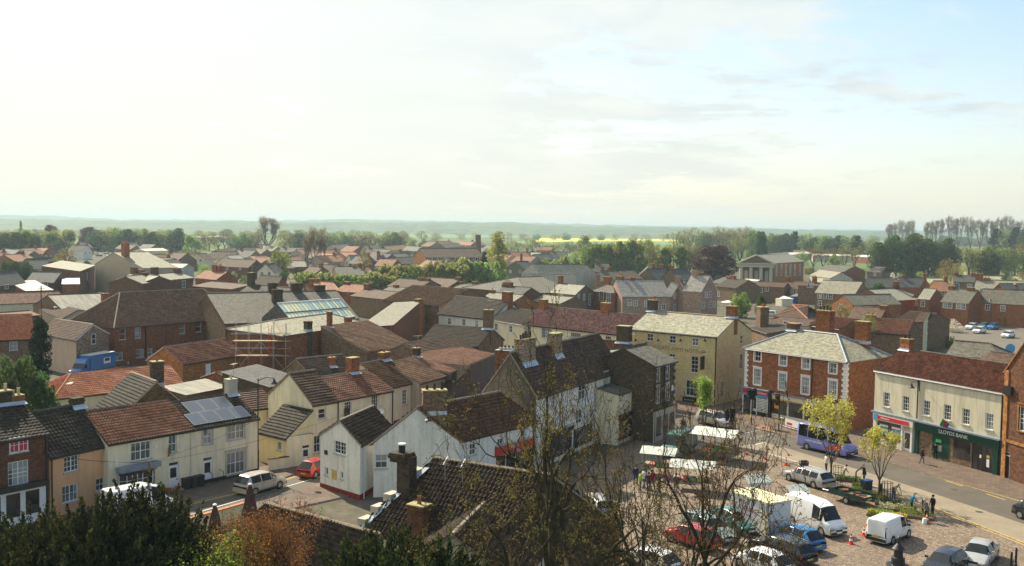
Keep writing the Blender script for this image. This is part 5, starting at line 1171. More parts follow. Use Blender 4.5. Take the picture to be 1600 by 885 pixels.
# chapel with columned portico
def chapel():
    H = House('classical chapel with four columned stone portico and arched side windows', (1156, 409.5), (1209, 410.8), 9.5, C=(1256, 408), name='chapel', cat='chapel')
    for u in (1213.5, 1221, 1228, 1235, 1242, 1250): H.window('R', u, 422, 1.8, 5.0, 2, 3, pane=PANE_BRT)
    H.finish({'F': BRK_BRN, 'R': BRK_ORG, 'L': BRK_BRN, 'B': BRK_BRN}, 'gable', rise=3.2, rmat=SLATE_PAL, ridge='y', over=.5)
    o, t, n, l = H.side('F'); W_ = H.L
    for i in range(4):
        m = MB(); x = W_ * (.06 + i * .293); b = o + t * x + n * 3.0
        m.lathe(b, [(.95, 0), (.95, .3), (.75, .4), (.72, 3), (.62, 7.2), (.85, 7.45), (.9, 7.6)], STONE, 14); m.build('column', H.root)
    m = MB(); c = o + t * (W_ / 2) + n * 1.7
    m.box((c.x, c.y, 8.1), (W_ + .8, 3.9, 1.0), STONE, ex=t, ey=n); m.box((c.x, c.y, 8.8), (W_ + 1.6, 4.6, .4), STONE, ex=t, ey=n); m.box((c.x, c.y, .25), (W_ + 1, 4.2, .5), STONE, ex=t, ey=n); m.build('entablature', H.root)
    m = MB(); q = lambda x, d, z: o + t * x + n * d + Vector((0, 0, z)); a, b_, z0, z1 = -.9, W_ + .9, 9.0, 12.6
    f = [q(a, 3.9, z0), q(b_, 3.9, z0), q(W_ / 2, 3.9, z1)]; k = [q(a, 0, z0), q(b_, 0, z0), q(W_ / 2, 0, z1)]
    m.poly(f, BRK_BRN); m.poly([f[1], k[1], k[2], f[2]], SLATE_PAL); m.poly([f[2], k[2], k[0], f[0]], SLATE_PAL); m.poly([f[0], k[0], k[1], f[1]], STONE)
    m.tube(f[0] + n * .1, f[2] + n * .1, .35, .35, STONE, 6); m.tube(f[1] + n * .1, f[2] + n * .1, .35, .35, STONE, 6); m.tube(f[0] + n * .1, f[1] + n * .1, .3, .3, STONE, 6); m.build('pediment', H.root)
    for i in range(3): x = W_ * (.2 + .3 * i); H.sheet('F', x - .7, x + .7, 1, 6, STONE, 'doorway', 0, .06)
chapel()
simple('brown roofed dormer house below the chapel side', (1217, 450), (1283, 454), 4.4, (1240, 440), CONC_BRN, BRK_BRN, D=9, wins=((1223, 454), (1238, 456), (1245, 457), (1258, 457), (1264, 458)), ch=((1229, 433, 1.2, 1), (1273, 433, 1.2, 2)))
simple('brown brick house with wide flat roofed dormer and white windows', (1247, 446), (1279, 447), 5.8, (1262, 441), CONC_BRN, BRK_BRN, D=7, wins=((1264, 446), (1268, 446)), typ='flat', rise=0)
simple('pale roofed brown house with three white windows and white skylight', (1273.7, 457), (1335, 460.5), 6.0, (1320, 439.3), SLATE_PAL, BRK_BRN, D=10, wins=((1280.6, 462.5), (1289, 463), (1297.5, 463.3), (1281, 474)))
simple('red brick gable house with long grey roof right of the pale roofed house', (1300, 472), (1333, 476), 5.0, (1318, 460.5), SLATE_GRY, BRK_RED, D=14, ridge='y', wins=((1313, 480),))
simple('small brown hipped bungalow with orange ridge tiles', (1209, 493), (1261, 497.5), 3.6, (1252, 477), CONC_BRN, BRK_RED, C=(1290, 492), typ='hip', ridgemat=RIDGE_OR, name='bungalow', cat='bungalow')
simple('dark roofed house with two white framed dormers behind the corner block', (1200, 503), (1262, 509), 5.0, (1230, 496), CONC_BRN, REN_CREAM, D=9, wins=((1228, 508), (1250, 511)))
simple('red tiled roof behind the big chimney of the corner block', (1262, 508), (1312, 514), 5.0, (1290, 494), PANT_RED, BRK_RED, D=9, geo='pantile')
simple('orange pantiled small roof right behind the hotel gable', (1186, 512), (1213, 516), 4.5, (1198, 505), PANT_NEW, BRK_RED, D=7, geo='pantile')
simple('brown roofed house with a bank of square skylights', (1323.7, 498.5), (1372, 503), 5.2, (1363.7, 480.5), CONC_BRN, BRK_RED, C=(1395, 499), ridge='x', ch=((1390, 484, 1.4, 1),))
simple('house with rosy pantile roof and patchy brick right gable', (1345, 518), (1418, 523), 4.6, (1385, 498.5), PANT_RED, BRK_BRN, C=(1436, 516), geo='pantile', ch=((1345, 505, 1.6, 2),), wins=())
H = simple('brown roofed house with tall white bay windows and cream side wall', (1430, 503), (1443, 503), 5.8, (1420, 486.5), CONC_BRN, {'F': BRK_BRN, 'R': REN_YEL, 'L': BRK_BRN, 'B': BRK_BRN}, C=(1460, 496), wins=((1449, 511, 'R', (1.5, 2.2)), (1449, 531, 'R', (1.5, 2.4))), typ='gable', ridge='x')
simple('wide dark brown roof in front of the white bay windows', (1400, 500), (1442, 504), 5.4, (1425, 487), CONC_BRN, BRK_BRN, D=9, geo='conc')
simple('red brick L-shaped house with slate roof, left of the three slate houses', (1389, 470), (1434, 467.5), 5.4, (1430, 449.5), SLATE_PAL, BRK_RED, C=None, D=12, wins=((1441, 473),), ch=((1404, 440, 1.6, 2), (1461, 442, 1.6, 2, BRK_RED)))
simple('red brick slate wing with white verge in front of the L-shaped house', (1398, 463), (1419, 470.5), 5.0, (1410, 455.5), SLATE_GRY, BRK_RED, C=(1437, 468), ridge='x', wins=((1426, 475, 'R'),))
simple('red brick house with tall right gable beside the slate wing', (1434, 467), (1452, 468.2), 6.0, (1445, 451), SLATE_PAL, BRK_RED, C=(1472, 463), wins=((1442, 475),))
simple('red brick house with two dark wide windows and open ground floor', (1470, 471), (1513, 474), 5.6, (1500, 452), SLATE_GRY, BRK_RED, D=9, wins=((1480.6, 477.5), (1501.5, 479)), wsize=(2.4, 1.4), ch=((1480, 447, 1.3, 1), (1517, 452, 1.6, 1)))
simple('long red brick house with grey slate roof at the right edge', (1531, 472.5), (1620, 477), 5.6, (1570, 453), SLATE_GRY, BRK_RED, D=9, wins=((1543, 480.5), (1567, 482)), ch=())
simple('red brick house with white slate roof and brick dormers at the right edge', (1522, 454), (1640, 459), 6.5, (1570, 438.5), SLATE_PAL, BRK_RED, D=10, wins=((1534, 455),), ch=((1528, 428, 2.0, 3), (1542, 444, 1.6, 2)))
for u in (1561, 1588): simple('brick dormer gable on the white slate roof, %s one' % ('left' if u == 1561 else 'right'), (u - 7, 450), (u + 7, 451), 8.2, (u, 443.5), SLATE_PAL, BRK_RED, D=5, ridge='y', name='dormer_block', cat='dormer')
simple('grey slate terrace end with red gable in front of the round dark trees', (1490, 440), (1524, 441), 5.5, (1505, 430.5), SLATE_BLK, BRK_BRN, D=9, wins=((1495, 447), (1515, 448)), wsize=(1.6, 2.0), ch=((1494, 426, 1.5, 2), (1528, 427, 1.5, 2)))
simple('long dark slate terrace roof behind the pale roofed house', (1348, 449), (1437, 449), 4.8, (1400, 434), SLATE_BLK, BRK_RED, C=(1452, 446), ch=((1411, 430, 1.3, 1), (1455, 428, 1.3, 1)))
simple('red brick twin gabled house in front of the big chestnut trees', (1318, 425), (1352, 424), 5.2, (1335, 415.5), SLATE_GRY, BRK_RED, D=14, ridge='y', ch=((1334, 415, 1.5, 1),))
simple('hipped slate house with white window beyond the red twin gable', (1355, 425), (1377, 426), 5.5, (1370, 417), SLATE_BLK, BRK_BRN, D=12, typ='hip', wins=((1367, 429),))
simple('small slate roof and pale wall beside the chapel', (1265, 430), (1297, 435), 4.0, (1280, 421), SLATE_PAL, STONE, D=9)
simple('low pale slate roof with tiny skylight behind the bank', (1480, 553), (1567, 561), 4.3, (1530, 535.5), SLATE_GRY, BRK_RED, C=(1590, 556), name='outbuilding', cat='outbuilding', typ='hipR')
simple('brown tiled roof behind the right end of the bank', (1520, 568), (1578, 576), 5.5, (1560, 551), CONC_BRN, BRK_RED, D=8)
simple('red brick lean gabled garage beside the car park', (1560, 482), (1578, 480), 3.6, (1575, 476), CONC_BRN, BRK_RED, D=14, ridge='y', name='garage', cat='garage')
# left-centre second distance
simple('orange tiled house with white verge left of the two tall brick stacks', (497, 452), (532, 454.5), 5.6, (512, 441), FAR_ORANGE, BRK_RED, D=10, dv=(-6, 12), ch=((480, 437, 2.4, 2), (493, 436, 2.2, 3)))
simple('orange tiled roof right of the two tall brick stacks', (522, 455), (560, 457), 5.4, (538, 443.5), FAR_ORANGE, BRK_RED, D=10, ch=((525, 442, 1.3, 0),))
simple('brown roofed house with twin pots above the brown pantile warehouse', (548, 462), (605, 468), 5.0, (575, 452), FAR_BROWN, BRK_BRN, D=9, ch=((572, 444, 1.9, 3), (561, 448, 1.0, 1)))
simple('small house with pale roof beside a slender chimney, centre', (590, 458), (630, 461), 4.8, (612, 448), SLATE_GRY, BRK_RED, D=9, ch=((619, 448, 1.3, 1),))
simple('brown roofed terrace with brick gable below the hedge, left one', (605, 447), (655, 450), 5.0, (630, 436), FAR_BROWN, BRK_BRN, D=11, ch=((657, 440, 1.6, 3), (668, 442, 1.6, 2)))
simple('brown roofed terrace below the hedge, right one', (652, 446), (700, 449), 5.0, (680, 434.5), FAR_BROWN, BRK_BRN, D=11, ch=((716, 436, 1.6, 2),))
simple('grey roofed low house with white chimney pots right of the brown terrace', (700, 451), (725, 453), 4.6, (712, 443), SLATE_GRY, BRK_BRN, D=9, ch=((706, 443, 1.4, 1),))
simple('house with bright slate roof below the gold poplar', (722, 451), (768, 453), 4.6, (745, 443.5), SLATE_PAL, BRK_RED, D=8, ch=((742, 441, 1.5, 2),))
simple('slate roofed brick house beneath the tall green birch', (452, 417), (480, 417), 4.8, (465, 408), SLATE_PAL, BRK_RED, D=12, wins=())
simple('small pyramid roofed tower house beside the slate roofed brick house', (480, 417), (492, 417), 4.8, (486, 406), SLATE_GRY, BRK_RED, D=10, typ='hip', hl=3, hr=3)
simple('cream and orange house at the foot of the green birch', (403, 408), (426, 408), 5.5, (415, 402), FAR_ORANGE, REN_CREAM, D=10, wins=((408, 411), (408, 416)), wsize=(1.5, 1.6))
simple('grey roofed shed house with brick stack among bushes', (527, 430), (570, 430), 4.4, (550, 417), SLATE_GRY, BRK_BRN, D=14, ch=((553, 422, 1.4, 1), (568, 412, 1.6, 1)))
simple('brown roofed house with pale gable by the bushes', (503, 424), (524, 424), 4.6, (515, 412), FAR_BROWN, STONE, D=9, ridge='y')
simple('brown tiled cottage row at the hedge end', (575, 430), (612, 430), 4.4, (590, 417), FAR_BROWN, BRK_RED, D=12, ch=((579, 413, 1.6, 1),))
H = simple('long three storey brick flats with brown roof', (665, 402), (755, 402), 8.5, (710, 388.5), FAR_BROWN, BRK_ORG, D=14, wins=[(u, v) for v in (405, 413) for u in (671, 679, 688, 697, 706, 715, 726, 736, 746)], wsize=(2.2, 1.4), name='flats', cat='flats')
# far houses: small, each a house with roof, wall, chimney and windows
FR = [  # column, eave row, width px, roof material, wall, depth-turned gable?, words
 (8, 406, 36, FAR_ORANGE, BRK_ORG, 0, 'orange roofed brick house at the left edge beyond the conifer hedge'),
 (60, 397, 26, FAR_ORANGE, BRK_RED, 0, 'orange roofed house left of the white walled house, nearer the olive tree'),
 (42, 408, 34, FAR_ORANGE, BRK_RED, 0, 'faded orange roof above the dark conifer hedge'),
 (76, 399, 18, FAR_BROWN, BRK_RED, 1, 'red brick gable beside the orange roofed house'),
 (70, 420, 34, SLATE_BLK, REN_BRN, 0, 'dark cottage with black and white gable beyond the conifers'),
 (80, 415, 10, SLATE_BLK, WHITE, 1, 'tiny black and white timbered gable beyond the conifers'),
 (122, 387, 20, SLATE_GRY, BRK_RED, 1, 'house with pale verge right of the purple round tree'),
 (137, 393, 14, SLATE_GRY, REN_WHITE, 1, 'white walled house beside the parked cars far left'),
 (200, 388, 16, SLATE_PAL, REN_WHITE, 1, 'small white gable behind the tall hall chimney'),
 (215, 386, 14, SLATE_BLK, BRK_RED, 1, 'dark gable with white verge behind the tall hall'),
 (245, 392, 36, SHEET_WHT, REN_CREAM, 0, 'long low building with bright flat roof beyond the tall hall'),
 (232, 409, 26, FAR_ORANGE, STONE, 1, 'tan gable with orange roof left of the bare willow'),
 (262, 407, 30, FAR_BROWN, BRK_BRN, 0, 'brown roof left of the bare willow'),
 (272, 415, 26, SLATE_GRY, BRK_BRN, 1, 'grey brown gable in front of the bare willow'),
 (294, 418, 18, SHEET_WHT, STONE, 1, 'little white roof in front of the bare willow'),
 (308, 405, 24, FAR_BROWN, REN_CREAM, 1, 'brown roofed house right of the bare willow'),
 (345, 404, 40, FAR_BROWN, STONE, 0, 'pale house with brown roof and small chimney, left of the big bare tree'),
 (355, 394, 22, FAR_BROWN, REN_CREAM, 1, 'yellowish gabled house left of the big bare tree'),
 (375, 402, 26, SLATE_BLK, BRK_BRN, 0, 'dark low roof below the big bare tree'),
 (365, 417, 46, FAR_BROWN, BRK_DRK, 0, 'long brown roof above the grey tiled roofs, left of the birch'),
 (396, 396, 22, SLATE_GRY, STONE, 0, 'grey house immediately left of the green birch'),
 (418, 390, 16, FAR_BROWN, BRK_BRN, 0, 'brown house behind the green birch'),
 (455, 394, 40, SLATE_GRY, BRK_BRN, 0, 'grey roof between the birch and the bare poplars'),
 (505, 399, 44, FAR_ORANGE, REN_TAN, 0, 'orange tan roof right of the bare poplars, upper row'),
 (525, 409, 34, FAR_ORANGE, REN_TAN, 0, 'orange tan roof right of the bare poplars, lower row'),
 (545, 409, 14, SLATE_PAL, REN_CREAM, 1, 'narrow cream gable left of the pale willow'),
 (556, 412, 22, SLATE_BLK, BRK_BRN, 0, 'dark roof left of the pale willow'),
 (562, 393, 22, FAR_ORANGE, BRK_RED, 1, 'orange gable above the pale willow'),
 (585, 395, 30, SLATE_BLK, BRK_BRN, 0, 'dark grey roof right above the pale willow'),
 (597, 408, 26, SLATE_BLK, BRK_BRN, 1, 'dark gable with pale verge, left of the paired gables'),
 (612, 408, 28, SLATE_BLK, BRK_BRN, 1, 'dark gable with pale verge, right of the paired gables'),
 (637, 405, 36, SLATE_GRY, BRK_BRN, 0, 'grey roof left of the three storey flats'),
 (640, 412, 50, SLATE_BLK, REN_BRN, 0, 'long low grey roof in front of the flats'),
 (640, 392, 24, SLATE_GRY, BRK_BRN, 0, 'grey roof behind the paired gables'),
 (665, 382, 24, SLATE_BLK, BRK_BRN, 1, 'dark gable above the left end of the flats'),
 (682, 385, 22, FAR_ORANGE, BRK_RED, 1, 'orange gable above the flats, left'), (700, 382, 22, FAR_ORANGE, REN_TAN, 0, 'orange roof above the flats, middle'),
 (722, 383, 26, FAR_ORANGE, BRK_RED, 0, 'orange roof left of the brick factory chimney'), (738, 383, 16, FAR_BROWN, BRK_RED, 1, 'brown gable touching the brick factory chimney'),
 (800, 408, 24, FAR_ORANGE, REN_TAN, 1, 'orange gable right of the gold poplar, upper'), (812, 403, 30, FAR_ORANGE, BRK_RED, 0, 'orange roof right of the gold poplar, top row'),
 (805, 422, 34, SLATE_BLK, REN_BRN, 1, 'dark gable right of the gold poplar, lowest'), (832, 399, 26, FAR_BROWN, BRK_RED, 1, 'brown gable left of the pale verge house'),
 (845, 402, 26, SLATE_PAL, STONE, 1, 'house with pale slanting roof before the green wood'), (858, 406, 28, SLATE_BLK, BRK_BRN, 0, 'dark roof at the left foot of the green wood'),
 (838, 410, 22, FAR_ORANGE, REN_TAN, 1, 'little orange gable among bushes before the green wood'), (872, 401, 26, SLATE_BLK, BRK_BRN, 0, 'dark roof left of the round lone tree'),
 (790, 395, 22, FAR_BROWN, BRK_BRN, 0, 'brown roof behind the gold poplar'), (850, 391, 24, FAR_ORANGE, BRK_RED, 0, 'far orange roof left of the round lone tree'),
 (920, 386, 26, FAR_ORANGE, BRK_RED, 0, 'far orange roof right of the round lone tree'), (960, 388, 30, FAR_BROWN, BRK_RED, 0, 'far brown roof below the yellow field'),
 (952, 440, 28, SLATE_GRY, BRK_BRN, 0, 'grey roofed cottage in front of the green wood, left'), (985, 437, 40, FAR_BROWN, BRK_BRN, 0, 'brown roofed cottage row in front of the green wood'),
 (1012, 432, 26, SLATE_BLK, BRK_BRN, 1, 'dark gable in front of the green wood, middle'), (1040, 435, 28, SLATE_BLK, BRK_BRN, 0, 'dark roofed house in front of the green wood, right'),
 (940, 425, 22, SLATE_BLK, BRK_BRN, 0, 'dark low shed beside the pale stone shed'),
 (1255, 396, 30, FAR_ORANGE, BRK_RED, 0, 'bright red roof among trees right of the chapel'), (1240, 398, 60, SHEET_WHT, STONE, 0, 'long white roofed works behind the chapel'),
 (1300, 400, 60, SHEET_WHT, STONE, 0, 'long white roofed works right of the chapel, middle shed'), (1352, 402, 40, SHEET_WHT, BRK_RED, 0, 'white roofed works before the chestnut trees'),
 (330, 371, 50, SHEET_WHT, SHEET_GRY, 0, 'far white sawtooth works left of the big bare tree'), (372, 373, 60, SHEET_GRY, SHEET_GRY, 0, 'far grey long works left of the big bare tree'),
 (20, 445, 44, SLATE_BLK, BRK_DRK, 0, 'dark roofed range below the conifer hedge, left'), (62, 441, 44, SLATE_BLK, BRK_DRK, 0, 'dark roofed range below the conifer hedge, right'),
 (105, 428, 34, FAR_BROWN, BRK_BRN, 1, 'brown gable left of the tall hall'),
 (415, 425, 26, SLATE_BLK, REN_CREAM, 1, 'cream gabled bungalow left of the birch foot'), (380, 412, 18, STONE, REN_CREAM, 0, 'small cream box of a house above the long brown roof'),
 (478, 430, 20, FAR_BROWN, BRK_BRN, 0, 'brown roof in the bushes right of the birch'),
 (1075, 437, 26, SLATE_BLK, BRK_BRN, 0, 'dark roof left of the copper beech'),
 (1478, 455, 22, FAR_ORANGE, BRK_RED, 0, 'little orange roof between the slate houses'),
]
for i, (u, v, w, rm, wl, gb, words) in enumerate(FR):
    y = (CH - 5) * FPX / (v - (357 + .0157 * (u - 800)))
    k = max(.7, min(1.0, 330 / y)); hh = 4.8
    du = w / 2; sl = rnd.choice([-.05, -.02, .03, .06]) * w / 2
    H = simple(words, (u - du, v + sl), (u + du, v - sl), hh, None, rm, wl, D=rnd.uniform(8, 11), ridge='y' if gb else 'x', rise=rnd.uniform(2.6, 3.6) if rm not in (SHEET_WHT, SHEET_GRY) else 1.4,
               name='far_house', group='far houses of the town', ch=(), wins=[(u - w * .22, v + 3.2 * k), (u + w * .22, v + 3.2 * k)], wsize=(1.2, 1.3))
    if wl in (BRK_RED, BRK_BRN, BRK_ORG, REN_TAN) and rm is not SHEET_WHT:
        H.chimney(0, 0, 1.2, .9, 2, BRK_RED, x=H.L * rnd.choice([.12, .85]), y=H.D * .5, ztop=H.h + H.rise + 1.3)
m = MB(); p = at_y(746.5, 640); m.lathe((p.x, p.y, 0), [(2.2, 0), (1.6, z_at(746, 368, 640)), (1.8, z_at(746, 367, 640)), (0, z_at(746, 367, 640))], BRK_DRK, 14); tag(m.build('factory_chimney'), 'slender far factory chimney of dark brick above the flats', 'chimney')
# ------------------------------------------------------------ trees
def leaf_quads(P, size, r, up=.3, stretch=1.0, N=None):
    """random small quads at points P"""
    n = len(P); a = r.normal(size=(n, 3)); a /= np.linalg.norm(a, axis=1)[:, None]; b = r.normal(size=(n, 3)); b -= a * (a * b).sum(1)[:, None]; b /= np.linalg.norm(b, axis=1)[:, None]
    s = size * r.uniform(.6, 1.3, n)[:, None]; a = a * s * .5 * stretch; b = b * s * .5
    V = np.stack([P - a - b * .6, P + a * .2 - b, P + a + b * .3, P - a * .2 + b], 1).reshape(-1, 3)
    return V, np.arange(n * 4).reshape(-1, 4)
def tube_np(segs, ns=5):
    """segs: list of (p0, p1, r0, r1) -> verts, quads"""
    V = []; F = []; k = 0; an = np.linspace(0, 2 * np.pi, ns, endpoint=False)
    for a, b, ra, rb in segs:
        a = np.array(a); b = np.array(b); d = b - a; L_ = np.linalg.norm(d)
        if L_ < 1e-5: continue
        d /= L_; u = np.cross(d, [0, 0, 1.0]) if abs(d[2]) < .95 else np.cross(d, [1.0, 0, 0]); u /= np.linalg.norm(u); w = np.cross(d, u)
        c = np.cos(an)[:, None] * u + np.sin(an)[:, None] * w; V.append(a + c * ra); V.append(b + c * rb)
        i = np.arange(ns); F.append(np.stack([k + i, k + (i + 1) % ns, k + ns + (i + 1) % ns, k + ns + i], 1)); k += 2 * ns
    return np.concatenate(V), np.concatenate(F)
def grow(r, p, d, L0, r0, depth, segs, tips, spread=.5, up=.12, kids_=(2, 3), decay=.74, wig=.16, rmin=.01):
    """recursive limb with wiggle; fills segs (start, end, r0, r1) and tips (end points of the finest twigs)"""
    n = max(2, int(L0 / .5)) if depth > 1 else 2
    step = L0 / n; q = np.array(p, float); d = np.array(d, float); ra = r0
    for i in range(n):
        d = d + r.normal(size=3) * wig; d[2] += up * .4; d /= np.linalg.norm(d); q2 = q + d * step; rb = max(rmin, ra - (r0 * .42) / n)
        segs.append((q, q2, ra, rb)); q, ra = q2, rb
        if depth > 0 and i >= n // 2 and i < n - 1 and r.uniform() < .75:
            e = r.normal(size=3); e -= d * (e @ d); e /= np.linalg.norm(e); dd = d + e * spread * r.uniform(.9, 1.5); dd[2] += up * .5; dd /= np.linalg.norm(dd)
            grow(r, q, dd, L0 * decay * r.uniform(.55, .85), ra * .55, depth - 1, segs, tips, spread, up, kids_, decay, wig, rmin)
    if depth > 0:
        for j in range(r.randint(kids_[0], kids_[1] + 1)):
            e = r.normal(size=3); e -= d * (e @ d); e /= np.linalg.norm(e); dd = d + e * spread * r.uniform(.6, 1.25); dd[2] += up; dd /= np.linalg.norm(dd)
            grow(r, q, dd, L0 * decay * r.uniform(.8, 1.1), ra * r.uniform(.62, .85), depth - 1, segs, tips, spread, up, kids_, decay, wig, rmin)
    else: tips.append(q)
def tree_obj(name, label, cat, loc, scale=1.0, rz=0.0, group=None, parts=()):
    o = empty(name, loc, rz, label, cat, group); o.scale = (scale,) * 3 if not isinstance(scale, tuple) else scale
    for nm, me in parts: link(nm, me, o)
    return o
LF_MID = leafmat('leaf_spring_green', (.21, .28, .06), .58); LF_DK = leafmat('leaf_dark_green', (.075, .125, .035), .5); LF_YEL = leafmat('leaf_lime_yellow', (.42, .39, .07), .5); LF_LIME = leafmat('leaf_fresh_lime', (.26, .36, .05), .5)
LF_OLV = leafmat('leaf_olive', (.28, .28, .08), .58); LF_PUR = leafmat('leaf_copper', (.10, .035, .035), .3); LF_GOLD = leafmat('leaf_gold_poplar', (.30, .25, .06), .45); LF_CON = leafmat('needle_dark', (.018, .032, .016), .15, .4)
LF_YEW = leafmat('needle_yew', (.022, .036, .013), .25, .5); LF_YEW2 = leafmat('needle_yew_tips', (.085, .09, .022), .3, .3); LF_BLOS = leafmat('blossom_cream', (.72, .66, .52), .4, .2); LF_BUD = leafmat('bud_ochre', (.17, .115, .03), .35, .5); LF_BRN = leafmat('twig_haze_brown', (.27, .22, .14), .3, .2); LF_RUST = leafmat('leaf_rust', (.27, .145, .035), .4, .45)
def crown_mesh(name, seed, w, h, z0, n, size, mat, lobes=9, dens=.75, shape='round'):
    """broadleaf crown of many small leaf faces gathered in clumps; unit: metres"""
    r = np.random.RandomState(seed); pts = []
    C = []
    for i in range(lobes * 4):
        th = r.uniform(0, 2 * np.pi); f = r.uniform(0, 1)
        if shape == 'round': zz = f; rad = np.sqrt(max(0, 1 - (2 * zz - .85) ** 2 / 1.35)) * r.uniform(.45, .95)
        elif shape == 'tall': zz = f; rad = (np.sin(np.pi * min(1, zz * .9 + .1)) ** .6) * r.uniform(.2, .9)
        elif shape == 'cone': zz = f; rad = (1 - zz) ** .8 * r.uniform(.5, 1)
        else: zz = f; rad = r.uniform(.3, 1)
        C.append((rad * np.cos(th) * w / 2 * .82, rad * np.sin(th) * w / 2 * .82, z0 + zz * h * .92 + h * .04, r.uniform(.10, .2) * min(w, h) * (1 if shape != 'cone' else .7)))
    C = np.array(C); k = r.randint(0, len(C), n); d = r.normal(size=(n, 3)); d /= np.linalg.norm(d, axis=1)[:, None]
    P = C[k, :3] + d * (C[k, 3] * r.uniform(.55, 1.05, n) ** .5)[:, None]; P[:, 2] = np.maximum(P[:, 2], z0 * .8)
    V, F = leaf_quads(P, size, r); return np_mesh(name, V, F, [mat])
def limbs_mesh(name, seed, h, r0, w, depth=3, mat=None, up=.15, spread=.55, z1=.35):
    r = np.random.RandomState(seed); segs = []; tips = []
    top = h * z1; segs.append(((0, 0, -.3), (0, 0, top * .5), r0 * 1.15, r0 * .9)); segs.append(((0, 0, top * .5), (.05 * h * .1, 0, top), r0 * .9, r0 * .75))
    for i in range(5):
        th = i * 1.257 + r.uniform(-.3, .3); d = np.array([np.cos(th) * .6, np.sin(th) * .6, 1.0]); d /= np.linalg.norm(d)
        grow(r, (0, 0, top * r.uniform(.8, 1)), d, h * .30, r0 * .5, depth - 1, segs, tips, spread, up)
    V, F = tube_np(segs, 4); return np_mesh(name, V, F, [mat or BARK], smooth=True)
# --- prototypes in metres, height about 10, width about 8
def proto(kind, seed, mat, n=4800, size=.38, w=8.4, h=9.0, z0=.35, shape='round', lobes=9):
    if shape in ('cone', 'tall'): V, F = tube_np([((0, 0, -.3), (0, 0, 8.6), .2, .05)], 6); return [('trunk', np_mesh('trunk', V, F, [BARK])), ('crown', crown_mesh('crown', seed + 50, w, h, z0, n, size, mat, lobes, shape=shape))]
    return [('trunk', limbs_mesh('trunk', seed, 10 if kind != 'low' else 4, .28, w)), ('crown', crown_mesh('crown', seed + 50, w, h, z0, n, size, mat, lobes, shape=shape))]
PR = {
 'green': [proto('t', 1, LF_MID), proto('t', 2, LF_MID), proto('t', 3, LF_MID, 2000)],
 'dark': [proto('t', 4, LF_DK, 7500, .36, lobes=12), proto('t', 5, LF_DK, 7500, .36, lobes=12)],
 'olive': [proto('t', 6, LF_OLV, 1700), proto('t', 7, LF_OLV, 1500)],
 'purple': [proto('t', 8, LF_PUR, 9000, .36, 9, 9.4, .1, lobes=14)],
 'lime': [proto('t', 9, LF_LIME, 2200, .32)],
 'bush': [proto('low', 10, LF_OLV, 2200, .4, 9, 4.2, .1), proto('low', 11, LF_MID, 2200, .4, 9, 4.2, .1)],
 'tallgreen': [proto('t', 12, LF_MID, 2200, .4, 4.6, 9.5, .6, 'tall')],
 'conifer': [proto('t', 13, LF_CON, 3200, .4, 4.4, 9.9, .1, 'cone', 14)],
 'goldpoplar': [proto('t', 14, LF_GOLD, 4200, .26, 4.2, 9.8, .1, 'tall', 22)],
 'blossom': [proto('low', 15, LF_BLOS, 2600, .28, 8, 6, .2)],
 'garden': [proto('low', 17, LF_DK, 15000, .17, 9, 4.2, .1, lobes=16)], 'cypress': [proto('t', 18, LF_CON, 12000, .22, 4.4, 9.9, .1, 'tall', 30)],
 'hazel': [proto('t', 16, LF_GOLD, 1300, .4)],
}
def bare_proto(seed, mat=BARK, up=.32, spread=.42, n=3200, w=5, hz=LF_BRN):
    r = np.random.RandomState(seed); segs = []; tips = []
    segs.append(((0, 0, -.3), (0, 0, 2.2), .26, .2))
    for i in range(5):
        th = i * 1.257; d = np.array([np.cos(th) * .45, np.sin(th) * .45, 1.0]); d /= np.linalg.norm(d); grow(r, (0, 0, 1.6 + .25 * i), d, 2.7, .13, 4, segs, tips, spread, up, (2, 3), .72, .10, .012)
    V, F = tube_np(segs, 3); tm = np_mesh('trunk', V, F, [mat], smooth=True); T = np.array([s[1] for s in segs if s[2] < .05]); k = r.randint(0, len(T), n * 2); V, F = leaf_quads(T[k] + r.normal(size=(n * 2, 3)) * .20, .12, r); return [('trunk', tm), ('crown', np_mesh('crown', V, F, [hz]))]
PR['bare'] = [bare_proto(21), bare_proto(22, up=.5, spread=.25)]
PR['bareolive'] = [bare_proto(23, hz=LF_OLV, n=1600), bare_proto(24, hz=LF_GOLD, n=1200)]
def tree(kind, u, vtop, vbase, wpx, label, cat='tree', group=None, y=None, name=None, zb=0.0):
    vh = 357 + .0157 * (u - 800); y = y or CH * FPX / max(6, (vbase - vh)); p = at_y(u, y); H_ = z_at(u, vtop, y) - zb; wid = wpx / FPX * y
    pr = PR[kind]; parts = pr[int(u * 7 + vtop) % len(pr)]; bw = {'bush': 9, 'garden': 9, 'cypress': 4.4, 'tallgreen': 4.6, 'conifer': 4.4, 'goldpoplar': 2.7, 'blossom': 8, 'bare': 4.6, 'bareolive': 5.2}.get(kind, 8); bh = {'bush': 4.3, 'garden': 4.4, 'blossom': 6.2, 'bare': 9.6, 'bareolive': 9.6}.get(kind, 10)
    nm = name or {'bush': 'bush', 'conifer': 'conifer_tree', 'goldpoplar': 'poplar_tree', 'blossom': 'blossom_tree', 'bare': 'bare_tree', 'bareolive': 'budding_tree'}.get(kind, 'broadleaf_tree')
    return tree_obj(nm, label, cat, (p.x, p.y, zb), (wid / bw, wid / bw, H_ / bh), (u * 1.7) % 6.28, group, parts)
T = tree
T('bare', 418, 341, 401, 48, 'big bare brownish tree standing tallest on the left skyline')
T('green', 437, 388, 441, 40, 'tall yellow green birch in front of the far roofs, left of centre', name='birch_tree')
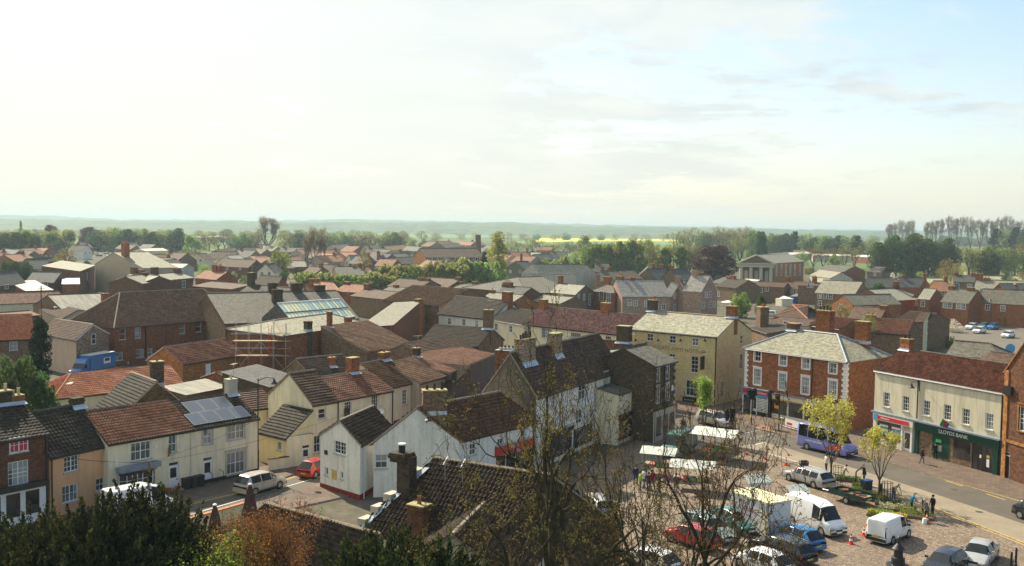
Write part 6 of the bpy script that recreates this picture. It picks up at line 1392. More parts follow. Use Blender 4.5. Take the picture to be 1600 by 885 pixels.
T('bare', 492, 360, 424, 34, 'tall bare poplar between birch and pale willow', name='poplar_tree'); T('bare', 478, 372, 424, 22, 'smaller bare poplar left of the tall bare poplar', name='poplar_tree'); T('bare', 503, 374, 424, 20, 'thin bare poplar right of the tall bare poplar', name='poplar_tree')
T('hazel', 569, 391, 430, 26, 'pale gold willow among the far brown roofs', name='willow_tree')
T('goldpoplar', 778, 361, 446, 27, 'tall golden green poplar right of the flats')
T('conifer', 757, 393, 432, 20, 'dark pointed conifer left of the golden poplar')
T('tallgreen', 778, 410, 446, 26, 'bright lower growth at the foot of the golden poplar', 'bush', name='bush')
T('green', 911, 368, 402, 24, 'round lone tree left below the yellow field'); T('purple', 1116, 384, 440, 66, 'large copper beech left of the chapel', name='beech_tree')
T('bareolive', 1155, 371, 420, 36, 'brown budding round tree behind the chapel'); T('dark', 1187, 360, 418, 26, 'dark cedar-like tree above the chapel roof')
T('cypress', 62, 497, 600, 40, 'tall dark cypress beside the pink walled cottage', name='cypress_tree', cat='tree')
T('garden', 15, 567, 640, 150, 'leafy garden bush at the left edge behind the street row', 'bush', name='bush', y=96); T('garden', 62, 590, 650, 70, 'leafy garden bush below the cypress', 'bush', name='bush', y=98)
for i, u in enumerate((8, 24, 40)): T('dark', u, 408, 442, 24, 'dark evergreen clump beyond the long cream building', group='dark evergreens beyond the long cream building')
T('green', 1159, 455, 497, 34, 'round dark green tree by the white garden parasol'); T('dark', 1190, 460, 497, 18, 'grey green tree right of the round dark green tree')
T('dark', 1375, 443, 480, 44, 'dark holly-like tree beside the pale blossom tree'); T('blossom', 1392, 430, 470, 30, 'tall pale blossoming tree behind the dark holly-like tree')
T('blossom', 1494, 500, 530, 40, 'round cream blossom tree beside the car park', y=225); T('bush', 1470, 505, 535, 26, 'green bushes left of the round blossom tree', 'bush'); T('bush', 1488, 525, 545, 22, 'clipped green bush under the round blossom tree', 'bush')
T('lime', 1412, 402, 432, 26, 'bright lime green tree in front of the chestnut trees'); T('lime', 1438, 424, 437, 14, 'small yellow green bush before the chestnut trees', 'bush', name='bush'); T('lime', 1486, 430, 445, 10, 'tiny yellow bush beside the slate terrace', 'bush', name='bush')
T('hazel', 1480, 404, 440, 34, 'olive gold tree right of the chestnut trees'); T('hazel', 1496, 410, 440, 22, 'olive gold lower tree right of the chestnut trees')
for u, vt, w in ((1395, 367, 46), (1425, 365, 60), (1450, 371, 50), (1478, 371, 44), (1372, 377, 34)): T('dark', u, vt, 432, w, 'massive dark chestnut tree of the group right of the chapel', group='dark chestnut trees right of the chapel', name='chestnut_tree')
T('green', 1302, 396, 428, 26, 'green tree right of the chapel, left of the chestnuts'); T('green', 1250, 393, 415, 30, 'green tree against the chapel roof end')
for u in (1270, 1285, 1318, 1334): T('bareolive', u, 386 + (u % 7), 425, 26, 'olive budding tree in the row right of the chapel', group='olive budding trees right of the chapel')
T('bush', 1330, 487, 512, 36, 'yellow green budding bush behind the corner block chimney', 'bush'); T('bareolive', 1318, 476, 514, 36, 'yellow budding tree behind the corner block chimney'); T('bareolive', 1363, 495, 560, 28, 'thin budding tree in front of the patchy brick gable')
T('conifer', 1536, 481, 503, 10, 'slim conifer at the car park fence'); T('bush', 1572, 490, 510, 26, 'yellow green bush at the right edge car park', 'bush'); T('conifer', 1531, 422, 434, 12, 'dark little conifer by the rough field')
# rows and belts, each tree its own object
r2 = random.Random(11)
def belt(kinds, u0, u1, n, vt, vb, w, label, group, cat='tree', jit=4):
    for i in range(n):
        u = u0 + (u1 - u0) * (i + r2.uniform(.2, .8)) / n; f = (u - u0) / (u1 - u0)
        t_ = vt[0] + (vt[1] - vt[0]) * f + r2.uniform(-jit, jit); b_ = vb[0] + (vb[1] - vb[0]) * f
        T(r2.choice(kinds), u, t_, b_, w * r2.uniform(1.0, 1.55), label, cat, group)
belt(['bare'], 1385, 1425, 3, (350, 350), (392, 392), 20, 'bare pinkish poplar above the chestnut trees', 'bare poplars on the right skyline')
belt(['bare'], 1442, 1600, 10, (345, 344), (398, 398), 18, 'bare pinkish poplar on the right skyline', 'bare poplars on the right skyline', jit=3)
belt(['dark', 'conifer', 'green'], 1545, 1620, 5, (362, 350), (405, 408), 30, 'dark tree at the right skyline', 'dark trees at the right skyline')
belt(['green', 'olive', 'dark', 'bareolive'], 1490, 1620, 10, (388, 385), (430, 430), 34, 'mixed green tree above the rough field', 'mixed trees above the rough field')
belt(['dark', 'conifer', 'green'], 1195, 1360, 12, (362, 372), (402, 408), 28, 'mixed tree behind the chapel', 'mixed trees behind the chapel')
belt(['olive', 'bareolive', 'green'], 1050, 1190, 12, (362, 360), (400, 404), 26, 'budding tree behind the copper beech', 'budding trees behind the copper beech')
belt(['green', 'green', 'tallgreen', 'bareolive'], 915, 1015, 14, (381, 374), (430, 432), 26, 'tall fresh green tree of the dense wood', 'dense green wood beyond the stone shed', jit=5)
belt(['tallgreen', 'bareolive', 'hazel'], 1010, 1095, 11, (384, 386), (434, 437), 20, 'slender budding tree right of the dense wood', 'slender trees right of the dense wood', jit=6)
belt(['green', 'bush'], 845, 905, 5, (405, 402), (424, 428), 22, 'bushy tree left of the dense wood', 'bushy trees left of the dense wood')
belt(['bush'], 600, 775, 14, (415, 409), (448, 452), 44, 'broad spring green bush in front of the flats', 'broad bushes in front of the flats', 'bush')
belt(['bush'], 460, 620, 14, (426, 430), (454, 458), 34, 'low green bush of the long hedge left of centre', 'long hedge bushes left of centre', 'bush', 2)
T('blossom', 455, 431, 456, 22, 'whitish blossoming bush at the birch foot', 'bush', name='bush'); T('dark', 443, 424, 454, 20, 'dark green bush at the birch foot', 'bush', name='bush')
belt(['green', 'olive', 'dark'], -10, 110, 11, (362, 360), (402, 400), 26, 'green tree of the far left belt', 'far left tree belt'); T('purple', 81, 352, 392, 26, 'hazy purple tree of the far left belt'); T('purple', 138, 355, 392, 29, 'round dark purple tree left of the long green belt', name='beech_tree'); T('tallgreen', 33, 346, 385, 8, 'slim poplar sticking out of the far left belt', name='poplar_tree')
T('hazel', 104, 388, 424, 38, 'olive tree behind the black and white gable'); T('green', 90, 402, 430, 24, 'green tree behind the dark cottage')
belt(['green', 'dark', 'olive'], 150, 285, 14, (356, 358), (393, 395), 26, 'round tree of the long green belt beyond the tall hall', 'long green belt beyond the tall hall'); T('green', 300, 367, 398, 32, 'round green tree left of the bare willow'); T('lime', 254, 393, 408, 16, 'bright lime bush before the bright flat roof', 'bush', name='bush')
T('bareolive', 290, 392, 420, 40, 'bare spreading willow behind the chimneyed terrace', name='willow_tree')
belt(['green', 'olive', 'bareolive'], 310, 410, 8, (366, 362), (392, 392), 22, 'hazy tree of the far belt left of the bare tree', 'far belt left of the bare tree')
belt(['green', 'olive', 'dark'], 440, 640, 20, (362, 366), (393, 392), 26, 'hazy tree of the central far belt', 'central far belt'); belt(['green', 'olive'], 640, 700, 4, (370, 374), (388, 388), 12, 'small hazy tree left of the factory chimney', 'small hazy trees by the factory chimney')
belt(['olive', 'bareolive', 'green'], 790, 910, 10, (375, 378), (396, 396), 20, 'hazy tree below the yellow field', 'hazy trees below the yellow field')
belt(['green', 'olive'], 700, 1100, 16, (363, 366), (374, 377), 14, 'tiny hazy hedgerow tree in the far fields', 'hedgerow trees of the far fields', jit=1.5)
belt(['green', 'olive'], -10, 700, 26, (357, 362), (370, 374), 20, 'tiny hazy tree on the far plain', 'tiny trees of the far plain', jit=2)
belt(['green', 'dark'], 1100, 1600, 22, (366, 370), (384, 386), 22, 'far hazy tree behind the right hand belts', 'far trees behind the right hand belts', jit=2)

for i in range(115):
    u = r2.uniform(-10, 1290); v = r2.uniform(402, 446); k = r2.choice(['green', 'olive', 'green', 'bush', 'hazel', 'bareolive', 'lime', 'dark'])
    T(k, u, v - r2.uniform(10, 17), v, r2.uniform(12, 24), 'small garden %s among the crowded far roofs' % {'dark': 'dark green tree', 'lime': 'lime green tree', 'hazel': 'golden tree', 'bush': 'bush', 'olive': 'olive tree', 'bareolive': 'budding tree', 'green': 'green tree'}[k], 'bush' if k == 'bush' else 'tree', 'garden %s of the far roofs' % k)
for i in range(30):
    u = r2.uniform(1290, 1610); v = r2.uniform(428, 470); k = r2.choice(['green', 'olive', 'bush', 'hazel', 'dark'])
    T(k, u, v - r2.uniform(8, 14), v, r2.uniform(12, 22), 'small garden %s between the right hand slate houses' % {'dark': 'dark green tree', 'hazel': 'golden tree', 'bush': 'bush', 'olive': 'olive tree', 'green': 'green tree'}[k], 'bush' if k == 'bush' else 'tree', 'garden %s between slate houses' % k)
for i in range(42):
    u = r2.uniform(-10, 960); v = r2.choice([388, 393, 398, 404, 410, 417, 425]) + r2.uniform(-2, 2); c = r2.choice(['orange', 'brown', 'grey', 'dark', 'brown']); w = r2.uniform(16, 30)
    y = (CH - 5) * FPX / (v - (357 + .0157 * (u - 800))); sl = r2.choice([-.06, .05]) * w
    simple('small %s roofed house lost among the crowded far roofs' % c, (u - w / 2, v + sl), (u + w / 2, v - sl), 4.6, None, {'orange': FAR_ORANGE, 'brown': FAR_BROWN, 'grey': SLATE_GRY, 'dark': SLATE_BLK}[c], r2.choice([BRK_BRN, BRK_RED, REN_TAN, BRK_BRN]), D=8, ridge=r2.choice('xxy'), rise=2.8, name='far_house', group='%s roofed far houses' % c, wins=[(u, v + 3)])
# ------------------------------------------------------------ near vegetation
def street_tree(u, vbase, vtop, wpx, mat, label, seed, n=5200, size=.16, name='street_tree', z1=2.0):
    y = CH * FPX / (vbase - (357 + .0157 * (u - 800))); p = at_y(u, y); H_ = z_at(u, vtop, y); w = wpx / FPX * y
    r = np.random.RandomState(seed); segs = [((0, 0, 0), (0.02, 0, 1.0), .11, .095), ((.02, 0, 1.0), (0, 0, z1), .095, .08)]; tips = []
    for i in range(6):
        th = i * 1.047 + r.uniform(-.3, .3); d = np.array([np.cos(th) * w / H_ * 1.15, np.sin(th) * w / H_ * 1.15, 1.0]); d /= np.linalg.norm(d)
        grow(r, (0, 0, z1 * r.uniform(.85, 1.0)), d, (H_ - z1) * .46, .05, 3, segs, tips, .42, .25, (2, 3), .70, .12, .008)
    o = empty(name, (p.x, p.y, 0), 0, label, 'tree'); 
    sx = (w * .5) / max(abs(t[0]) for t in tips); sz = (H_ - z1) / (max(t[2] for t in tips) - z1); fz = lambda q: (q[0] * sx, q[1] * sx, z1 + (q[2] - z1) * sz if q[2] > z1 else q[2]); segs = [(fz(a), fz(b), c, d_) for a, b, c, d_ in segs]; tips = [fz(t) for t in tips]; V, F = tube_np(segs, 5); T_ = np.array([t for t in tips] + [s[1] for s in segs[-int(len(segs) * .6):] if s[2] < .025]); link('trunk', np_mesh('trunk', V, F, [BARK], smooth=True), o); T_ = T_[T_[:, 2] > z1 + .3]
    k = r.randint(0, len(T_), n); P = T_[k] + r.normal(size=(n, 3)) * .17; V, F = leaf_quads(P, size, r); link('crown', np_mesh('crown', V, F, [mat]), o)
    return o, H_
street_tree(1309, 758, 622, 96, LF_YEL, 'yellow green street tree in front of the lilac minibus', 31, 4300, .14, z1=1.9)
street_tree(1386, 785, 668, 74, LF_YEL, 'smaller yellow green street tree left of the bank fascia', 32, 2600, .13, z1=1.7)
street_tree(1106, 690, 590, 34, LF_LIME, 'small bright green tree in front of the hotel corner', 33, 3000, .13, z1=1.0)
# the big budding tree over the square: limbs, twigs, ochre buds
def big_tree(name, label, u, y, fork_z, top_v, u0, u1, limbs, seed, r0=.42, depth=5, nb=15000, L0=3.6):
    r = np.random.RandomState(seed); p = at_y(u, y); segs = [((0, 0, -.2), (0, 0, 1.2), r0 * 1.35, r0 * 1.05), ((0, 0, 1.2), (.1, 0, fork_z), r0 * 1.05, r0 * .9)]; tips = []
    for (dx, dy, dz, l, rr, z0) in limbs:
        d = np.array([dx, dy, dz], float); d /= np.linalg.norm(d); grow(r, (0, 0, z0), d, l, rr, depth, segs, tips, .85, .0, (2, 3), .70, .2, .011)
    zt = np.percentile([t[2] for t in tips], 98); sz = (z_at(u, top_v, y) - fork_z) / (zt - fork_z); a0 = ((u0 - 800) / FPX * y - p.x) / np.percentile([t[0] for t in tips], 3); a1 = ((u1 - 800) / FPX * y - p.x) / np.percentile([t[0] for t in tips], 97)
    def fz(q):
        f = min(1, max(0, (q[2] - fork_z * .6) / fork_z)); k = (a1 if q[0] > 0 else a0); return np.array([q[0] * (1 + (k - 1) * f), q[1], fork_z + (q[2] - fork_z) * sz if q[2] > fork_z else q[2]])
    segs = [(fz(a), fz(b), c * 1.1, d_ * 1.1) for a, b, c, d_ in segs]; tips = [fz(t) for t in tips]
    o = empty(name, (p.x, p.y, 0), 0, label, 'tree')
    big = [s for s in segs if s[2] > .05]; small = [s for s in segs if s[2] <= .05]
    V, F = tube_np(big, 8); link('trunk', np_mesh('trunk', V, F, [BARKM], smooth=True), o)
    T_ = np.array(tips); zt = T_[:, 2].max(); V, F = tube_np(small, 3); link('twigs', np_mesh('twigs', V, F, [BARKM], smooth=True), o)
    E = np.array([s[1] for s in small if s[2] < .02]); k = r.randint(0, len(E), nb); P = E[k] + r.normal(size=(nb, 3)) * .07; V, F = leaf_quads(P, .07, r); link('buds', np_mesh('buds', V, F, [LF_BUD]), o)
    print('bigtree', name, len(segs), len(tips), 'top', zt, 'want', z_at(u, top_v, y), 'x', T_[:, 0].min(), T_[:, 0].max())
    return o
big_tree('budding_tree', 'large mossy budding tree spreading over the pub roof', 893, 44, 4.6, 562, 690, 1050,
         [(-1.0, .1, .9, 4.2, .20, 4.4), (-.25, .2, 1.2, 4.6, .24, 4.6), (.45, -.1, 1.1, 4.2, .22, 4.5), (-1.4, -.2, .45, 4.2, .15, 4.2), (.1, .5, .9, 3.8, .17, 4.6), (-.7, -.5, .7, 3.8, .15, 4.3), (1.1, .3, .7, 4.0, .16, 4.4), (1.3, -.2, .3, 3.6, .12, 4.2)], 41)
big_tree('budding_tree', 'mossy budding tree leaning right over the parked cars', 1045, 43, 3.6, 630, 905, 1262,
         [(1.3, .2, .5, 4.4, .20, 3.5), (1.4, .1, .15, 4.2, .15, 3.3), (.35, .3, 1.1, 4.0, .18, 3.6), (-.3, .1, 1.1, 3.8, .17, 3.6), (1.25, -.1, .30, 3.8, .15, 3.2), (.8, .5, .95, 3.8, .16, 3.5), (-.8, .3, .8, 3.4, .13, 3.4)], 43)
# yews: dense upright sprays
def yew(label, u, y, top, rad, seed, n_pl=520, prof=1.0, name='yew_tree'):
    r = np.random.RandomState(seed); p = at_y(u, y); o = empty(name, (p.x, p.y, 0), 0, label, 'tree'); P = []; A = []; tipf = []
    for i in range(n_pl):
        th = r.uniform(0, 2 * np.pi); q = math.sqrt(r.uniform(0, 1)); base_z = top * (1 - .55 * q ** 2.2) * r.uniform(.72, .93)
        b = np.array([math.cos(th) * rad * q, math.sin(th) * rad * q, base_z - .9]); d = np.array([math.cos(th) * q * .55 + r.normal() * .14, math.sin(th) * q * .55 + r.normal() * .14, 1.0]); d /= np.linalg.norm(d)
        L_ = r.uniform(1.3, 2.6); m = 95; s = r.uniform(0, 1, m) ** .8; wdt = .26 * (1 - s) ** .7 + .03
        e = r.normal(size=(m, 3)); pos = b + d * (s * L_)[:, None] + e * wdt[:, None] * .62 + np.array([0, 0, -.1]) * (1 - s)[:, None]
        P.append(pos); A.append(np.tile(d, (m, 1)) + r.normal(size=(m, 3)) * .45); tipf.append(s)
    P = np.concatenate(P); A = np.concatenate(A); A /= np.linalg.norm(A, axis=1)[:, None]; s = np.concatenate(tipf); n = len(P)
    b = r.normal(size=(n, 3)); b -= A * (A * b).sum(1)[:, None]; b /= np.linalg.norm(b, axis=1)[:, None]; ln = r.uniform(.10, .24, n)[:, None]; wd = .035 * r.uniform(.7, 1.4, n)[:, None]
    V = np.stack([P - A * ln * .5 - b * wd * .6, P - A * ln * .5 + b * wd * .6, P + A * ln * .5 + b * wd, P + A * ln * .5 - b * wd], 1).reshape(-1, 3)
    mi = (r.uniform(0, 1, n) < np.clip((s - .62) * 1.6, 0, .7)).astype(int); link('crown', np_mesh('crown', V, np.arange(n * 4).reshape(-1, 4), [LF_YEW, LF_YEW2], mi), o)
    # core of larger leaves, added inside the crown to block light
    m = 9000; th = r.uniform(0, 2 * np.pi, m); q = np.sqrt(r.uniform(0, 1, m)) * .95; z = top * (1 - .55 * q ** 2.2) * r.uniform(.25, .80, m); Pn = np.stack([np.cos(th) * rad * q, np.sin(th) * rad * q, z], 1); V, F = leaf_quads(Pn, .42, r); link('light_block_core', np_mesh('light_block_core', V, F, [LF_YEW]), o)
    sg = [((0, 0, -.1), (0, 0, top * .55), .45, .28)]; 
    for k in range(6): th = k * 1.05; sg.append(((0, 0, top * .3), (math.cos(th) * rad * .6, math.sin(th) * rad * .6, top * .6), .2, .08))
    V, F = tube_np(sg, 7); link('trunk', np_mesh('trunk', V, F, [BARK], smooth=True), o); return o
yew('broad dark yew filling the lower left corner', 60, 49, z_at(60, 822, 49) + .2, 5.4, 51, 620)
yew('tallest dark yew with pointed sprays in front of the white van', 225, 50, z_at(225, 768, 50) + .1, 3.2, 52, 420)
yew('dark yew between the white van and the brown parasols', 140, 48, z_at(160, 795, 48) + .1, 3.6, 57, 420)
yew('dark yew at the bottom centre in front of the pub chimney', 600, 46, z_at(640, 838, 46) + .0, 3.4, 53, 460)
yew('lower dark yew right of the bottom centre', 690, 44, z_at(680, 855, 44) + .0, 2.6, 54, 320)
def shrub(label, u, y, top, rad, mat, seed, n=6000, size=.09, name='shrub', twig=BARK):
    r = np.random.RandomState(seed); p = at_y(u, y); o = empty(name, (p.x, p.y, 0), 0, label, 'shrub'); segs = []; tips = []
    for i in range(9):
        th = r.uniform(0, 6.28); q = r.uniform(.1, .8); d = np.array([math.cos(th) * q * rad / top * 1.3, math.sin(th) * q * rad / top * 1.3, 1.0]); d /= np.linalg.norm(d); grow(r, (math.cos(th) * q * .5, math.sin(th) * q * .5, 0), d, top * .5, .06, 3, segs, tips, .5, .15, (2, 3), .6, .12, .008)
    V, F = tube_np(segs, 4); link('stems', np_mesh('stems', V, F, [twig], smooth=True), o); T_ = np.array(tips); T_[:, 2] *= top / T_[:, 2].max(); k = r.randint(0, len(T_), n); V, F = leaf_quads(T_[k] + r.normal(size=(n, 3)) * .28, size, r); link('foliage', np_mesh('foliage', V, F, [mat]), o); return o
shrub('rusty orange brown shrub in front of the folded parasols', 425, 50, z_at(425, 800, 50) + .2, 2.1, LF_RUST, 61, 10000, .08)
shrub('rusty twiggy shrub right of the rusty orange shrub', 372, 50, z_at(372, 830, 50) + .3, 1.3, LF_RUST, 62, 4500, .08)
shrub('pale lime green shrub beside the dark yew', 330, 49, z_at(325, 845, 49), 1.2, LF_LIME, 63, 7000, .11)
# ------------------------------------------------------------ vehicles
PAINTS = {k: paint('car_paint_' + k, c, mt, r) for k, (c, mt, r) in {'silver': ((.40, .40, .38), .15, .3), 'champagne': ((.46, .42, .36), .1, .3), 'white': ((.78, .78, .75), 0, .3), 'black': ((.012, .012, .014), 0, .22), 'red': ((.42, .015, .015), 0, .25),
    'blue': ((.01, .17, .42), .2, .25), 'teal': ((.05, .17, .155), .1, .28), 'lilac': ((.20, .22, .55), .1, .3), 'lorry_blue': ((.01, .16, .42), 0, .35), 'darkgrey': ((.05, .055, .06), .3, .28), 'greenish': ((.20, .26, .23), .1, .3)}.items()}
# profile: (x, shoulder z, top z, top half width factor, kind of the interval that follows) from rear (x=0) to nose
PROF = {
 'hatch': (4.1, 1.72, [(0, .55, .60, .80, 'b'), (.06, .86, .92, .82, 'rw'), (.62, .95, 1.40, .72, 'p'), (.78, .96, 1.45, .70, 'w'), (1.72, .95, 1.49, .70, 'p'), (1.80, .95, 1.49, .70, 'w'), (2.62, .93, 1.42, .70, 'ws'), (3.22, .92, .96, .84, 'b'), (3.85, .78, .80, .80, 'b'), (4.1, .52, .55, .72, 'b')]),
 'mpv': (4.4, 1.80, [(0, .60, .66, .80, 'b'), (.05, .95, 1.0, .82, 'rw'), (.42, 1.02, 1.52, .72, 'p'), (.60, 1.02, 1.60, .70, 'w'), (1.55, 1.02, 1.64, .70, 'p'), (1.64, 1.02, 1.64, .70, 'w'), (2.65, 1.0, 1.56, .70, 'ws'), (3.55, .98, 1.02, .84, 'b'), (4.2, .80, .83, .80, 'b'), (4.4, .52, .56, .72, 'b')]),
 'estate': (4.8, 1.80, [(0, .55, .60, .80, 'b'), (.05, .88, .94, .82, 'rw'), (.48, .94, 1.38, .72, 'p'), (.62, .94, 1.42, .70, 'w'), (1.5, .94, 1.46, .70, 'p'), (1.58, .94, 1.46, .70, 'w'), (2.42, .93, 1.46, .70, 'p'), (2.5, .93, 1.46, .70, 'w'), (3.0, .92, 1.40, .70, 'ws'), (3.68, .90, .94, .84, 'b'), (4.5, .76, .79, .80, 'b'), (4.8, .5, .54, .72, 'b')]),
 'saloon': (4.6, 1.75, [(0, .55, .60, .80, 'b'), (.05, .90, .94, .82, 'b'), (.75, .93, .97, .82, 'rw'), (1.35, .93, 1.36, .70, 'p'), (1.45, .93, 1.38, .70, 'w'), (2.25, .93, 1.42, .70, 'p'), (2.33, .93, 1.42, .70, 'w'), (2.95, .92, 1.36, .70, 'ws'), (3.6, .90, .93, .84, 'b'), (4.35, .74, .77, .80, 'b'), (4.6, .5, .54, .72, 'b')]),
 'small': (3.6, 1.62, [(0, .6, .64, .80, 'b'), (.05, .88, .94, .80, 'rw'), (.55, .95, 1.42, .68, 'p'), (.72, .95, 1.47, .66, 'w'), (2.15, .94, 1.46, .66, 'ws'), (2.75, .92, .98, .80, 'b'), (3.4, .74, .78, .74, 'b'), (3.6, .5, .54, .62, 'b')]),
 'smallvan': (4.1, 1.72, [(0, .6, .66, .88, 'b'), (.03, 1.0, 1.70, .84, 'b'), (.25, 1.02, 1.80, .82, 'b'), (2.15, 1.02, 1.82, .82, 'p'), (2.22, 1.0, 1.80, .80, 'w'), (2.95, .98, 1.66, .76, 'ws'), (3.45, .97, 1.02, .84, 'b'), (3.95, .82, .86, .80, 'b'), (4.1, .52, .56, .74, 'b')]),
 'van': (5.2, 1.95, [(0, .7, .8, .90, 'b'), (.03, 1.3, 2.25, .86, 'b'), (.2, 1.3, 2.38, .84, 'b'), (3.1, 1.25, 2.38, .84, 'p'), (3.2, 1.2, 2.34, .82, 'w'), (3.95, 1.15, 2.12, .78, 'ws'), (4.55, 1.12, 1.18, .84, 'b'), (5.05, .95, .98, .80, 'b'), (5.2, .55, .6, .74, 'b')]),
 'minibus': (6.0, 2.05, [(0, .8, .9, .90, 'b'), (.03, 1.35, 2.45, .88, 'p'), (.2, 1.35, 2.60, .86, 'w'), (1.3, 1.33, 2.62, .86, 'p'), (1.38, 1.33, 2.62, .86, 'w'), (2.5, 1.32, 2.62, .86, 'p'), (2.58, 1.32, 2.62, .86, 'w'), (3.7, 1.3, 2.60, .86, 'p'), (3.85, 1.25, 2.58, .84, 'w'), (4.65, 1.2, 2.30, .78, 'ws'), (5.3, 1.15, 1.22, .84, 'b'), (5.85, .95, 1.0, .82, 'b'), (6.0, .55, .6, .76, 'b')]),
}
def vehicle(kind, colour, label, u, v, heading, cat='car', group=None, name='parked_car', rails=False, sc=1.0, z=0.01, plate_rear=PLATE_Y, at_=None):
    L, Wd, pr = PROF[kind]; mat = PAINTS[colour]; p = at_ or at(u, v, 0)
    root = empty(name, (p.x, p.y, z), heading, label, cat, group); root.scale = (sc,) * 3
    van = kind in ('van', 'smallvan', 'minibus'); wr = .33 if not van or kind == 'smallvan' else .36; xw = (L * .19 + (.05 if not van else .15), L * .80 if not van else L * .82)
    def prof(x):
        for a, b in zip(pr[:-1], pr[1:]):
            if a[0] - 1e-4 <= x < b[0] - 2e-4 or (b is pr[-1] and x >= a[0]):
                f = (x - a[0]) / max(1e-6, b[0] - a[0]); return [a[i] + (b[i] - a[i]) * f for i in (1, 2, 3)] + [a[4]]
        return list(pr[-1][1:4]) + ['b']
    xs = sorted(set([round(q[0], 3) for q in pr] + [round(c + wr * 1.12 * math.cos(a), 3) for c in xw for a in np.linspace(0, math.pi, 9)] + [round(c + s * wr * 1.18, 3) for c in xw for s in (-1, 1)]))
    wi = [i for i, q in enumerate(pr) if q[4] == 'ws'][0]; wx = pr[wi][0] + .55 * (pr[wi + 1][0] - pr[wi][0]); xs = sorted(set([x for x in xs if 0 <= x <= L] + [pr[wi][0] + .06, wx]))
    def zbot(x):
        for c in xw:
            if abs(x - c) < wr * 1.13: return .24 + math.sqrt(max(0, (wr * 1.13) ** 2 - (x - c) ** 2)) * .98
        return .24
    def sec(x):
        zs, zt, wt, k = prof(x); e = min(x, L - x); rd = 1 - .10 * max(0, 1 - e / .35) ** 2; w = Wd / 2 * rd; zb = min(zbot(x), zs - .12)
        cab = zt > zs + .12
        if cab: return [(w * .90, zb), (w * .99, min(zb + .1, zs - .06)), (w, (zb + zs) / 2), (w * .975, zs), (Wd / 2 * wt, zt - .06), (Wd / 2 * wt * .86, zt), (0, zt + .035)], k
        return [(w * .90, zb), (w * .99, min(zb + .1, zs - .06)), (w, (zb + zs) / 2), (w * .965, zs - .02), (w * .90, zt - .015), (w * .80, zt + .0), (0, zt + .03)], k
    body = MB(); glass = {}; S = [(x, *sec(x)) for x in xs]
    for (x0, a, k0), (x1, b, k1) in zip(S[:-1], S[1:]):
        for sgn in (1, -1):
            for i in range(6):
                q = [Vector((x0, a[i][0] * sgn, a[i][1])), Vector((x1, b[i][0] * sgn, b[i][1])), Vector((x1, b[i + 1][0] * sgn, b[i + 1][1])), Vector((x0, a[i + 1][0] * sgn, a[i + 1][1]))]
                if sgn > 0: q = q[::-1]
                km = k0
                if i == 3 and (km == 'w' or km == 'ws' and pr[wi][0] + .05 < x0 and x1 <= wx + .01): glass.setdefault(('side_window', round([z_[0] for z_ in pr if z_[0] <= x0 + 1e-3][-1], 2), sgn), []).append(q)
                elif i >= 4 and km == 'ws' or (i == 5 and km == 'ws'): glass.setdefault(('windscreen', 0, 0), []).append(q)
                elif i >= 4 and km == 'rw': glass.setdefault(('rear_window', 0, 0), []).append(q)
                else: body.poly(q, mat, True)
    for x, s_, end in ((xs[0], S[0][1], -1), (xs[-1], S[-1][1], 1)):
        ring = [Vector((x, y, z_)) for y, z_ in s_] + [Vector((x, -y, z_)) for y, z_ in s_[-2::-1]]
        body.poly(ring if end < 0 else ring[::-1], mat)
    # dark floor
    body.poly([(0.1, -Wd * .42, .26), (0.1, Wd * .42, .26), (L - .1, Wd * .42, .26), (L - .1, -Wd * .42, .26)], PLASTIC)
    for c in xw:
        for sgn in (1, -1): body.tube((c, sgn * Wd * .30, .33), (c, sgn * Wd * .47, .33), wr * 1.13, wr * 1.13, PLASTIC, 14, True)
    bo = body.build('body', root, merge=True)
    try: 
        md = bo.modifiers.new('n', 'WEIGHTED_NORMAL')
    except Exception: pass
    for (nm, _, _), qs in glass.items():
        g = MB()
        for q in qs: g.poly(q, CARGLASS, False)
        g.build(nm, root, merge=True)
    for c in xw:
        for sgn in (1, -1):
            w = MB(); y0, y1 = sgn * (Wd / 2 - .21), sgn * (Wd / 2 - .015); w.tube((c, y0, wr), (c, y1, wr), wr, wr, RUBBER, 16); wo = w.build('wheel', root)
            r = MB(); r.tube((c, y1 - sgn * .02, wr), (c, y1 + sgn * .006, wr), wr * .66, wr * .62, ALLOY if not (kind in ('van', 'smallvan')) else STEEL, 12)
            for i in range(5): a = i * 1.257; r.box((c + math.cos(a) * wr * .40, y1 + sgn * .008, wr + math.sin(a) * wr * .40), (wr * .16, .01, wr * .16), BLACK)
            r.build('rim', wo)
    def bx(nm, c, d, m_, bev=.02): q = MB(); q.box(c, d, m_); return q.build(nm, root, bevel=bev)
    hz = prof(L - .12)[0]; rz_ = prof(.04)[0]
    for sgn in (1, -1):
        bx('headlight', (L - .20, sgn * Wd * .355, hz - .10), (.30, .30, .16), CLEARLENS); bx('tail_light', (.08, sgn * Wd * .40, (1.25 if kind in ('van', 'smallvan', 'minibus') else rz_ - .02) - .12), (.12, .20 if not van else .12, .22 if not van else .45), REDLENS)
        mx = [q for q in pr if q[4] == 'ws'][0][0] + .12; bx('wing_mirror', (mx, sgn * (Wd / 2 + .09), prof(mx)[0] + .10), (.12, .20, .14), mat if not van else PLASTIC)
    bx('bumper', (L - .10, 0, .36), (.24, Wd * .86, .20), mat if not van else PLASTIC); bx('bumper', (.07, 0, .40), (.22, Wd * .88, .22), mat if not van else PLASTIC); bx('number_plate', (L + .03, 0, .40), (.02, .52, .11), PLATE_W, 0); bx('number_plate', (-.055, 0, .52 if not van else .62), (.02, .52, .11), plate_rear, 0)
    sm = MB(); cab_ = [q for q in pr if q[4] in ('w', 'ws')]
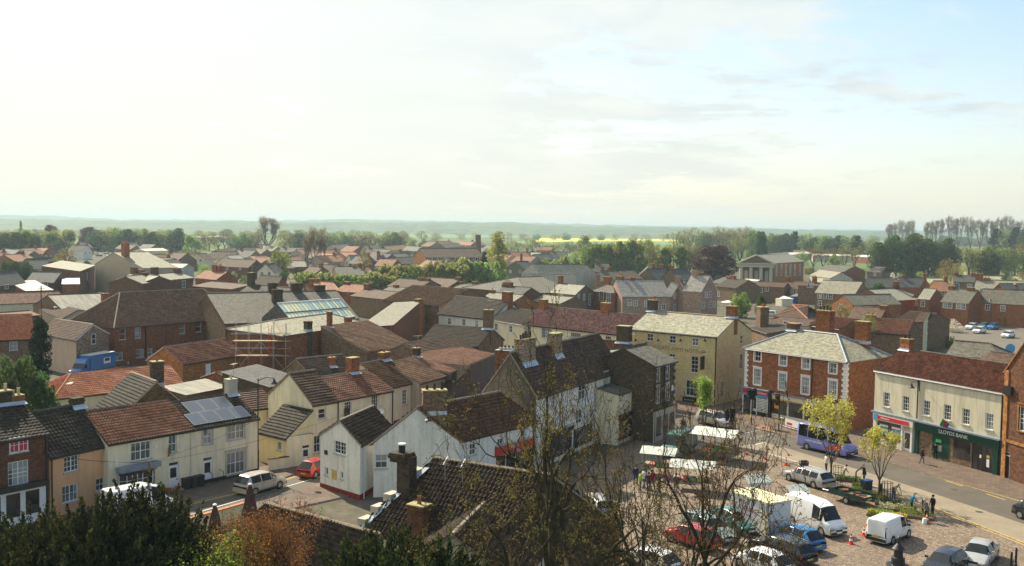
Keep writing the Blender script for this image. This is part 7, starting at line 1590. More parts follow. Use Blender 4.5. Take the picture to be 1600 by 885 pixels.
    for xx in ([cab_[0][0] + .05] if kind not in ('estate', 'saloon', 'mpv') else [cab_[0][0] + .15, (cab_[0][0] + cab_[-1][0]) / 2]) + [cab_[-1][0] + .12]:
        for sgn in (1, -1):
            yw = sgn * (Wd / 2 + .003); z1_ = prof(xx)[0] - .05; sm.poly([(xx, yw, .34), (xx + .022, yw, .34), (xx + .022, yw, z1_), (xx, yw, z1_)][::-sgn], PLASTIC); sm.box((xx + .22, yw, z1_ - .1), (.16, .03, .03), PLASTIC)
    for sgn in (1, -1): sm.box((L * .5, sgn * Wd / 2 * .995, .30), (L * .42, .03, .09), PLASTIC)
    sm.build('door_seams', root)
    bx('grille', (L - .03, 0, .56), (.12, .62, .12), PLASTIC)
    if rails:
        xr = [q for q in pr if q[4] in ('w', 'p')]
        for sgn in (1, -1): q = MB(); q.tube((xr[0][0] + .2, sgn * Wd * .34, xr[0][2] + .07), (xr[-1][0] - .1, sgn * Wd * .34, xr[-1][2] + .10), .02, .02, STEEL, 6); q.build('roof_rail', root)
    return root
def heading(u0, v0, u1, v1):
    a, b = at(u0, v0, 0), at(u1, v1, 0); return math.atan2(b.y - a.y, b.x - a.x), (b - a).length
def veh_line(kind, colour, label, rear, front, **kw):
    """rear and front = ground pixels under the middle of each end; the vehicle sits centred between them with its own real length"""
    a, b = at(rear[0], rear[1], 0), at(front[0], front[1], 0); h = math.atan2(b.y - a.y, b.x - a.x); L = PROF[kind][0] * kw.get('sc', 1.0); c = (a + b) / 2; p = c - Vector((math.cos(h), math.sin(h), 0)) * L / 2
    return vehicle(kind, colour, label, 0, 0, h, at_=p, **kw)
veh_line('mpv', 'champagne', 'silver people carrier parked at the kerb by the white cottages', (381, 774), (432, 760))
veh_line('small', 'red', 'little red hatchback parked beside the cream gabled cottage', (481, 747), (506, 738))
veh_line('van', 'white', 'white delivery van half hidden by the dark yew, outside the bow fronted shop', (170, 816), (262, 797), name='delivery_van', cat='van')
veh_line('mpv', 'champagne', 'silver hatchback waiting by the traffic lights in front of the hotel', (1099, 661), (1133, 669), name='car')
veh_line('minibus', 'lilac', 'lilac minibus driving past the shops behind the yellow green tree', (1250, 697), (1336, 717), name='minibus', cat='minibus')
veh_line('estate', 'silver', 'silver estate car hitched to the flat trailer', (1294, 766), (1232, 747), rails=True)
veh_line('smallvan', 'white', 'white panel van seen from behind, alone on the setts', (1368, 852), (1410, 834), name='parked_van', cat='van')
veh_line('van', 'white', 'white panel van facing right beside the bright blue car', (1232, 811), (1316, 843), name='parked_van', cat='van', sc=.94)
veh_line('hatch', 'blue', 'bright blue hatchback between the white van and the black estate', (1285, 868), (1205, 838))
veh_line('estate', 'black', 'black estate car with roof rails between blue and white cars', (1262, 886), (1183, 856), rails=True)
veh_line('hatch', 'white', 'white hatchback nearest the black estate at the bottom edge', (1233, 908), (1152, 878))
veh_line('saloon', 'teal', 'teal saloon car behind the catering trailer branches', (1105, 805), (1190, 846))
veh_line('estate', 'greenish', 'grey green estate car beside the teal saloon', (1066, 818), (1150, 858))
veh_line('hatch', 'red', 'red hatchback under the leaning tree', (1125, 866), (1040, 838))
veh_line('hatch', 'white', 'white car at the bottom edge under the leaning tree branches', (1060, 906), (975, 876))
veh_line('estate', 'silver', 'silver car parked in front of the tall white shop house', (945, 812), (915, 790), group=None)
veh_line('saloon', 'silver', 'pale silver saloon with sunroof facing the camera near the black bollards', (1548, 858), (1512, 900))
veh_line('hatch', 'black', 'black hatchback with glinting roof at the bottom right', (1503, 880), (1448, 912))
veh_line('hatch', 'black', 'black hatchback cut off by the right edge on the road', (1594, 806), (1660, 828), name='car')
veh_line('van', 'teal', 'dark panel van with blue tinted windscreen beside the market stall', (1078, 702), (1044, 718), name='parked_van', cat='van')
for u, v, c, lab in ((1524, 514, 'white', 'white van-like car in the far car park, upper left'), (1543, 513, 'teal', 'dark teal car in the far car park'), (1557, 514, 'blue', 'dark blue car in the far car park, upper right'), (1536, 520, 'white', 'white small car in the middle of the far car park'), (1581, 527, 'white', 'white car driving at the right side of the far car park'),
                     (1216, 495, 'white', 'white parked car behind the hipped bungalow, left one'), (1207, 492, 'blue', 'pale blue parked car behind the hipped bungalow, far one')):
    vehicle('hatch', c, lab, u, v, -2.4 if u > 1300 else 2.6)
for i in range(9): vehicle('hatch', ['silver', 'white', 'blue', 'darkgrey'][i % 4], 'tiny car in the far car park left of the white walled house', 146 + i * 6.3, 394 + (i % 3) * 3.5, 2.2 + .3 * i, group='cars in the far left car park')
# blue box lorry in the yard
def lorry():
    a, b = at(172, 580, 0), at(92, 596, 0); h = math.atan2(b.y - a.y, b.x - a.x); r = empty('box_lorry', (a.x, a.y, .01), h, 'bright blue box lorry parked by the brick hall', 'lorry'); L = 9.0; r.scale = (.86,) * 3; P_ = PAINTS['lorry_blue']; LR = plain('lorry_roof_cream', (.66, .62, .48), .5)
    m = MB(); m.box((3.1, 0, 2.15), (6.2, 2.3, 2.5), P_); m.build('cargo_box', r, bevel=.04); m = MB(); m.box((3.1, 0, 3.43), (6.1, 2.2, .06), LR); m.build('box_roof', r)
    m = MB(); S = [(6.3, .5, 3.0), (6.9, .5, 2.9), (7.5, .5, 2.25), (8.1, .5, 1.45), (8.8, .5, 1.15), (9.0, .5, .7)]
    for (x0, l0, h0), (x1, l1, h1) in zip(S[:-1], S[1:]):
        w = 1.0; m.poly([(x0, w, h0), (x0, -w, h0), (x1, -w, h1), (x1, w, h1)], CARGLASS if abs(x0 - 7.5) < .01 else P_)
        for s in (1, -1): m.poly([(x0, s * w, l0), (x1, s * w, l1), (x1, s * w, h1), (x0, s * w, h0)][::s], P_)
    m.poly([(9.0, 1, .5), (9.0, -1, .5), (9.0, -1, .7), (9.0, 1, .7)], PLASTIC); m.poly([(6.3, -1, .5), (6.3, 1, .5), (6.3, 1, 3.0), (6.3, -1, 3.0)], P_); m.build('cab', r)
    m = MB(); 
    for s in (1, -1): m.poly([(6.95, s * 1.005, 1.5), (7.75, s * 1.005, 1.5), (7.4, s * 1.005, 2.1), (6.95, s * 1.005, 2.1)], CARGLASS)
    m.build('side_window', r)
    for x in (1.5, 7.7):
        for s in (1, -1): m = MB(); m.tube((x, s * .75, .4), (x, s * 1.02, .4), .4, .4, RUBBER, 14); w = m.build('wheel', r); m = MB(); m.tube((x, s * 1.0, .4), (x, s * 1.03, .4), .22, .2, STEEL, 10); m.build('rim', w)
    m = MB(); m.box((2.2, 1.17, 2.2), (1.7, .02, 1.0), WHITE); m.box((2.2, -1.17, 2.2), (1.7, .02, 1.0), WHITE); m.box((2.2, 1.18, 2.35), (1.2, .02, .5), BLACK); m.build('side_emblem', r)
    m = MB(); m.box((3.3, 0, .75), (6.4, 1.6, .3), PLASTIC); m.build('chassis', r)
lorry()
# minibus lettering and stripe
for o in [x for x in bpy.data.objects if x.name == 'minibus']:
    m = MB(); 
    for i in range(6): x = 3.3 + i * .33; m.poly([(x, -1.032, .6), (x + .33, -1.032, .6), (x + .33, -1.032, .75 + .12 * i), (x, -1.032, .63 + .12 * i)], RED2 if i % 2 else plain('bus_orange', (.6, .12, .05), .4))
    m.build('stripe', o)
    t = text_obj('lettering', 'HAMILTON BANK', .26, WHITE, o, 'LEFT'); t.location = (1.1, -1.038, 1.0); t.rotation_euler = (R(90), 0, 0)
    m = MB(); m.box((4.9, 0, 2.4), (.3, .9, .2), ORA); m.build('roof_sign', o)
# catering trailer
def catering():
    a, b = at(1140, 823, 0), at(1206, 848, 0); h = math.atan2(b.y - a.y, b.x - a.x); W_ = 3.9; dp = 2.2
    r = empty('catering_trailer', (a.x, a.y, .01), h, 'white catering trailer with maroon lettering and yellowish roof', 'food trailer'); TR = plain('trailer_white', (.62, .62, .60), .5); YR = plain('trailer_roof', (.70, .66, .40), .5); MAR = plain('maroon_letters', (.22, .02, .04), .6)
    m = MB(); m.box((W_ / 2, dp / 2, 1.45), (W_, dp, 2.3), TR); m.build('body', r, bevel=.05); m = MB(); m.box((W_ / 2, dp / 2, 2.66), (W_ + .1, dp + .1, .12), YR); m.build('roof', r, bevel=.04)
    for txt, s, x, z in (("M J's", .42, 1.3, 2.2), ('CATERING', .46, 1.6, 1.75), ('hot food', .26, 1.7, 1.35)):
        t = text_obj('lettering', txt, s, MAR, r); t.location = (x, -.012, z); t.rotation_euler = (R(90), 0, 0)
    for x in (W_ * .45, W_ * .6):
        for y in (.05, dp - .05): m = MB(); m.tube((x, y - .08, .3), (x, y + .08, .3), .3, .3, RUBBER, 12); m.build('wheel', r)
    m = MB(); m.tube((W_, dp / 2, .45), (W_ + 1.1, dp / 2, .45), .05, .05, STEEL, 6); m.build('tow_bar', r); m = MB(); m.box((W_ - .4, -.02, 1.1), (.7, .04, 1.7), CREAMP); m.build('door', r)
catering()
# ------------------------------------------------------------ people: one continuous skinned body each
SKIN = plain('skin', (.45, .26, .18), .6, .3, var=.05); HAIRD = plain('hair_dark', (.03, .02, .015), .7, .2); HAIRG = plain('hair_grey', (.38, .37, .35), .7, .2); SHOE = plain('shoe_black', (.02, .02, .02), .5, .3)
def cloth(n, c): return plain('cloth_' + n, c, .9, .1, var=.2, scale=6)
CL = {k: cloth(k, c) for k, c in {'black': (.015, .015, .018), 'navy': (.02, .03, .07), 'blue': (.02, .30, .55), 'grey': (.14, .13, .12), 'beige': (.38, .32, .24), 'white': (.6, .58, .55), 'pink': (.5, .22, .32), 'purple': (.10, .05, .18), 'red': (.4, .03, .05), 'hiviz': (.35, .5, .05), 'jeans': (.04, .06, .12), 'brown': (.10, .065, .04)}.items()}
def person(label, u, v, face, top='navy', legs='black', hair=HAIRD, pose='stand', h=1.72, group=None, z=0.02, loc=None, seed=0):
    """face = heading in degrees, 0 = +x; the figure is posed in its own frame looking along +x"""
    k = h / 1.72; lean = {'stand': 0, 'walk': .06, 'bend': .75, 'reach': .12, 'lean': .35}[pose]; r = random.Random(seed + int(u))
    s, c = math.sin(lean), math.cos(lean)
    def up(z0, fwd=0, y=0):  # points above the hip follow the lean
        d = z0 - .95; return (fwd * c + d * s, y, .95 + d * c - fwd * s)
    st = .16 if pose == 'walk' else .03
    J = {'pel': (0, 0, .95, .13), 'waist': (*up(1.08), .125), 'chest': (*up(1.30), .15), 'neck0': (*up(1.44), .075), 'neck': (*up(1.50, .01), .055), 'head': (*up(1.60, .03), .085), 'crown': (*up(1.70, .02), .075)}
    E = [('pel', 'waist'), ('waist', 'chest'), ('chest', 'neck0'), ('neck0', 'neck'), ('neck', 'head'), ('head', 'crown')]
    for sd, y in (('l', 1), ('r', -1)):
        f = st if sd == 'l' else -st
        J['hip' + sd] = (0, y * .09, .90, .10); J['knee' + sd] = (f * .7 + .03, y * .10, .50, .062); J['ank' + sd] = (f * 1.3 - .02, y * .10, .09, .045); J['toe' + sd] = (f * 1.3 + .14, y * .12, .045, .04)
        E += [('pel', 'hip' + sd), ('hip' + sd, 'knee' + sd), ('knee' + sd, 'ank' + sd), ('ank' + sd, 'toe' + sd)]
        J['sho' + sd] = (*up(1.41, 0, y * .19), .062)
        if pose in ('reach',) and sd == 'r' or pose == 'bend': el, ha = up(1.30, .26, y * .24), up(1.22, .52, y * .18)
        elif pose == 'lean': el, ha = up(1.2, .15, y * .24), up(1.1, .38, y * .16)
        else: sw = (.10 if sd == 'r' else -.10) if pose == 'walk' else .02; el, ha = up(1.14, sw, y * .25), up(.90, sw * 2 + .06, y * .26)
        J['elb' + sd] = (*el, .045); J['wri' + sd] = (*ha, .03); hv = Vector(ha) - Vector(el); hv.normalize(); J['palm' + sd] = (*(Vector(ha) + hv * .07), .032)
        E += [('chest', 'sho' + sd), ('sho' + sd, 'elb' + sd), ('elb' + sd, 'wri' + sd), ('wri' + sd, 'palm' + sd)]
        sdv = hv.orthogonal().normalized()
        for i, ln in enumerate((.075, .085, .078, .06)):
            J['f%s%d' % (sd, i)] = (*(Vector(J['palm' + sd][:3]) + hv * ln + sdv * (i - 1.5) * .022), .0085); E.append(('palm' + sd, 'f%s%d' % (sd, i)))
        J['th' + sd] = (*(Vector(ha) + hv * .07 - sdv * .06), .01); E.append(('wri' + sd, 'th' + sd))
    names = list(J); me = bpy.data.meshes.new('body'); me.from_pydata([J[n][:3] for n in names], [(names.index(a), names.index(b)) for a, b in E], [])
    o = bpy.data.objects.new('tmp', me); col.objects.link(o); md = o.modifiers.new('s', 'SKIN'); sv = me.skin_vertices[0].data
    for i, n in enumerate(names): rr = J[n][3]; sv[i].radius = (rr * (1.25 if n in ('pel', 'waist', 'chest') else 1), rr)
    sv[0].use_root = True; sb = o.modifiers.new('d', 'SUBSURF'); sb.levels = 1; sb.render_levels = 1
    dg = bpy.context.evaluated_depsgraph_get(); m2 = bpy.data.meshes.new_from_object(o.evaluated_get(dg)); bpy.data.objects.remove(o)
    mats = [CL[top], CL[legs], SKIN, SHOE]; m2.materials.clear()
    for m_ in mats: m2.materials.append(m_)
    V = {n: Vector(J[n][:3]) for n in names}
    def seg(p, a, b): ab = b - a; t = max(0, min(1, (p - a).dot(ab) / ab.length_squared)); return (p - a - ab * t).length
    cls = []
    for a, b in E:
        q = 0
        if 'neck' in b and a != 'chest' or b in ('head', 'crown') or b.startswith(('palm', 'f', 'th')): q = 2
        if b.startswith('toe'): q = 3
        if b.startswith(('hip', 'knee', 'ank')): q = 1
        cls.append((V[a], V[b], q))
    for f in m2.polygons: f.material_index = min(cls, key=lambda e: seg(f.center, e[0], e[1]))[2]; f.use_smooth = True
    p = loc or at(u, v, 0); root = empty('person', (p.x, p.y, z), R(face), label, 'person', group); root.scale = (k, k, k)
    m2.name = 'body'; b = link('body', m2, root)
    hm = MB(); hc = V['head'].lerp(V['crown'], .6); hm.lathe(hc + Vector((-.015, 0, -.03)), [(.098, -.03), (.108, .02), (.10, .075), (.06, .115), (0, .13)], hair, 10); hm.build('hair', root)
    fm = MB(); fx = V['head'] + Vector((.085 * c, 0, .02)); 
    fm.box(fx + Vector((.02, 0, -.005)), (.03, .02, .035), SKIN); 
    for y in (-.032, .032): fm.box(fx + Vector((.006, y, .02)), (.012, .02, .01), HAIRD)
    fm.box(fx + Vector((.004, 0, -.04)), (.012, .045, .008), CL['red']); fm.build('face', root)
    if top != legs: cm = MB(); cm.lathe((0, 0, .84), [(.165, 0), (.17, .12), (.155, .26)], CL[top], 12); cm.build('jacket_hem', root)
    return root
person('person in black jacket and grey trousers walking past the green bank front', 1440, 726.5, -30, 'black', 'grey', pose='walk')
person('person in dark clothes using the cash machine of the bank', 1461, 719.5, 60, 'black', 'black', pose='reach')
person('person in black fleece lifting a black watering pipe beside the blue crate', 1350, 757.5, 180, 'black', 'navy', hair=HAIRG, pose='reach', h=1.8)
person('person in a pale beige jacket bending over the plants by the tree guard', 1396, 783, -60, 'beige', 'jeans', hair=HAIRG, pose='bend', h=1.75)
person('grey haired person in bright blue jacket holding plants', 1424, 800, -20, 'blue', 'black', hair=HAIRG, pose='lean', h=1.6)
person('stooped person in grey jacket with white shopping bag at the flower stall', 1448, 815, 120, 'grey', 'black', hair=HAIRG, pose='lean', h=1.7)
person('person in black coat standing behind the stooped shopper', 1457, 807, 200, 'black', 'black', pose='stand', h=1.68)
person('person in white top near the street tree by the trailer', 1291, 738, 200, 'white', 'jeans', pose='stand', h=1.7)
person('person in black beside the person in white top', 1298.5, 739, 180, 'black', 'black', pose='stand', h=1.68)
person('person in beige clothes seated low behind the street tree guard', 1318, 752, 0, 'beige', 'beige', pose='lean', h=1.5)
person('person in a purple top walking in the yard by the brick hall', 200, 585, 20, 'purple', 'black', pose='walk', h=1.75, hair=HAIRG)
person('person in red top beside the catering trailer', 1185, 772, 90, 'red', 'black', h=1.65)
person('person in dark red near the hotel corner post', 1067, 678, 60, 'purple', 'black', h=1.7)
for i, (u, v, t_) in enumerate(((1000, 768, 'hiviz'), (1006, 764, 'white'), (1013, 770, 'navy'), (1019, 766, 'red'), (1030, 772, 'black'), (1044, 766, 'pink'), (1056, 772, 'brown'), (993, 758, 'navy'))):
    person('shopper in %s among the stalls under the budding tree' % {'hiviz': 'a yellow green vest', 'white': 'a white shirt', 'navy': 'navy clothes', 'red': 'a red coat', 'black': 'black clothes', 'pink': 'a pink top', 'brown': 'a brown coat'}[t_] + (' nearest the shop fronts' if i == 7 else ''), u, v, 40 * i, t_, 'jeans', pose=['stand', 'walk'][i % 2], seed=i)
# ------------------------------------------------------------ street furniture, stalls, small things
def cone(u, v, label, hgt=.75, tilt=0):
    p = at(u, v, .012); r = empty('traffic_cone', p, 0.3, label, 'traffic cone', 'traffic cones on the square'); O = plain('cone_orange', (.62, .05, .02), .5) if 'cone_orange' not in bpy.data.materials else bpy.data.materials['cone_orange']
    m = MB(); m.box((0, 0, .02), (.42, .42, .05), O); m.build('base', r); m = MB(); k = hgt / .75
    for z0, z1, mt in ((.04, .22, O), (.22, .38, WHITE), (.38, .5, O), (.5, .6, WHITE), (.6, .75, O)):
        f = lambda z: .16 - .17 * z; m.tube((0, 0, z0 * k), (0, 0, z1 * k), f(z0), f(z1), mt, 12, z1 == .75)
    m.build('cone', r); return r
for u, v, l in ((1167, 711, 'traffic cone nearest the white trailer roof stall'), (1196, 718, 'bright red traffic cone standing alone on the road edge'), (1228, 727, 'traffic cone second in the row towards the estate car'), (1249, 732, 'traffic cone beside the black folding sign'),
               (1350, 837, 'traffic cone left of the lone white van'), (1329.5, 850, 'black and white cone in front of the facing white van'), (1411, 818, 'traffic cone among the yellow flowers'), (1448, 817, 'traffic cone beside the shopping bag')): cone(u, v, l)
def bollard(u, v, label, h=1.0, group='black bollards'):
    p = at(u, v, .012); m = MB(); m.lathe(p, [(.10, 0), (.10, .12), (.075, .15), (.07, h * .82), (.09, h * .84), (.09, h * .9), (.06, h * .92), (.07, h), (0, h + .03)], BLACK, 12); tag(m.build('bollard'), label, 'bollard', group)
bollard(1376.5, 774, 'black bollard between tree guard and light road strip'); bollard(1441.5, 800, 'black bollard beside the grey jacketed shopper'); bollard(1580, 886, 'black bollard near the silver saloon, shorter in view'); bollard(1587, 884, 'black bollard near the silver saloon, taller in view', 1.2); bollard(1262, 738, 'black bollard beside the folding sign')
def bell_lamp():
    p = at(1403, 884, .01); r = empty('dome_bollard', p, 0, 'squat black domed cast iron post in front of the lone white van', 'post'); m = MB(); m.lathe((0, 0, 0), [(.75, 0), (.75, .06), (.45, .12), (.42, .55), (.3, .6), (.28, 1.1), (.42, 1.15), (.12, 1.5), (.1, 1.9), (0, 2.0)], BLACK, 16); m.build('post', r)
bell_lamp()
# traffic lights
LG = bpy.data.materials.new('signal_green'); LG.use_nodes = True; LG.node_tree.nodes['Principled BSDF'].inputs['Emission Color'].default_value = (.1, 1, .55, 1); LG.node_tree.nodes['Principled BSDF'].inputs['Emission Strength'].default_value = 1.5; LG.node_tree.nodes['Principled BSDF'].inputs['Base Color'].default_value = (.05, .4, .2, 1)
def signal(u, v, vtop, face, label, lit=False, heads=1):
    p = at(u, v, .012); H_ = z_at(u, vtop, p.y); r = empty('traffic_light', p, R(face), label, 'traffic light'); m = MB(); m.tube((0, 0, 0), (0, 0, H_ - .2), .07, .06, BLACK, 8); m.build('pole', r)
    for k in range(heads):
        a = k * math.pi / 2 + (0.3 if k else 0); dx, dy = math.cos(a) * .32, math.sin(a) * .32; m = MB(); m.box((dx, dy, H_ - .55), (.28, .34, 1.0), BLACK, rz=a); m.box((dx + math.cos(a) * -.02, dy, H_ - .55), (.03, .62, 1.3), BLACK, rz=a); hd = m.build('signal_head', r)
        for i, mt in enumerate((REDLENS, PLATE_Y, LG if lit else PLASTIC)):
            m = MB(); c = Vector((dx + math.cos(a) * .15, dy + math.sin(a) * .15, H_ - .25 - i * .3)); m.tube(c, c + Vector((math.cos(a) * .03, math.sin(a) * .03, 0)), .10, .10, mt if (i == 2 or not lit) and (lit or i != 0) else PLASTIC, 10); m.tube(c, c + Vector((math.cos(a) * .16, math.sin(a) * .16, .02)), .11, .115, BLACK, 10, False); m.build('lamp', hd)
    m = MB(); m.box((.09, 0, 1.1), (.12, .16, .3), PLATE_Y); m.build('push_button_box', r)
signal(1174, 665, 608, 200, 'traffic light pole with green lamp in front of the red fascia shop', True, 2)
signal(1216.5, 675, 617, 215, 'traffic light with long head in front of the cream bakery front')
signal(1140, 696, 641, 40, 'traffic light beside the silver hatchback seen from behind', heads=2); signal(1148, 697, 655, 160, 'slimmer traffic light pole right of the dark signal heads')
def lamp_post(u, v, vtop, label, armdir=0, arm=1.4):
    p = at(u, v, .012); H_ = z_at(u, vtop, p.y); r = empty('street_lamp', p, R(armdir), label, 'street lamp'); m = MB(); m.tube((0, 0, 0), (0, 0, 1.3), .10, .09, BLACK, 8); m.tube((0, 0, 1.3), (0, 0, H_), .06, .05, BLACK, 8); m.build('pole', r)
    m = MB(); m.tube((0, 0, H_ - .2), (arm * .5, 0, H_ + .1), .04, .035, BLACK, 6); m.tube((arm * .5, 0, H_ + .1), (arm, 0, H_), .035, .03, BLACK, 6); m.build('arm', r); m = MB(); m.lathe((arm, 0, H_ - .55), [(0, .55), (.08, .5), (.12, .32), (.30, .1), (.30, .05), (0, .05)], BLACK, 12); m.build('lamp_head', r)
lamp_post(403, 736, 592, 'tall black street lamp between solar panel house and lean-to', 10)
lamp_post(1437, 730, 596, 'black street lamp with bracket head in front of the bank', 60, .7) if False else None
lamp_post(1538, 506, 458, 'tall dark lamp post in the far car park', 90, .6); lamp_post(1547, 512, 468, 'thin pole beside the blossom tree car park', 90, .4)
def pole(u, v, vtop, label, r=.14, mat=None, name='telegraph_pole', y=None):
    p = at(u, v, 0) if y is None else at_y(u, y); H_ = z_at(u, vtop, p.y); m = MB(); m.tube(p, (p.x, p.y, H_), r, r * .75, mat or WOOD, 8); m.box((p.x, p.y, H_ - .5), (1.2, .1, .1), mat or WOOD, rz=.6); tag(m.build(name), label, 'pole'); return Vector((p.x, p.y, H_))
PT = pole(233, 792, 723, 'wooden telegraph pole in front of the bow fronted shop'); P2 = pole(64, 500, 447, 'dark telegraph pole against the long cream building', y=175)
def wire(a, b, sag, label, r=.012):
    cu = bpy.data.curves.new('overhead_wire', 'CURVE'); cu.dimensions = '3D'; cu.bevel_depth = r; sp = cu.splines.new('POLY'); n = 14; sp.points.add(n)
    for i in range(n + 1): t = i / n; q = Vector(a).lerp(Vector(b), t); sp.points[i].co = (q.x, q.y, q.z - sag * 4 * t * (1 - t), 1)
    cu.materials.append(PLASTIC); me = bpy.data.meshes.new_from_object(bpy.data.objects.new('t', cu)); o = link('overhead_wire', me); tag(o, label, 'wire')
wire(PT, at(403, 655, 5.3) + Vector((0, 0, 0)), .25, 'overhead wire from the telegraph pole along the cream houses'); wire(PT, at(78, 710, 5.6), .2, 'overhead wire from the telegraph pole to the peach cottage'); wire(PT, at(0, 700, 6.4), .3, 'lower overhead wire from the telegraph pole to the left edge'); wire(PT, at(560, 640, 5.0), .5, 'long overhead wire crossing the street to the whitewashed cottage')
# parasols, terrace wall, bins, pots outside the left row
def parasol(u, v, vtop, label, y):
    p = at_y(u, y); H_ = z_at(u, vtop, y); b = max(0.0, H_ - 3.3); r = empty('folded_parasol', (p.x, p.y, 0), 0, label, 'parasol', 'folded brown parasols'); BR = cloth('brown_parasol', (.075, .04, .035)) if 'cloth_brown_parasol' not in bpy.data.materials else bpy.data.materials['cloth_brown_parasol']
    m = MB(); m.tube((0, 0, 0), (0, 0, H_), .05, .04, STEEL, 8); m.build('pole', r); m = MB(); n = 16; prof = [(.62, H_ - 2.5), (.50, H_ - 1.8), (.34, H_ - 1.0), (.18, H_ - .35), (.08, H_ - .06)]
    for (r0, z0), (r1, z1) in zip(prof[:-1], prof[1:]):
        for i in range(n):
            k = lambda j: 1.0 if j % 2 else .72
            a0, a1 = 2 * math.pi * i / n, 2 * math.pi * (i + 1) / n; m.poly([(r0 * k(i) * math.cos(a0), r0 * k(i) * math.sin(a0), z0), (r0 * k(i + 1) * math.cos(a1), r0 * k(i + 1) * math.sin(a1), z0), (r1 * k(i + 1) * math.cos(a1), r1 * k(i + 1) * math.sin(a1), z1), (r1 * k(i) * math.cos(a0), r1 * k(i) * math.sin(a0), z1)], BR)
    m.build('canopy', r); m = MB(); m.lathe((0, 0, H_ - .08), [(.14, 0), (.15, .06), (.08, .11), (0, .12)], WHITE, 10); m.build('cap', r)
parasol(335.5, 840, 788, 'folded brown parasol left of its twin, above the pale shrub', 66); parasol(391, 818, 756, 'folded brown parasol right of its twin, in front of the silver people carrier', 70)
free_wall('low buff terrace wall with reddish coping behind the folded parasols', [at(300, 836), at(380, 812)], 1.2, .25, REN_YEL, RIDGE_OR, 'terrace_wall')
for i, (t_, c) in enumerate(((6.2, BLACK), (6.9, BLACK), (7.5, BLACK))): m = MB(); p = s1(t_, .7); m.box((p.x, p.y, .55), (.5, .55, .85), PLASTIC, rz=.9, taper=1.12); m.box((p.x, p.y, 1.0), (.6, .65, .07), PLASTIC, rz=.9); tag(m.build('wheelie_bin'), 'dark wheelie bin outside the cream pantiled house', 'bin', 'wheelie bins outside the cream pantiled house')
for i, t_ in enumerate((4.4, 4.9, 5.3)): m = MB(); p = s1(t_, 1.0 + .3 * (i % 2)); m.lathe((p.x, p.y, .13), [(.16, 0), (.26, .4), (.28, .42), (.2, .4), (0, .38)], POT, 12); tag(m.build('plant_pot'), 'terracotta pot on the pavement beside the bow window', 'plant pot', 'terracotta pots by the bow window')
m = MB(); p0 = s1(16.2, .5)
for t_ in (8.5, 9.6): a = s1(t_, .15, .1); b = s1(t_, 1.0, .1); m.tube(a, a + Vector((0, 0, 1.0)), .025, .025, BLACK, 6); m.tube(b, b + Vector((0, 0, .9)), .025, .025, BLACK, 6); m.tube(a + Vector((0, 0, 1.0)), b + Vector((0, 0, .9)), .025, .025, BLACK, 6)
tag(m.build('handrail'), 'pair of black curved handrails at the door of the solar panel house', 'handrail')
p = at(597, 641, 5.4); m = MB(); m.lathe((0, 0, 0), [(.0, 0), (.25, .03), (.42, .10), (.42, .12), (.25, .05), (0, .02)], STEEL, 16); d = m.build('satellite_dish'); d.location = (p.x, p.y, p.z); d.rotation_euler = (R(75), 0, R(-35)); tag(d, 'white satellite dish behind the whitewashed cottage roof', 'satellite dish')
# flag on the shop
p = s1(4.7, .1, 3.3); m = MB(); m.tube(p, p + SN * .9 + Vector((0, 0, .9)), .02, .02, WOOD, 6); f = m.build('flagpole'); tag(f, 'green red and blue flag on a slanting pole over the bow fronted shop', 'flag')
q = p + SN * .85 + Vector((0, 0, .85)); m = MB()
for i in range(3): a, b = q.lerp(p + SN * .2 + Vector((0, 0, .15)), i / 3), q.lerp(p + SN * .2 + Vector((0, 0, .15)), (i + 1) / 3); dn = Vector((0, 0, -.75)); m.poly([a, b, b + dn * .9, a + dn], FG[i])
m.build('flag', f)
# market stalls
def stall(u, v, w, d, h, rz, label, mat, top='ridge'):
    p = at(u, v, 0); r = empty('market_stall', (p.x, p.y, .01), R(rz), label, 'market stall')
    for x in (-w / 2, w / 2):
        for y in (-d / 2, d / 2): m = MB(); m.tube((x, y, 0), (x, y, h), .03, .03, STEEL, 6); m.build('leg', r)
    m = MB(); hh = h + .45; n = 6
    for i in range(n):
        a, b = -w / 2 - .2 + (w + .4) * i / n, -w / 2 - .2 + (w + .4) * (i + 1) / n; mt = mat[i % len(mat)]; sg = .04 * (i % 2)
        m.poly([(a, -d / 2 - .25, h - .05), (b, -d / 2 - .25, h - .05), (b, 0, hh - sg), (a, 0, hh)], mt); m.poly([(b, d / 2 + .25, h - .05), (a, d / 2 + .25, h - .05), (a, 0, hh), (b, 0, hh - sg)], mt); m.poly([(a, -d / 2 - .25, h - .3), (b, -d / 2 - .25, h - .3), (b, -d / 2 - .25, h - .05), (a, -d / 2 - .25, h - .05)], mt)
    m.build('canopy', r); m = MB(); m.box((0, 0, .8), (w * .95, d * .8, .06), WOOD); m.build('table_top', r)
    cs = [(.3, .2, .1), (.5, .4, .1), (.15, .3, .1), (.5, .15, .1), (.4, .3, .25)]
    for i in range(5): c_ = cs[i]; nm = 'goods_%d' % i; mt = bpy.data.materials.get(nm) or plain(nm, c_, .7); m = MB(); m.box((-w * .4 + i * w * .2, 0, .93), (w * .16, d * .6, .18), mt); m.build('goods', r)
CANV = plain('stall_canvas_white', (.55, .57, .50), .7, .2); CANG = plain('stall_canvas_green', (.18, .42, .36), .7, .2)
stall(1030, 742, 2.8, 1.8, 2.1, 160, 'market stall with white sheet roof nearest the shop fronts', [CANV]); stall(1082, 765, 3.4, 1.8, 2.1, 165, 'market stall with white and mint striped roof in the middle of the square', [CANV]); stall(1120, 716, 4.0, 3.0, 2.5, 150, 'large market stall with plain cream canopy by the traffic lights', [CANV])
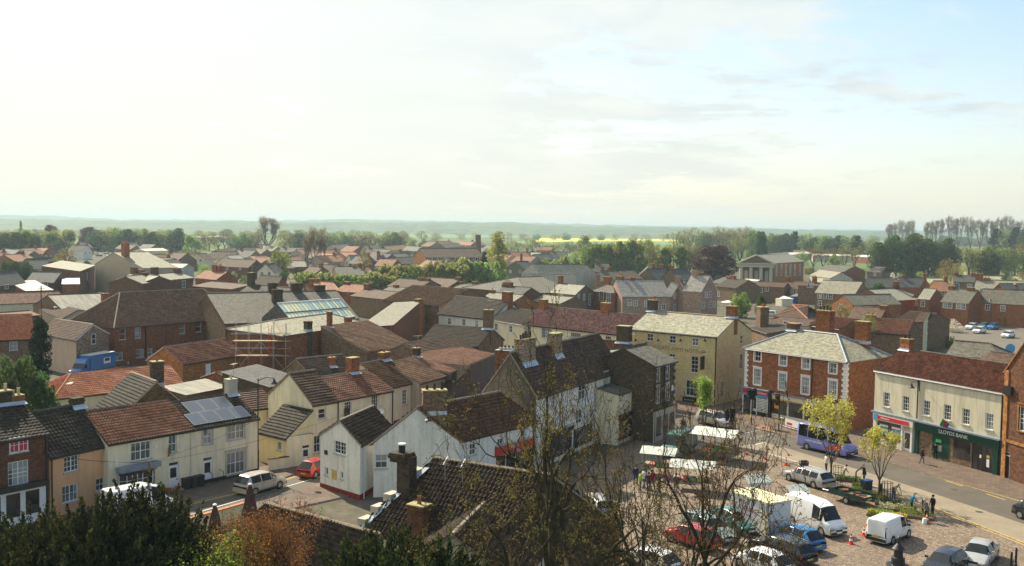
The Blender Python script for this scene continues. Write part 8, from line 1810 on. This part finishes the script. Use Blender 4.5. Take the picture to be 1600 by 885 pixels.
stall(1178, 790, 1.8, 1.2, 2.1, 20, 'small stall with white canopy behind the catering trailer', [CANV]); stall(1240, 808, 1.4, 1.2, 2.1, 20, 'tiny white topped table stall behind the white panel van', [CANV])
# trailer, plants and tree guards
def flat_trailer():
    a, b = at(1304, 778, 0), at(1352, 791, 0); h = math.atan2(b.y - a.y, b.x - a.x); r = empty('flat_trailer', (a.x, a.y, .01), h, 'dark green flat trailer loaded with pots and boxes behind the estate car', 'trailer'); TG = plain('trailer_green', (.02, .055, .05), .5); L_, W_ = 3.3, 1.7
    m = MB(); m.box((L_ / 2, 0, .55), (L_, W_, .08), WOOD); m.build('deck', r)
    for c_, d in (((L_ / 2, -W_ / 2, .75), (L_, .04, .34)), ((L_ / 2, W_ / 2, .75), (L_, .04, .34)), ((0, 0, .75), (.04, W_, .34)), ((L_, 0, .70), (.04, W_, .24))): m = MB(); m.box(c_, d, TG); m.build('side_board', r)
    for y in (-W_ / 2 - .1, W_ / 2 + .1): m = MB(); m.tube((L_ * .55, y - .09, .32), (L_ * .55, y + .09, .32), .32, .32, RUBBER, 14); w = m.build('wheel', r); m = MB(); m.tube((L_ * .55, y - .10, .32), (L_ * .55, y + .10, .32), .18, .18, ALLOY, 10); m.build('rim', w)
    m = MB(); m.tube((0, 0, .5), (-1.2, 0, .45), .04, .04, STEEL, 6); m.build('tow_bar', r); m = MB(); m.box((L_ + .03, 0, .62), (.02, .5, .12), PLATE_Y); m.build('number_plate', r)
    rr = random.Random(3)
    for i in range(14): mt = rr.choice([WOODP, POT, PLASTIC, POT_D, LF_DK]); m = MB(); s_ = rr.uniform(.22, .4); x, y = rr.uniform(.3, L_ - .3), rr.uniform(-.6, .6); p = Vector((a.x, a.y, 0)) + Matrix.Rotation(h, 3, 'Z') @ Vector((x, y, 0)); m.box((p.x, p.y, .61 + s_ * .3), (s_, s_ * 1.3, s_ * .6), mt, rz=rr.uniform(0, 3), taper=1.15 if mt is not WOODP else 1); tag(m.build('plant_tray'), 'box or tray of plant pots carried on the flat trailer', 'tray', 'trays loaded on the flat trailer')
flat_trailer()
def planter(u, v, w, d, rz, leaf, label, cat='flower tray', n=900, hh=.3, size=.09, seed=1):
    p = at(u, v, .012); r = empty('flower_tray', p, R(rz), label, cat, 'flower trays on the setts'); m = MB(); m.box((0, 0, .1), (w, d, .2), WOOD, taper=1.03); m.build('tray', r)
    q = np.random.RandomState(seed); P = np.stack([q.uniform(-w / 2, w / 2, n), q.uniform(-d / 2, d / 2, n), .18 + q.uniform(0, 1, n) ** 1.5 * hh], 1); mi = (q.uniform(0, 1, n) < .4).astype(int) if len(leaf) > 1 else None
    V, F = leaf_quads(P, size, q); link('plants', np_mesh('plants', V, F, leaf, mi), r)
LF_FLY = leafmat('flower_yellow', (.75, .55, .02), .3)
for i, (u, v, w, d, lf, lab) in enumerate(((1368, 806, 1.3, .8, [LF_MID, LF_FLY], 'yellow flower tray left of the green seedling tray'), (1383, 807, 1.2, .8, [LF_LIME], 'pale green seedling tray right of the yellow flowers'), (1405, 812, 1.1, .6, [LF_FLY, LF_MID], 'bright yellow flower tray behind the lone white van'),
    (1400, 797, 2.6, 1.2, [LF_OLV, LF_BLOS], 'mixed pale bedding plant tray in front of the bending person'), (1415, 799, 1.6, 1.2, [LF_MID, LF_OLV], 'green bedding tray left of the blue jacketed person'), (1432, 808, 2.4, 1.3, [LF_MID], 'thick green plant tray beside the black bollard'), (1388, 789, 2.0, 1.0, [LF_DK], 'dark plant tray at the foot of the tree guard'),
    (1344, 764, 1.3, .9, [LF_MID], 'green plant tray left of the blue crate'), (1362, 777, 1.4, .9, [LF_MID, LF_LIME], 'green plant tray right of the trailer'), (1325, 752, 2.2, .8, [LF_DK, LF_MID], 'long dark plant tray behind the trailer front'), (1372, 783, 1.6, .9, [LF_OLV], 'brown green tray between trailer and tree guard'), (1338, 770, .9, .7, [LF_LIME], 'small lime plant tray beside the trailer'))): planter(u, v, w, d, -22, lf, lab, seed=i)
for u, v, lab in ((1309, 758, 'iron tree guard around the larger yellow green tree'), (1386, 785, 'iron tree guard around the smaller yellow green tree')):
    p = at(u, v, .012); r = empty('tree_guard', p, 0, lab, 'tree guard'); m = MB()
    for i in range(10): a = i * .628; x, y = .42 * math.cos(a), .42 * math.sin(a); m.tube((x, y, 0), (x, y, 1.7), .018, .018, BLACK, 5)
    m.build('bars', r)
    for z in (.3, 1.0, 1.65): m = MB(); [m.tube((.42 * math.cos(a * .628), .42 * math.sin(a * .628), z), (.42 * math.cos((a + 1) * .628), .42 * math.sin((a + 1) * .628), z), .02, .02, BLACK, 5) for a in range(10)]; m.build('hoop', r)
p = at(1353.5, 769, .012); m = MB(); m.box((p.x, p.y, .5), (.75, .6, 1.0), PLASTIC, rz=.3); m.box((p.x, p.y, 1.03), (.82, .68, .08), plain('crate_blue', (.02, .08, .30), .5), rz=.3); tag(m.build('bin'), 'black bin with blue lid beside the person in black fleece', 'bin')
p = at(1337, 757, .012); m = MB(); m.tube(p, p + Vector((0, 0, 1.1)), .06, .06, BLACK, 8); m.tube(p + Vector((0, 0, 1.1)), p + Vector((.5, .1, 1.5)), .06, .05, BLACK, 8); tag(m.build('water_pipe'), 'black bent pipe held by the person in black fleece', 'pipe')
p = at(1444.5, 818, .012); m = MB(); m.box(p + Vector((0, 0, .2)), (.3, .2, .4), WHITE, taper=.8); tag(m.build('shopping_bag'), 'white shopping bag at the feet of the stooped shopper', 'bag')
p = at(1256, 736, .012); m = MB(); m.poly([p + Vector((-.3, -.25, 0)), p + Vector((.3, -.25, 0)), p + Vector((.3, 0, 1.0)), p + Vector((-.3, 0, 1.0))], BLACK); m.poly([p + Vector((.3, .25, 0)), p + Vector((-.3, .25, 0)), p + Vector((-.3, 0, 1.0)), p + Vector((.3, 0, 1.0))], BLACK); tag(m.build('folding_sign'), 'black folding pavement sign beside the row of cones', 'sign')
# railings with banner outside the bakery
a, b = at(1219, 668), at(1249, 677); r = empty('guard_railing', (a.x, a.y, .13), math.atan2(b.y - a.y, b.x - a.x), 'pavement guard railing with white and red banner beside the minibus', 'railing'); L_ = (b - a).length; m = MB(); m.tube((0, 0, 1.0), (L_, 0, 1.0), .03, .03, BLACK, 6); m.tube((0, 0, .15), (L_, 0, .15), .03, .03, BLACK, 6)
for i in range(6): m.tube((L_ * i / 5, 0, 0), (L_ * i / 5, 0, 1.0), .03, .03, BLACK, 6)
m.build('rails', r); m = MB(); m.box((L_ * .62, -.05, .72), (L_ * .7, .02, .75), WHITE); m.box((L_ * .5, -.065, .6), (.9, .012, .25), RED2); m.build('banner', r)
# scaffolding at the workshop corner
def scaffold():
    p = at(372, 592, 0); y = 133; r = empty('scaffolding', (at_y(368, y).x, y, 0), R(8), 'steel scaffolding against the mossy roofed workshop front', 'scaffolding'); m = MB(); W_ = 6.6
    for ix in range(5):
        for iy in range(2): x = ix * W_ / 4; m.tube((x, iy * 1.3, 0), (x, iy * 1.3, 8.6 + (ix % 2) * .6), .035, .035, STEEL, 6)
    m.build('uprights', r); m = MB()
    for z in (2.2, 4.2, 5.2, 6.2, 7.2): 
        for iy in range(2): m.tube((-.7, iy * 1.3, z), (W_ + .7, iy * 1.3, z), .035, .035, STEEL, 6)
        for ix in range(5): m.tube((ix * W_ / 4, -.4, z), (ix * W_ / 4, 1.7, z), .03, .03, STEEL, 6)
    m.tube((0, 0, 2.2), (W_ / 2, 0, 6.2), .03, .03, STEEL, 6); m.tube((W_, 0, 2.2), (W_ / 2, 0, 6.2), .03, .03, STEEL, 6); m.build('ledgers', r)
    for z in (4.25, 6.25): m = MB(); [m.box((W_ / 2, .15 + k * .25, z), (W_ + .6, .22, .04), WOODP) for k in range(4)]; m.build('boards', r)
    m = MB(); [m.tube((W_ * .66, -.1, 4.3 + k * .3), (W_ * .66 + .4, -.1, 4.3 + k * .3), .02, .02, RED, 5) for k in range(13)]; m.tube((W_ * .66, -.1, 4.2), (W_ * .66, -.1, 8.4), .025, .025, RED, 5); m.tube((W_ * .66 + .4, -.1, 4.2), (W_ * .66 + .4, -.1, 8.4), .025, .025, RED, 5); m.build('ladder', r)
scaffold()
free_wall('brown board fence between the blue lorry and the orange pantile roof', [at(113, 604), at(160, 597), at(190, 592)], 1.7, .1, WOOD, None, 'board_fence', 'fence')
free_wall('long brown fence along the far car park', [at(1458, 505), at(1524, 504), at(1560, 507), at(1600, 511)], 1.8, .12, WOOD, None, 'car_park_fence', 'fence')
pz = at(1137, 483, 0); m = MB(); m.tube(pz, pz + Vector((0, 0, 2.3)), .05, .05, WOOD, 6); m.lathe(pz + Vector((0, 0, 1.9)), [(2.0, 0), (1.0, .35), (0, .6)], WHITE, 10); tag(m.build('garden_parasol'), 'open white garden parasol left of the round dark green tree', 'parasol')
for i, (u, v, w) in enumerate(((1225, 478, 4), (1245, 474, 5))): q = at(u, v, 0); m = MB(); m.box((q.x, q.y, 1.1), (w, 3, 2.2), [CREAMP, PAINTS['lorry_blue']][i], rz=.4); m.poly([(q.x - w * .6, q.y - 2, 2.25), (q.x + w * .6, q.y - 2, 2.25), (q.x, q.y + .5, 3.0)], WHITE); tag(m.build('garden_shed'), ['cream garden shed', 'blue garden shed'][i] + ' in the gardens right of the round dark tree', 'shed')
# blue round sign right edge
pz = at_y(1583, 150, 0); H_ = z_at(1583, 545, 150); m = MB(); m.tube((pz.x, pz.y, 0), (pz.x, pz.y, H_ + .8), .06, .05, STEEL, 6); m.tube((pz.x, pz.y - .05, H_), (pz.x, pz.y - .1, H_), .75, .75, BLU2, 18); tag(m.build('round_sign'), 'round blue sign on a pole above the pale slate roof at the right edge', 'sign')
# the pub in the foreground
PB = House('pub with big dark pantile roof and stepped left gable in the foreground', (560, 828), (739, 864), 4.5, dv=(8.5, 5.4), name='pub', cat='pub')
PB.finish({'F': REN_COT, 'L': REN_COT, 'R': BRK_SOOT, 'B': BRK_SOOT}, 'gable', Rp=(681, 716), rmat=PANT_DRK, geo='pantile', ridgemat=MORTAR, gutter=False)
PB.chimney(0, 0, .9, .75, 0, BRK_SOOT, x=-.1, y=PB.D * .28, ztop=8.5, zb=2, cap=False, flash=False)
o, t, n, l = PB.side('L')
c = PB.P(-.1, PB.D * .28, 8.6); m = MB(); m.box(c + Vector((0, 0, -.1)), (1.25, 1.1, .2), BRK_SOOT); m.box(c + Vector((0, 0, -.32)), (1.08, .93, .22), BRK_SOOT); m.box(c + Vector((0, 0, .05)), (1.15, 1.0, .1), BRK_SOOT); m.lathe(c + Vector((0, 0, .1)), [(.2, 0), (.2, .45), (.16, .5), (0, .5)], PLASTIC, 10); m.lathe(c + Vector((0, 0, .55)), [(.24, 0), (.24, .08), (0, .1)], WHITE, 10); m.build('chimney_cap', PB.root)
m = MB()
for i in range(5):
    f = .06 + i * .17; y = PB.D * .5 * f * .95; z = PB.h + PB.rise * f + .18; c = PB.P(-.25, y + .4, z); m.box(c, (.55, PB.D * .09, .42), STONE)
m.build('stepped_gable', PB.root); m = MB(); m.poly([PB.P(.05, 0, PB.h + .14), PB.P(.35, 0, PB.h + .14), PB.P(.35, PB.D * .42, PB.h + PB.rise * .84 + .14), PB.P(.05, PB.D * .42, PB.h + PB.rise * .84 + .14)], LEADBRT); m.build('flashing', PB.root)
PB.chimney(0, 0, 1.05, .85, 1, BRK_DRK, x=PB.L * .46, y=PB.D * .06, ztop=6.4, zb=3, poth=.6, capmat=CAPM, flash=False)
for dx in (0, 1.2):
    c = PB.P(2.1 + dx * 1.0, PB.D * .36, PB.h + PB.rise * .72); m = MB(); m.tube(c, c + Vector((0, 0, 1.5)), .02, .02, STEEL, 5)
    for j in range(6): m.tube(c + Vector((-.35 + j * .03, -.2 + j * .09, 1.1 + j * .07)), c + Vector((.35 - j * .03, -.2 + j * .09, 1.1 + j * .07)), .01, .01, STEEL, 4)
    m.tube(c + Vector((0, -.2, 1.1)), c + Vector((0, .3, 1.5)), .012, .012, STEEL, 4); m.build('aerial', PB.root)
def ground_house(label, a, b, h, dv, rise, **kw):
    """same as House but the front corners are given in metres"""
    H = House.__new__(House); a, b = Vector((a[0], a[1], 0)), Vector((b[0], b[1], 0)); e = b - a; H.L = e.length; e.normalize(); H.h = h; H.base = 0; H.rz = math.atan2(e.y, e.x); H.origin = a; H.root = empty(kw.pop('name', 'pub_wing'), a, H.rz, label, kw.pop('cat', 'house'))
    Mi = Matrix.Rotation(-H.rz, 3, 'Z'); w = Mi @ Vector((dv[0], dv[1], 0)); H.D = w.length; w.normalize(); H.ey = w; H.ex = Vector((1, 0, 0)); H.dist = a.y; H.Mi = Mi; H.wm = MB(); H.holes = {}; return H
W2 = ground_house('pub wing with pale mortared ridge and timber framed end under the budding tree', (-6.2, 50.3), (.6, 48.5), 4.3, (3.2, 13.0), 2.2)
W2.finish({'R': REN_CREAM, 'F': REN_CREAM, 'B': BRK_SOOT, 'L': REN_CREAM}, 'gable', rise=2.2, rmat=PANT_DRK, geo='pantile', ridge='y', ridgemat=MORTAR, gutter=False)
for i in range(6): W2.sheet('R', .6 + i * 1.5, .8 + i * 1.5, 0, 4.4, BLACK, 'timber', 0, .04)
W3 = ground_house('low pub outbuilding with dark pantile roof beside the rusty shrub', (-17.3, 58.0), (-9.6, 52.2), 2.4, (4.6, 6.0), 2.2, name='pub_outbuilding', cat='outbuilding')
W3.finish(REN_COT, 'gable', rise=2.2, rmat=PANT_DRK, geo='pantile', ridgemat=MORTAR, gutter=False)
for i, o in enumerate([x for x in bpy.data.objects if x.get('category') in ('house', 'shop') and not x.parent and 80 < x.location.y < 240]):
    ch = [c for c in o.children if c.name.startswith('chimney')]
    if not ch or i % 2: continue
    bb = ch[0].bound_box; x = (bb[0][0] + bb[6][0]) / 2; y = (bb[0][1] + bb[6][1]) / 2; z = bb[6][2]; m = MB(); a = Vector((x + .3, y, z - .4)); b = Vector((x + .3, y, z + 1.3)); m.tube(a, b, .02, .02, STEEL, 4); e = Vector((math.cos(i), math.sin(i), 0)); f_ = Vector((-e.y, e.x, 0)); m.tube(b - e * .5, b + e * .6, .016, .016, STEEL, 4)
    for k in range(7): m.tube(b + e * (-.45 + .16 * k) - f_ * .22, b + e * (-.45 + .16 * k) + f_ * .22, .01, .01, STEEL, 3)
    m.build('aerial', o)
MHC = plain('cast_iron_worn', (.075, .068, .058), .7, .3)
for u, v in ((1290, 712), (1380, 742), (1490, 765), (1240, 700), (420, 786), (1180, 690), (1530, 800)):
    p = at(u, v, .02); m = MB(); m.tube(p, p + Vector((0, 0, .006)), .3, .3, MHC, 14); tag(m.build('manhole_cover'), 'dark round manhole cover set in the road', 'manhole cover', 'manhole covers')
# birds
for i, (u, v, y) in enumerate(((919, 345.5, 300), (939, 347, 300), (944, 348.5, 300), (1148, 242, 260), (788, 355, 280))):
    p = Vector((at_y(u, y).x, y, z_at(u, v, y))); m = MB(); m.poly([p + Vector((-.45, 0, .14)), p + Vector((0, .12, 0)), p + Vector((0, -.12, 0))], BLACK); m.poly([p + Vector((.45, 0, .14)), p + Vector((0, -.12, 0)), p + Vector((0, .12, 0))], BLACK); m.tube(p + Vector((0, -.2, 0)), p + Vector((0, .22, 0)), .06, .02, BLACK, 5); tag(m.build('bird'), 'small dark bird in the sky above the yellow field' if i < 3 else ('lone bird high in the sky right of centre' if i == 3 else 'dark bird low over the horizon near the golden poplar'), 'bird', 'birds over the yellow field' if i < 3 else None)
# ------------------------------------------------------------ haze
def haze():
    g = bpy.data.materials.new('haze'); g.use_nodes = True; nt = g.node_tree; nt.nodes.clear(); o = nt.nodes.new('ShaderNodeOutputMaterial'); v = nt.nodes.new('ShaderNodeVolumePrincipled'); v.inputs['Color'].default_value = (.60, .77, .82, 1); v.inputs['Density'].default_value = HAZE_D; v.inputs['Anisotropy'].default_value = .2; nt.links.new(v.outputs[0], o.inputs['Volume'])
    m = MB(); m.box((0, 6500, 42), (17000, 15000, 87), g); tag(m.build('haze'), kind='stuff')
HAZE_D = 1.7e-4
haze()
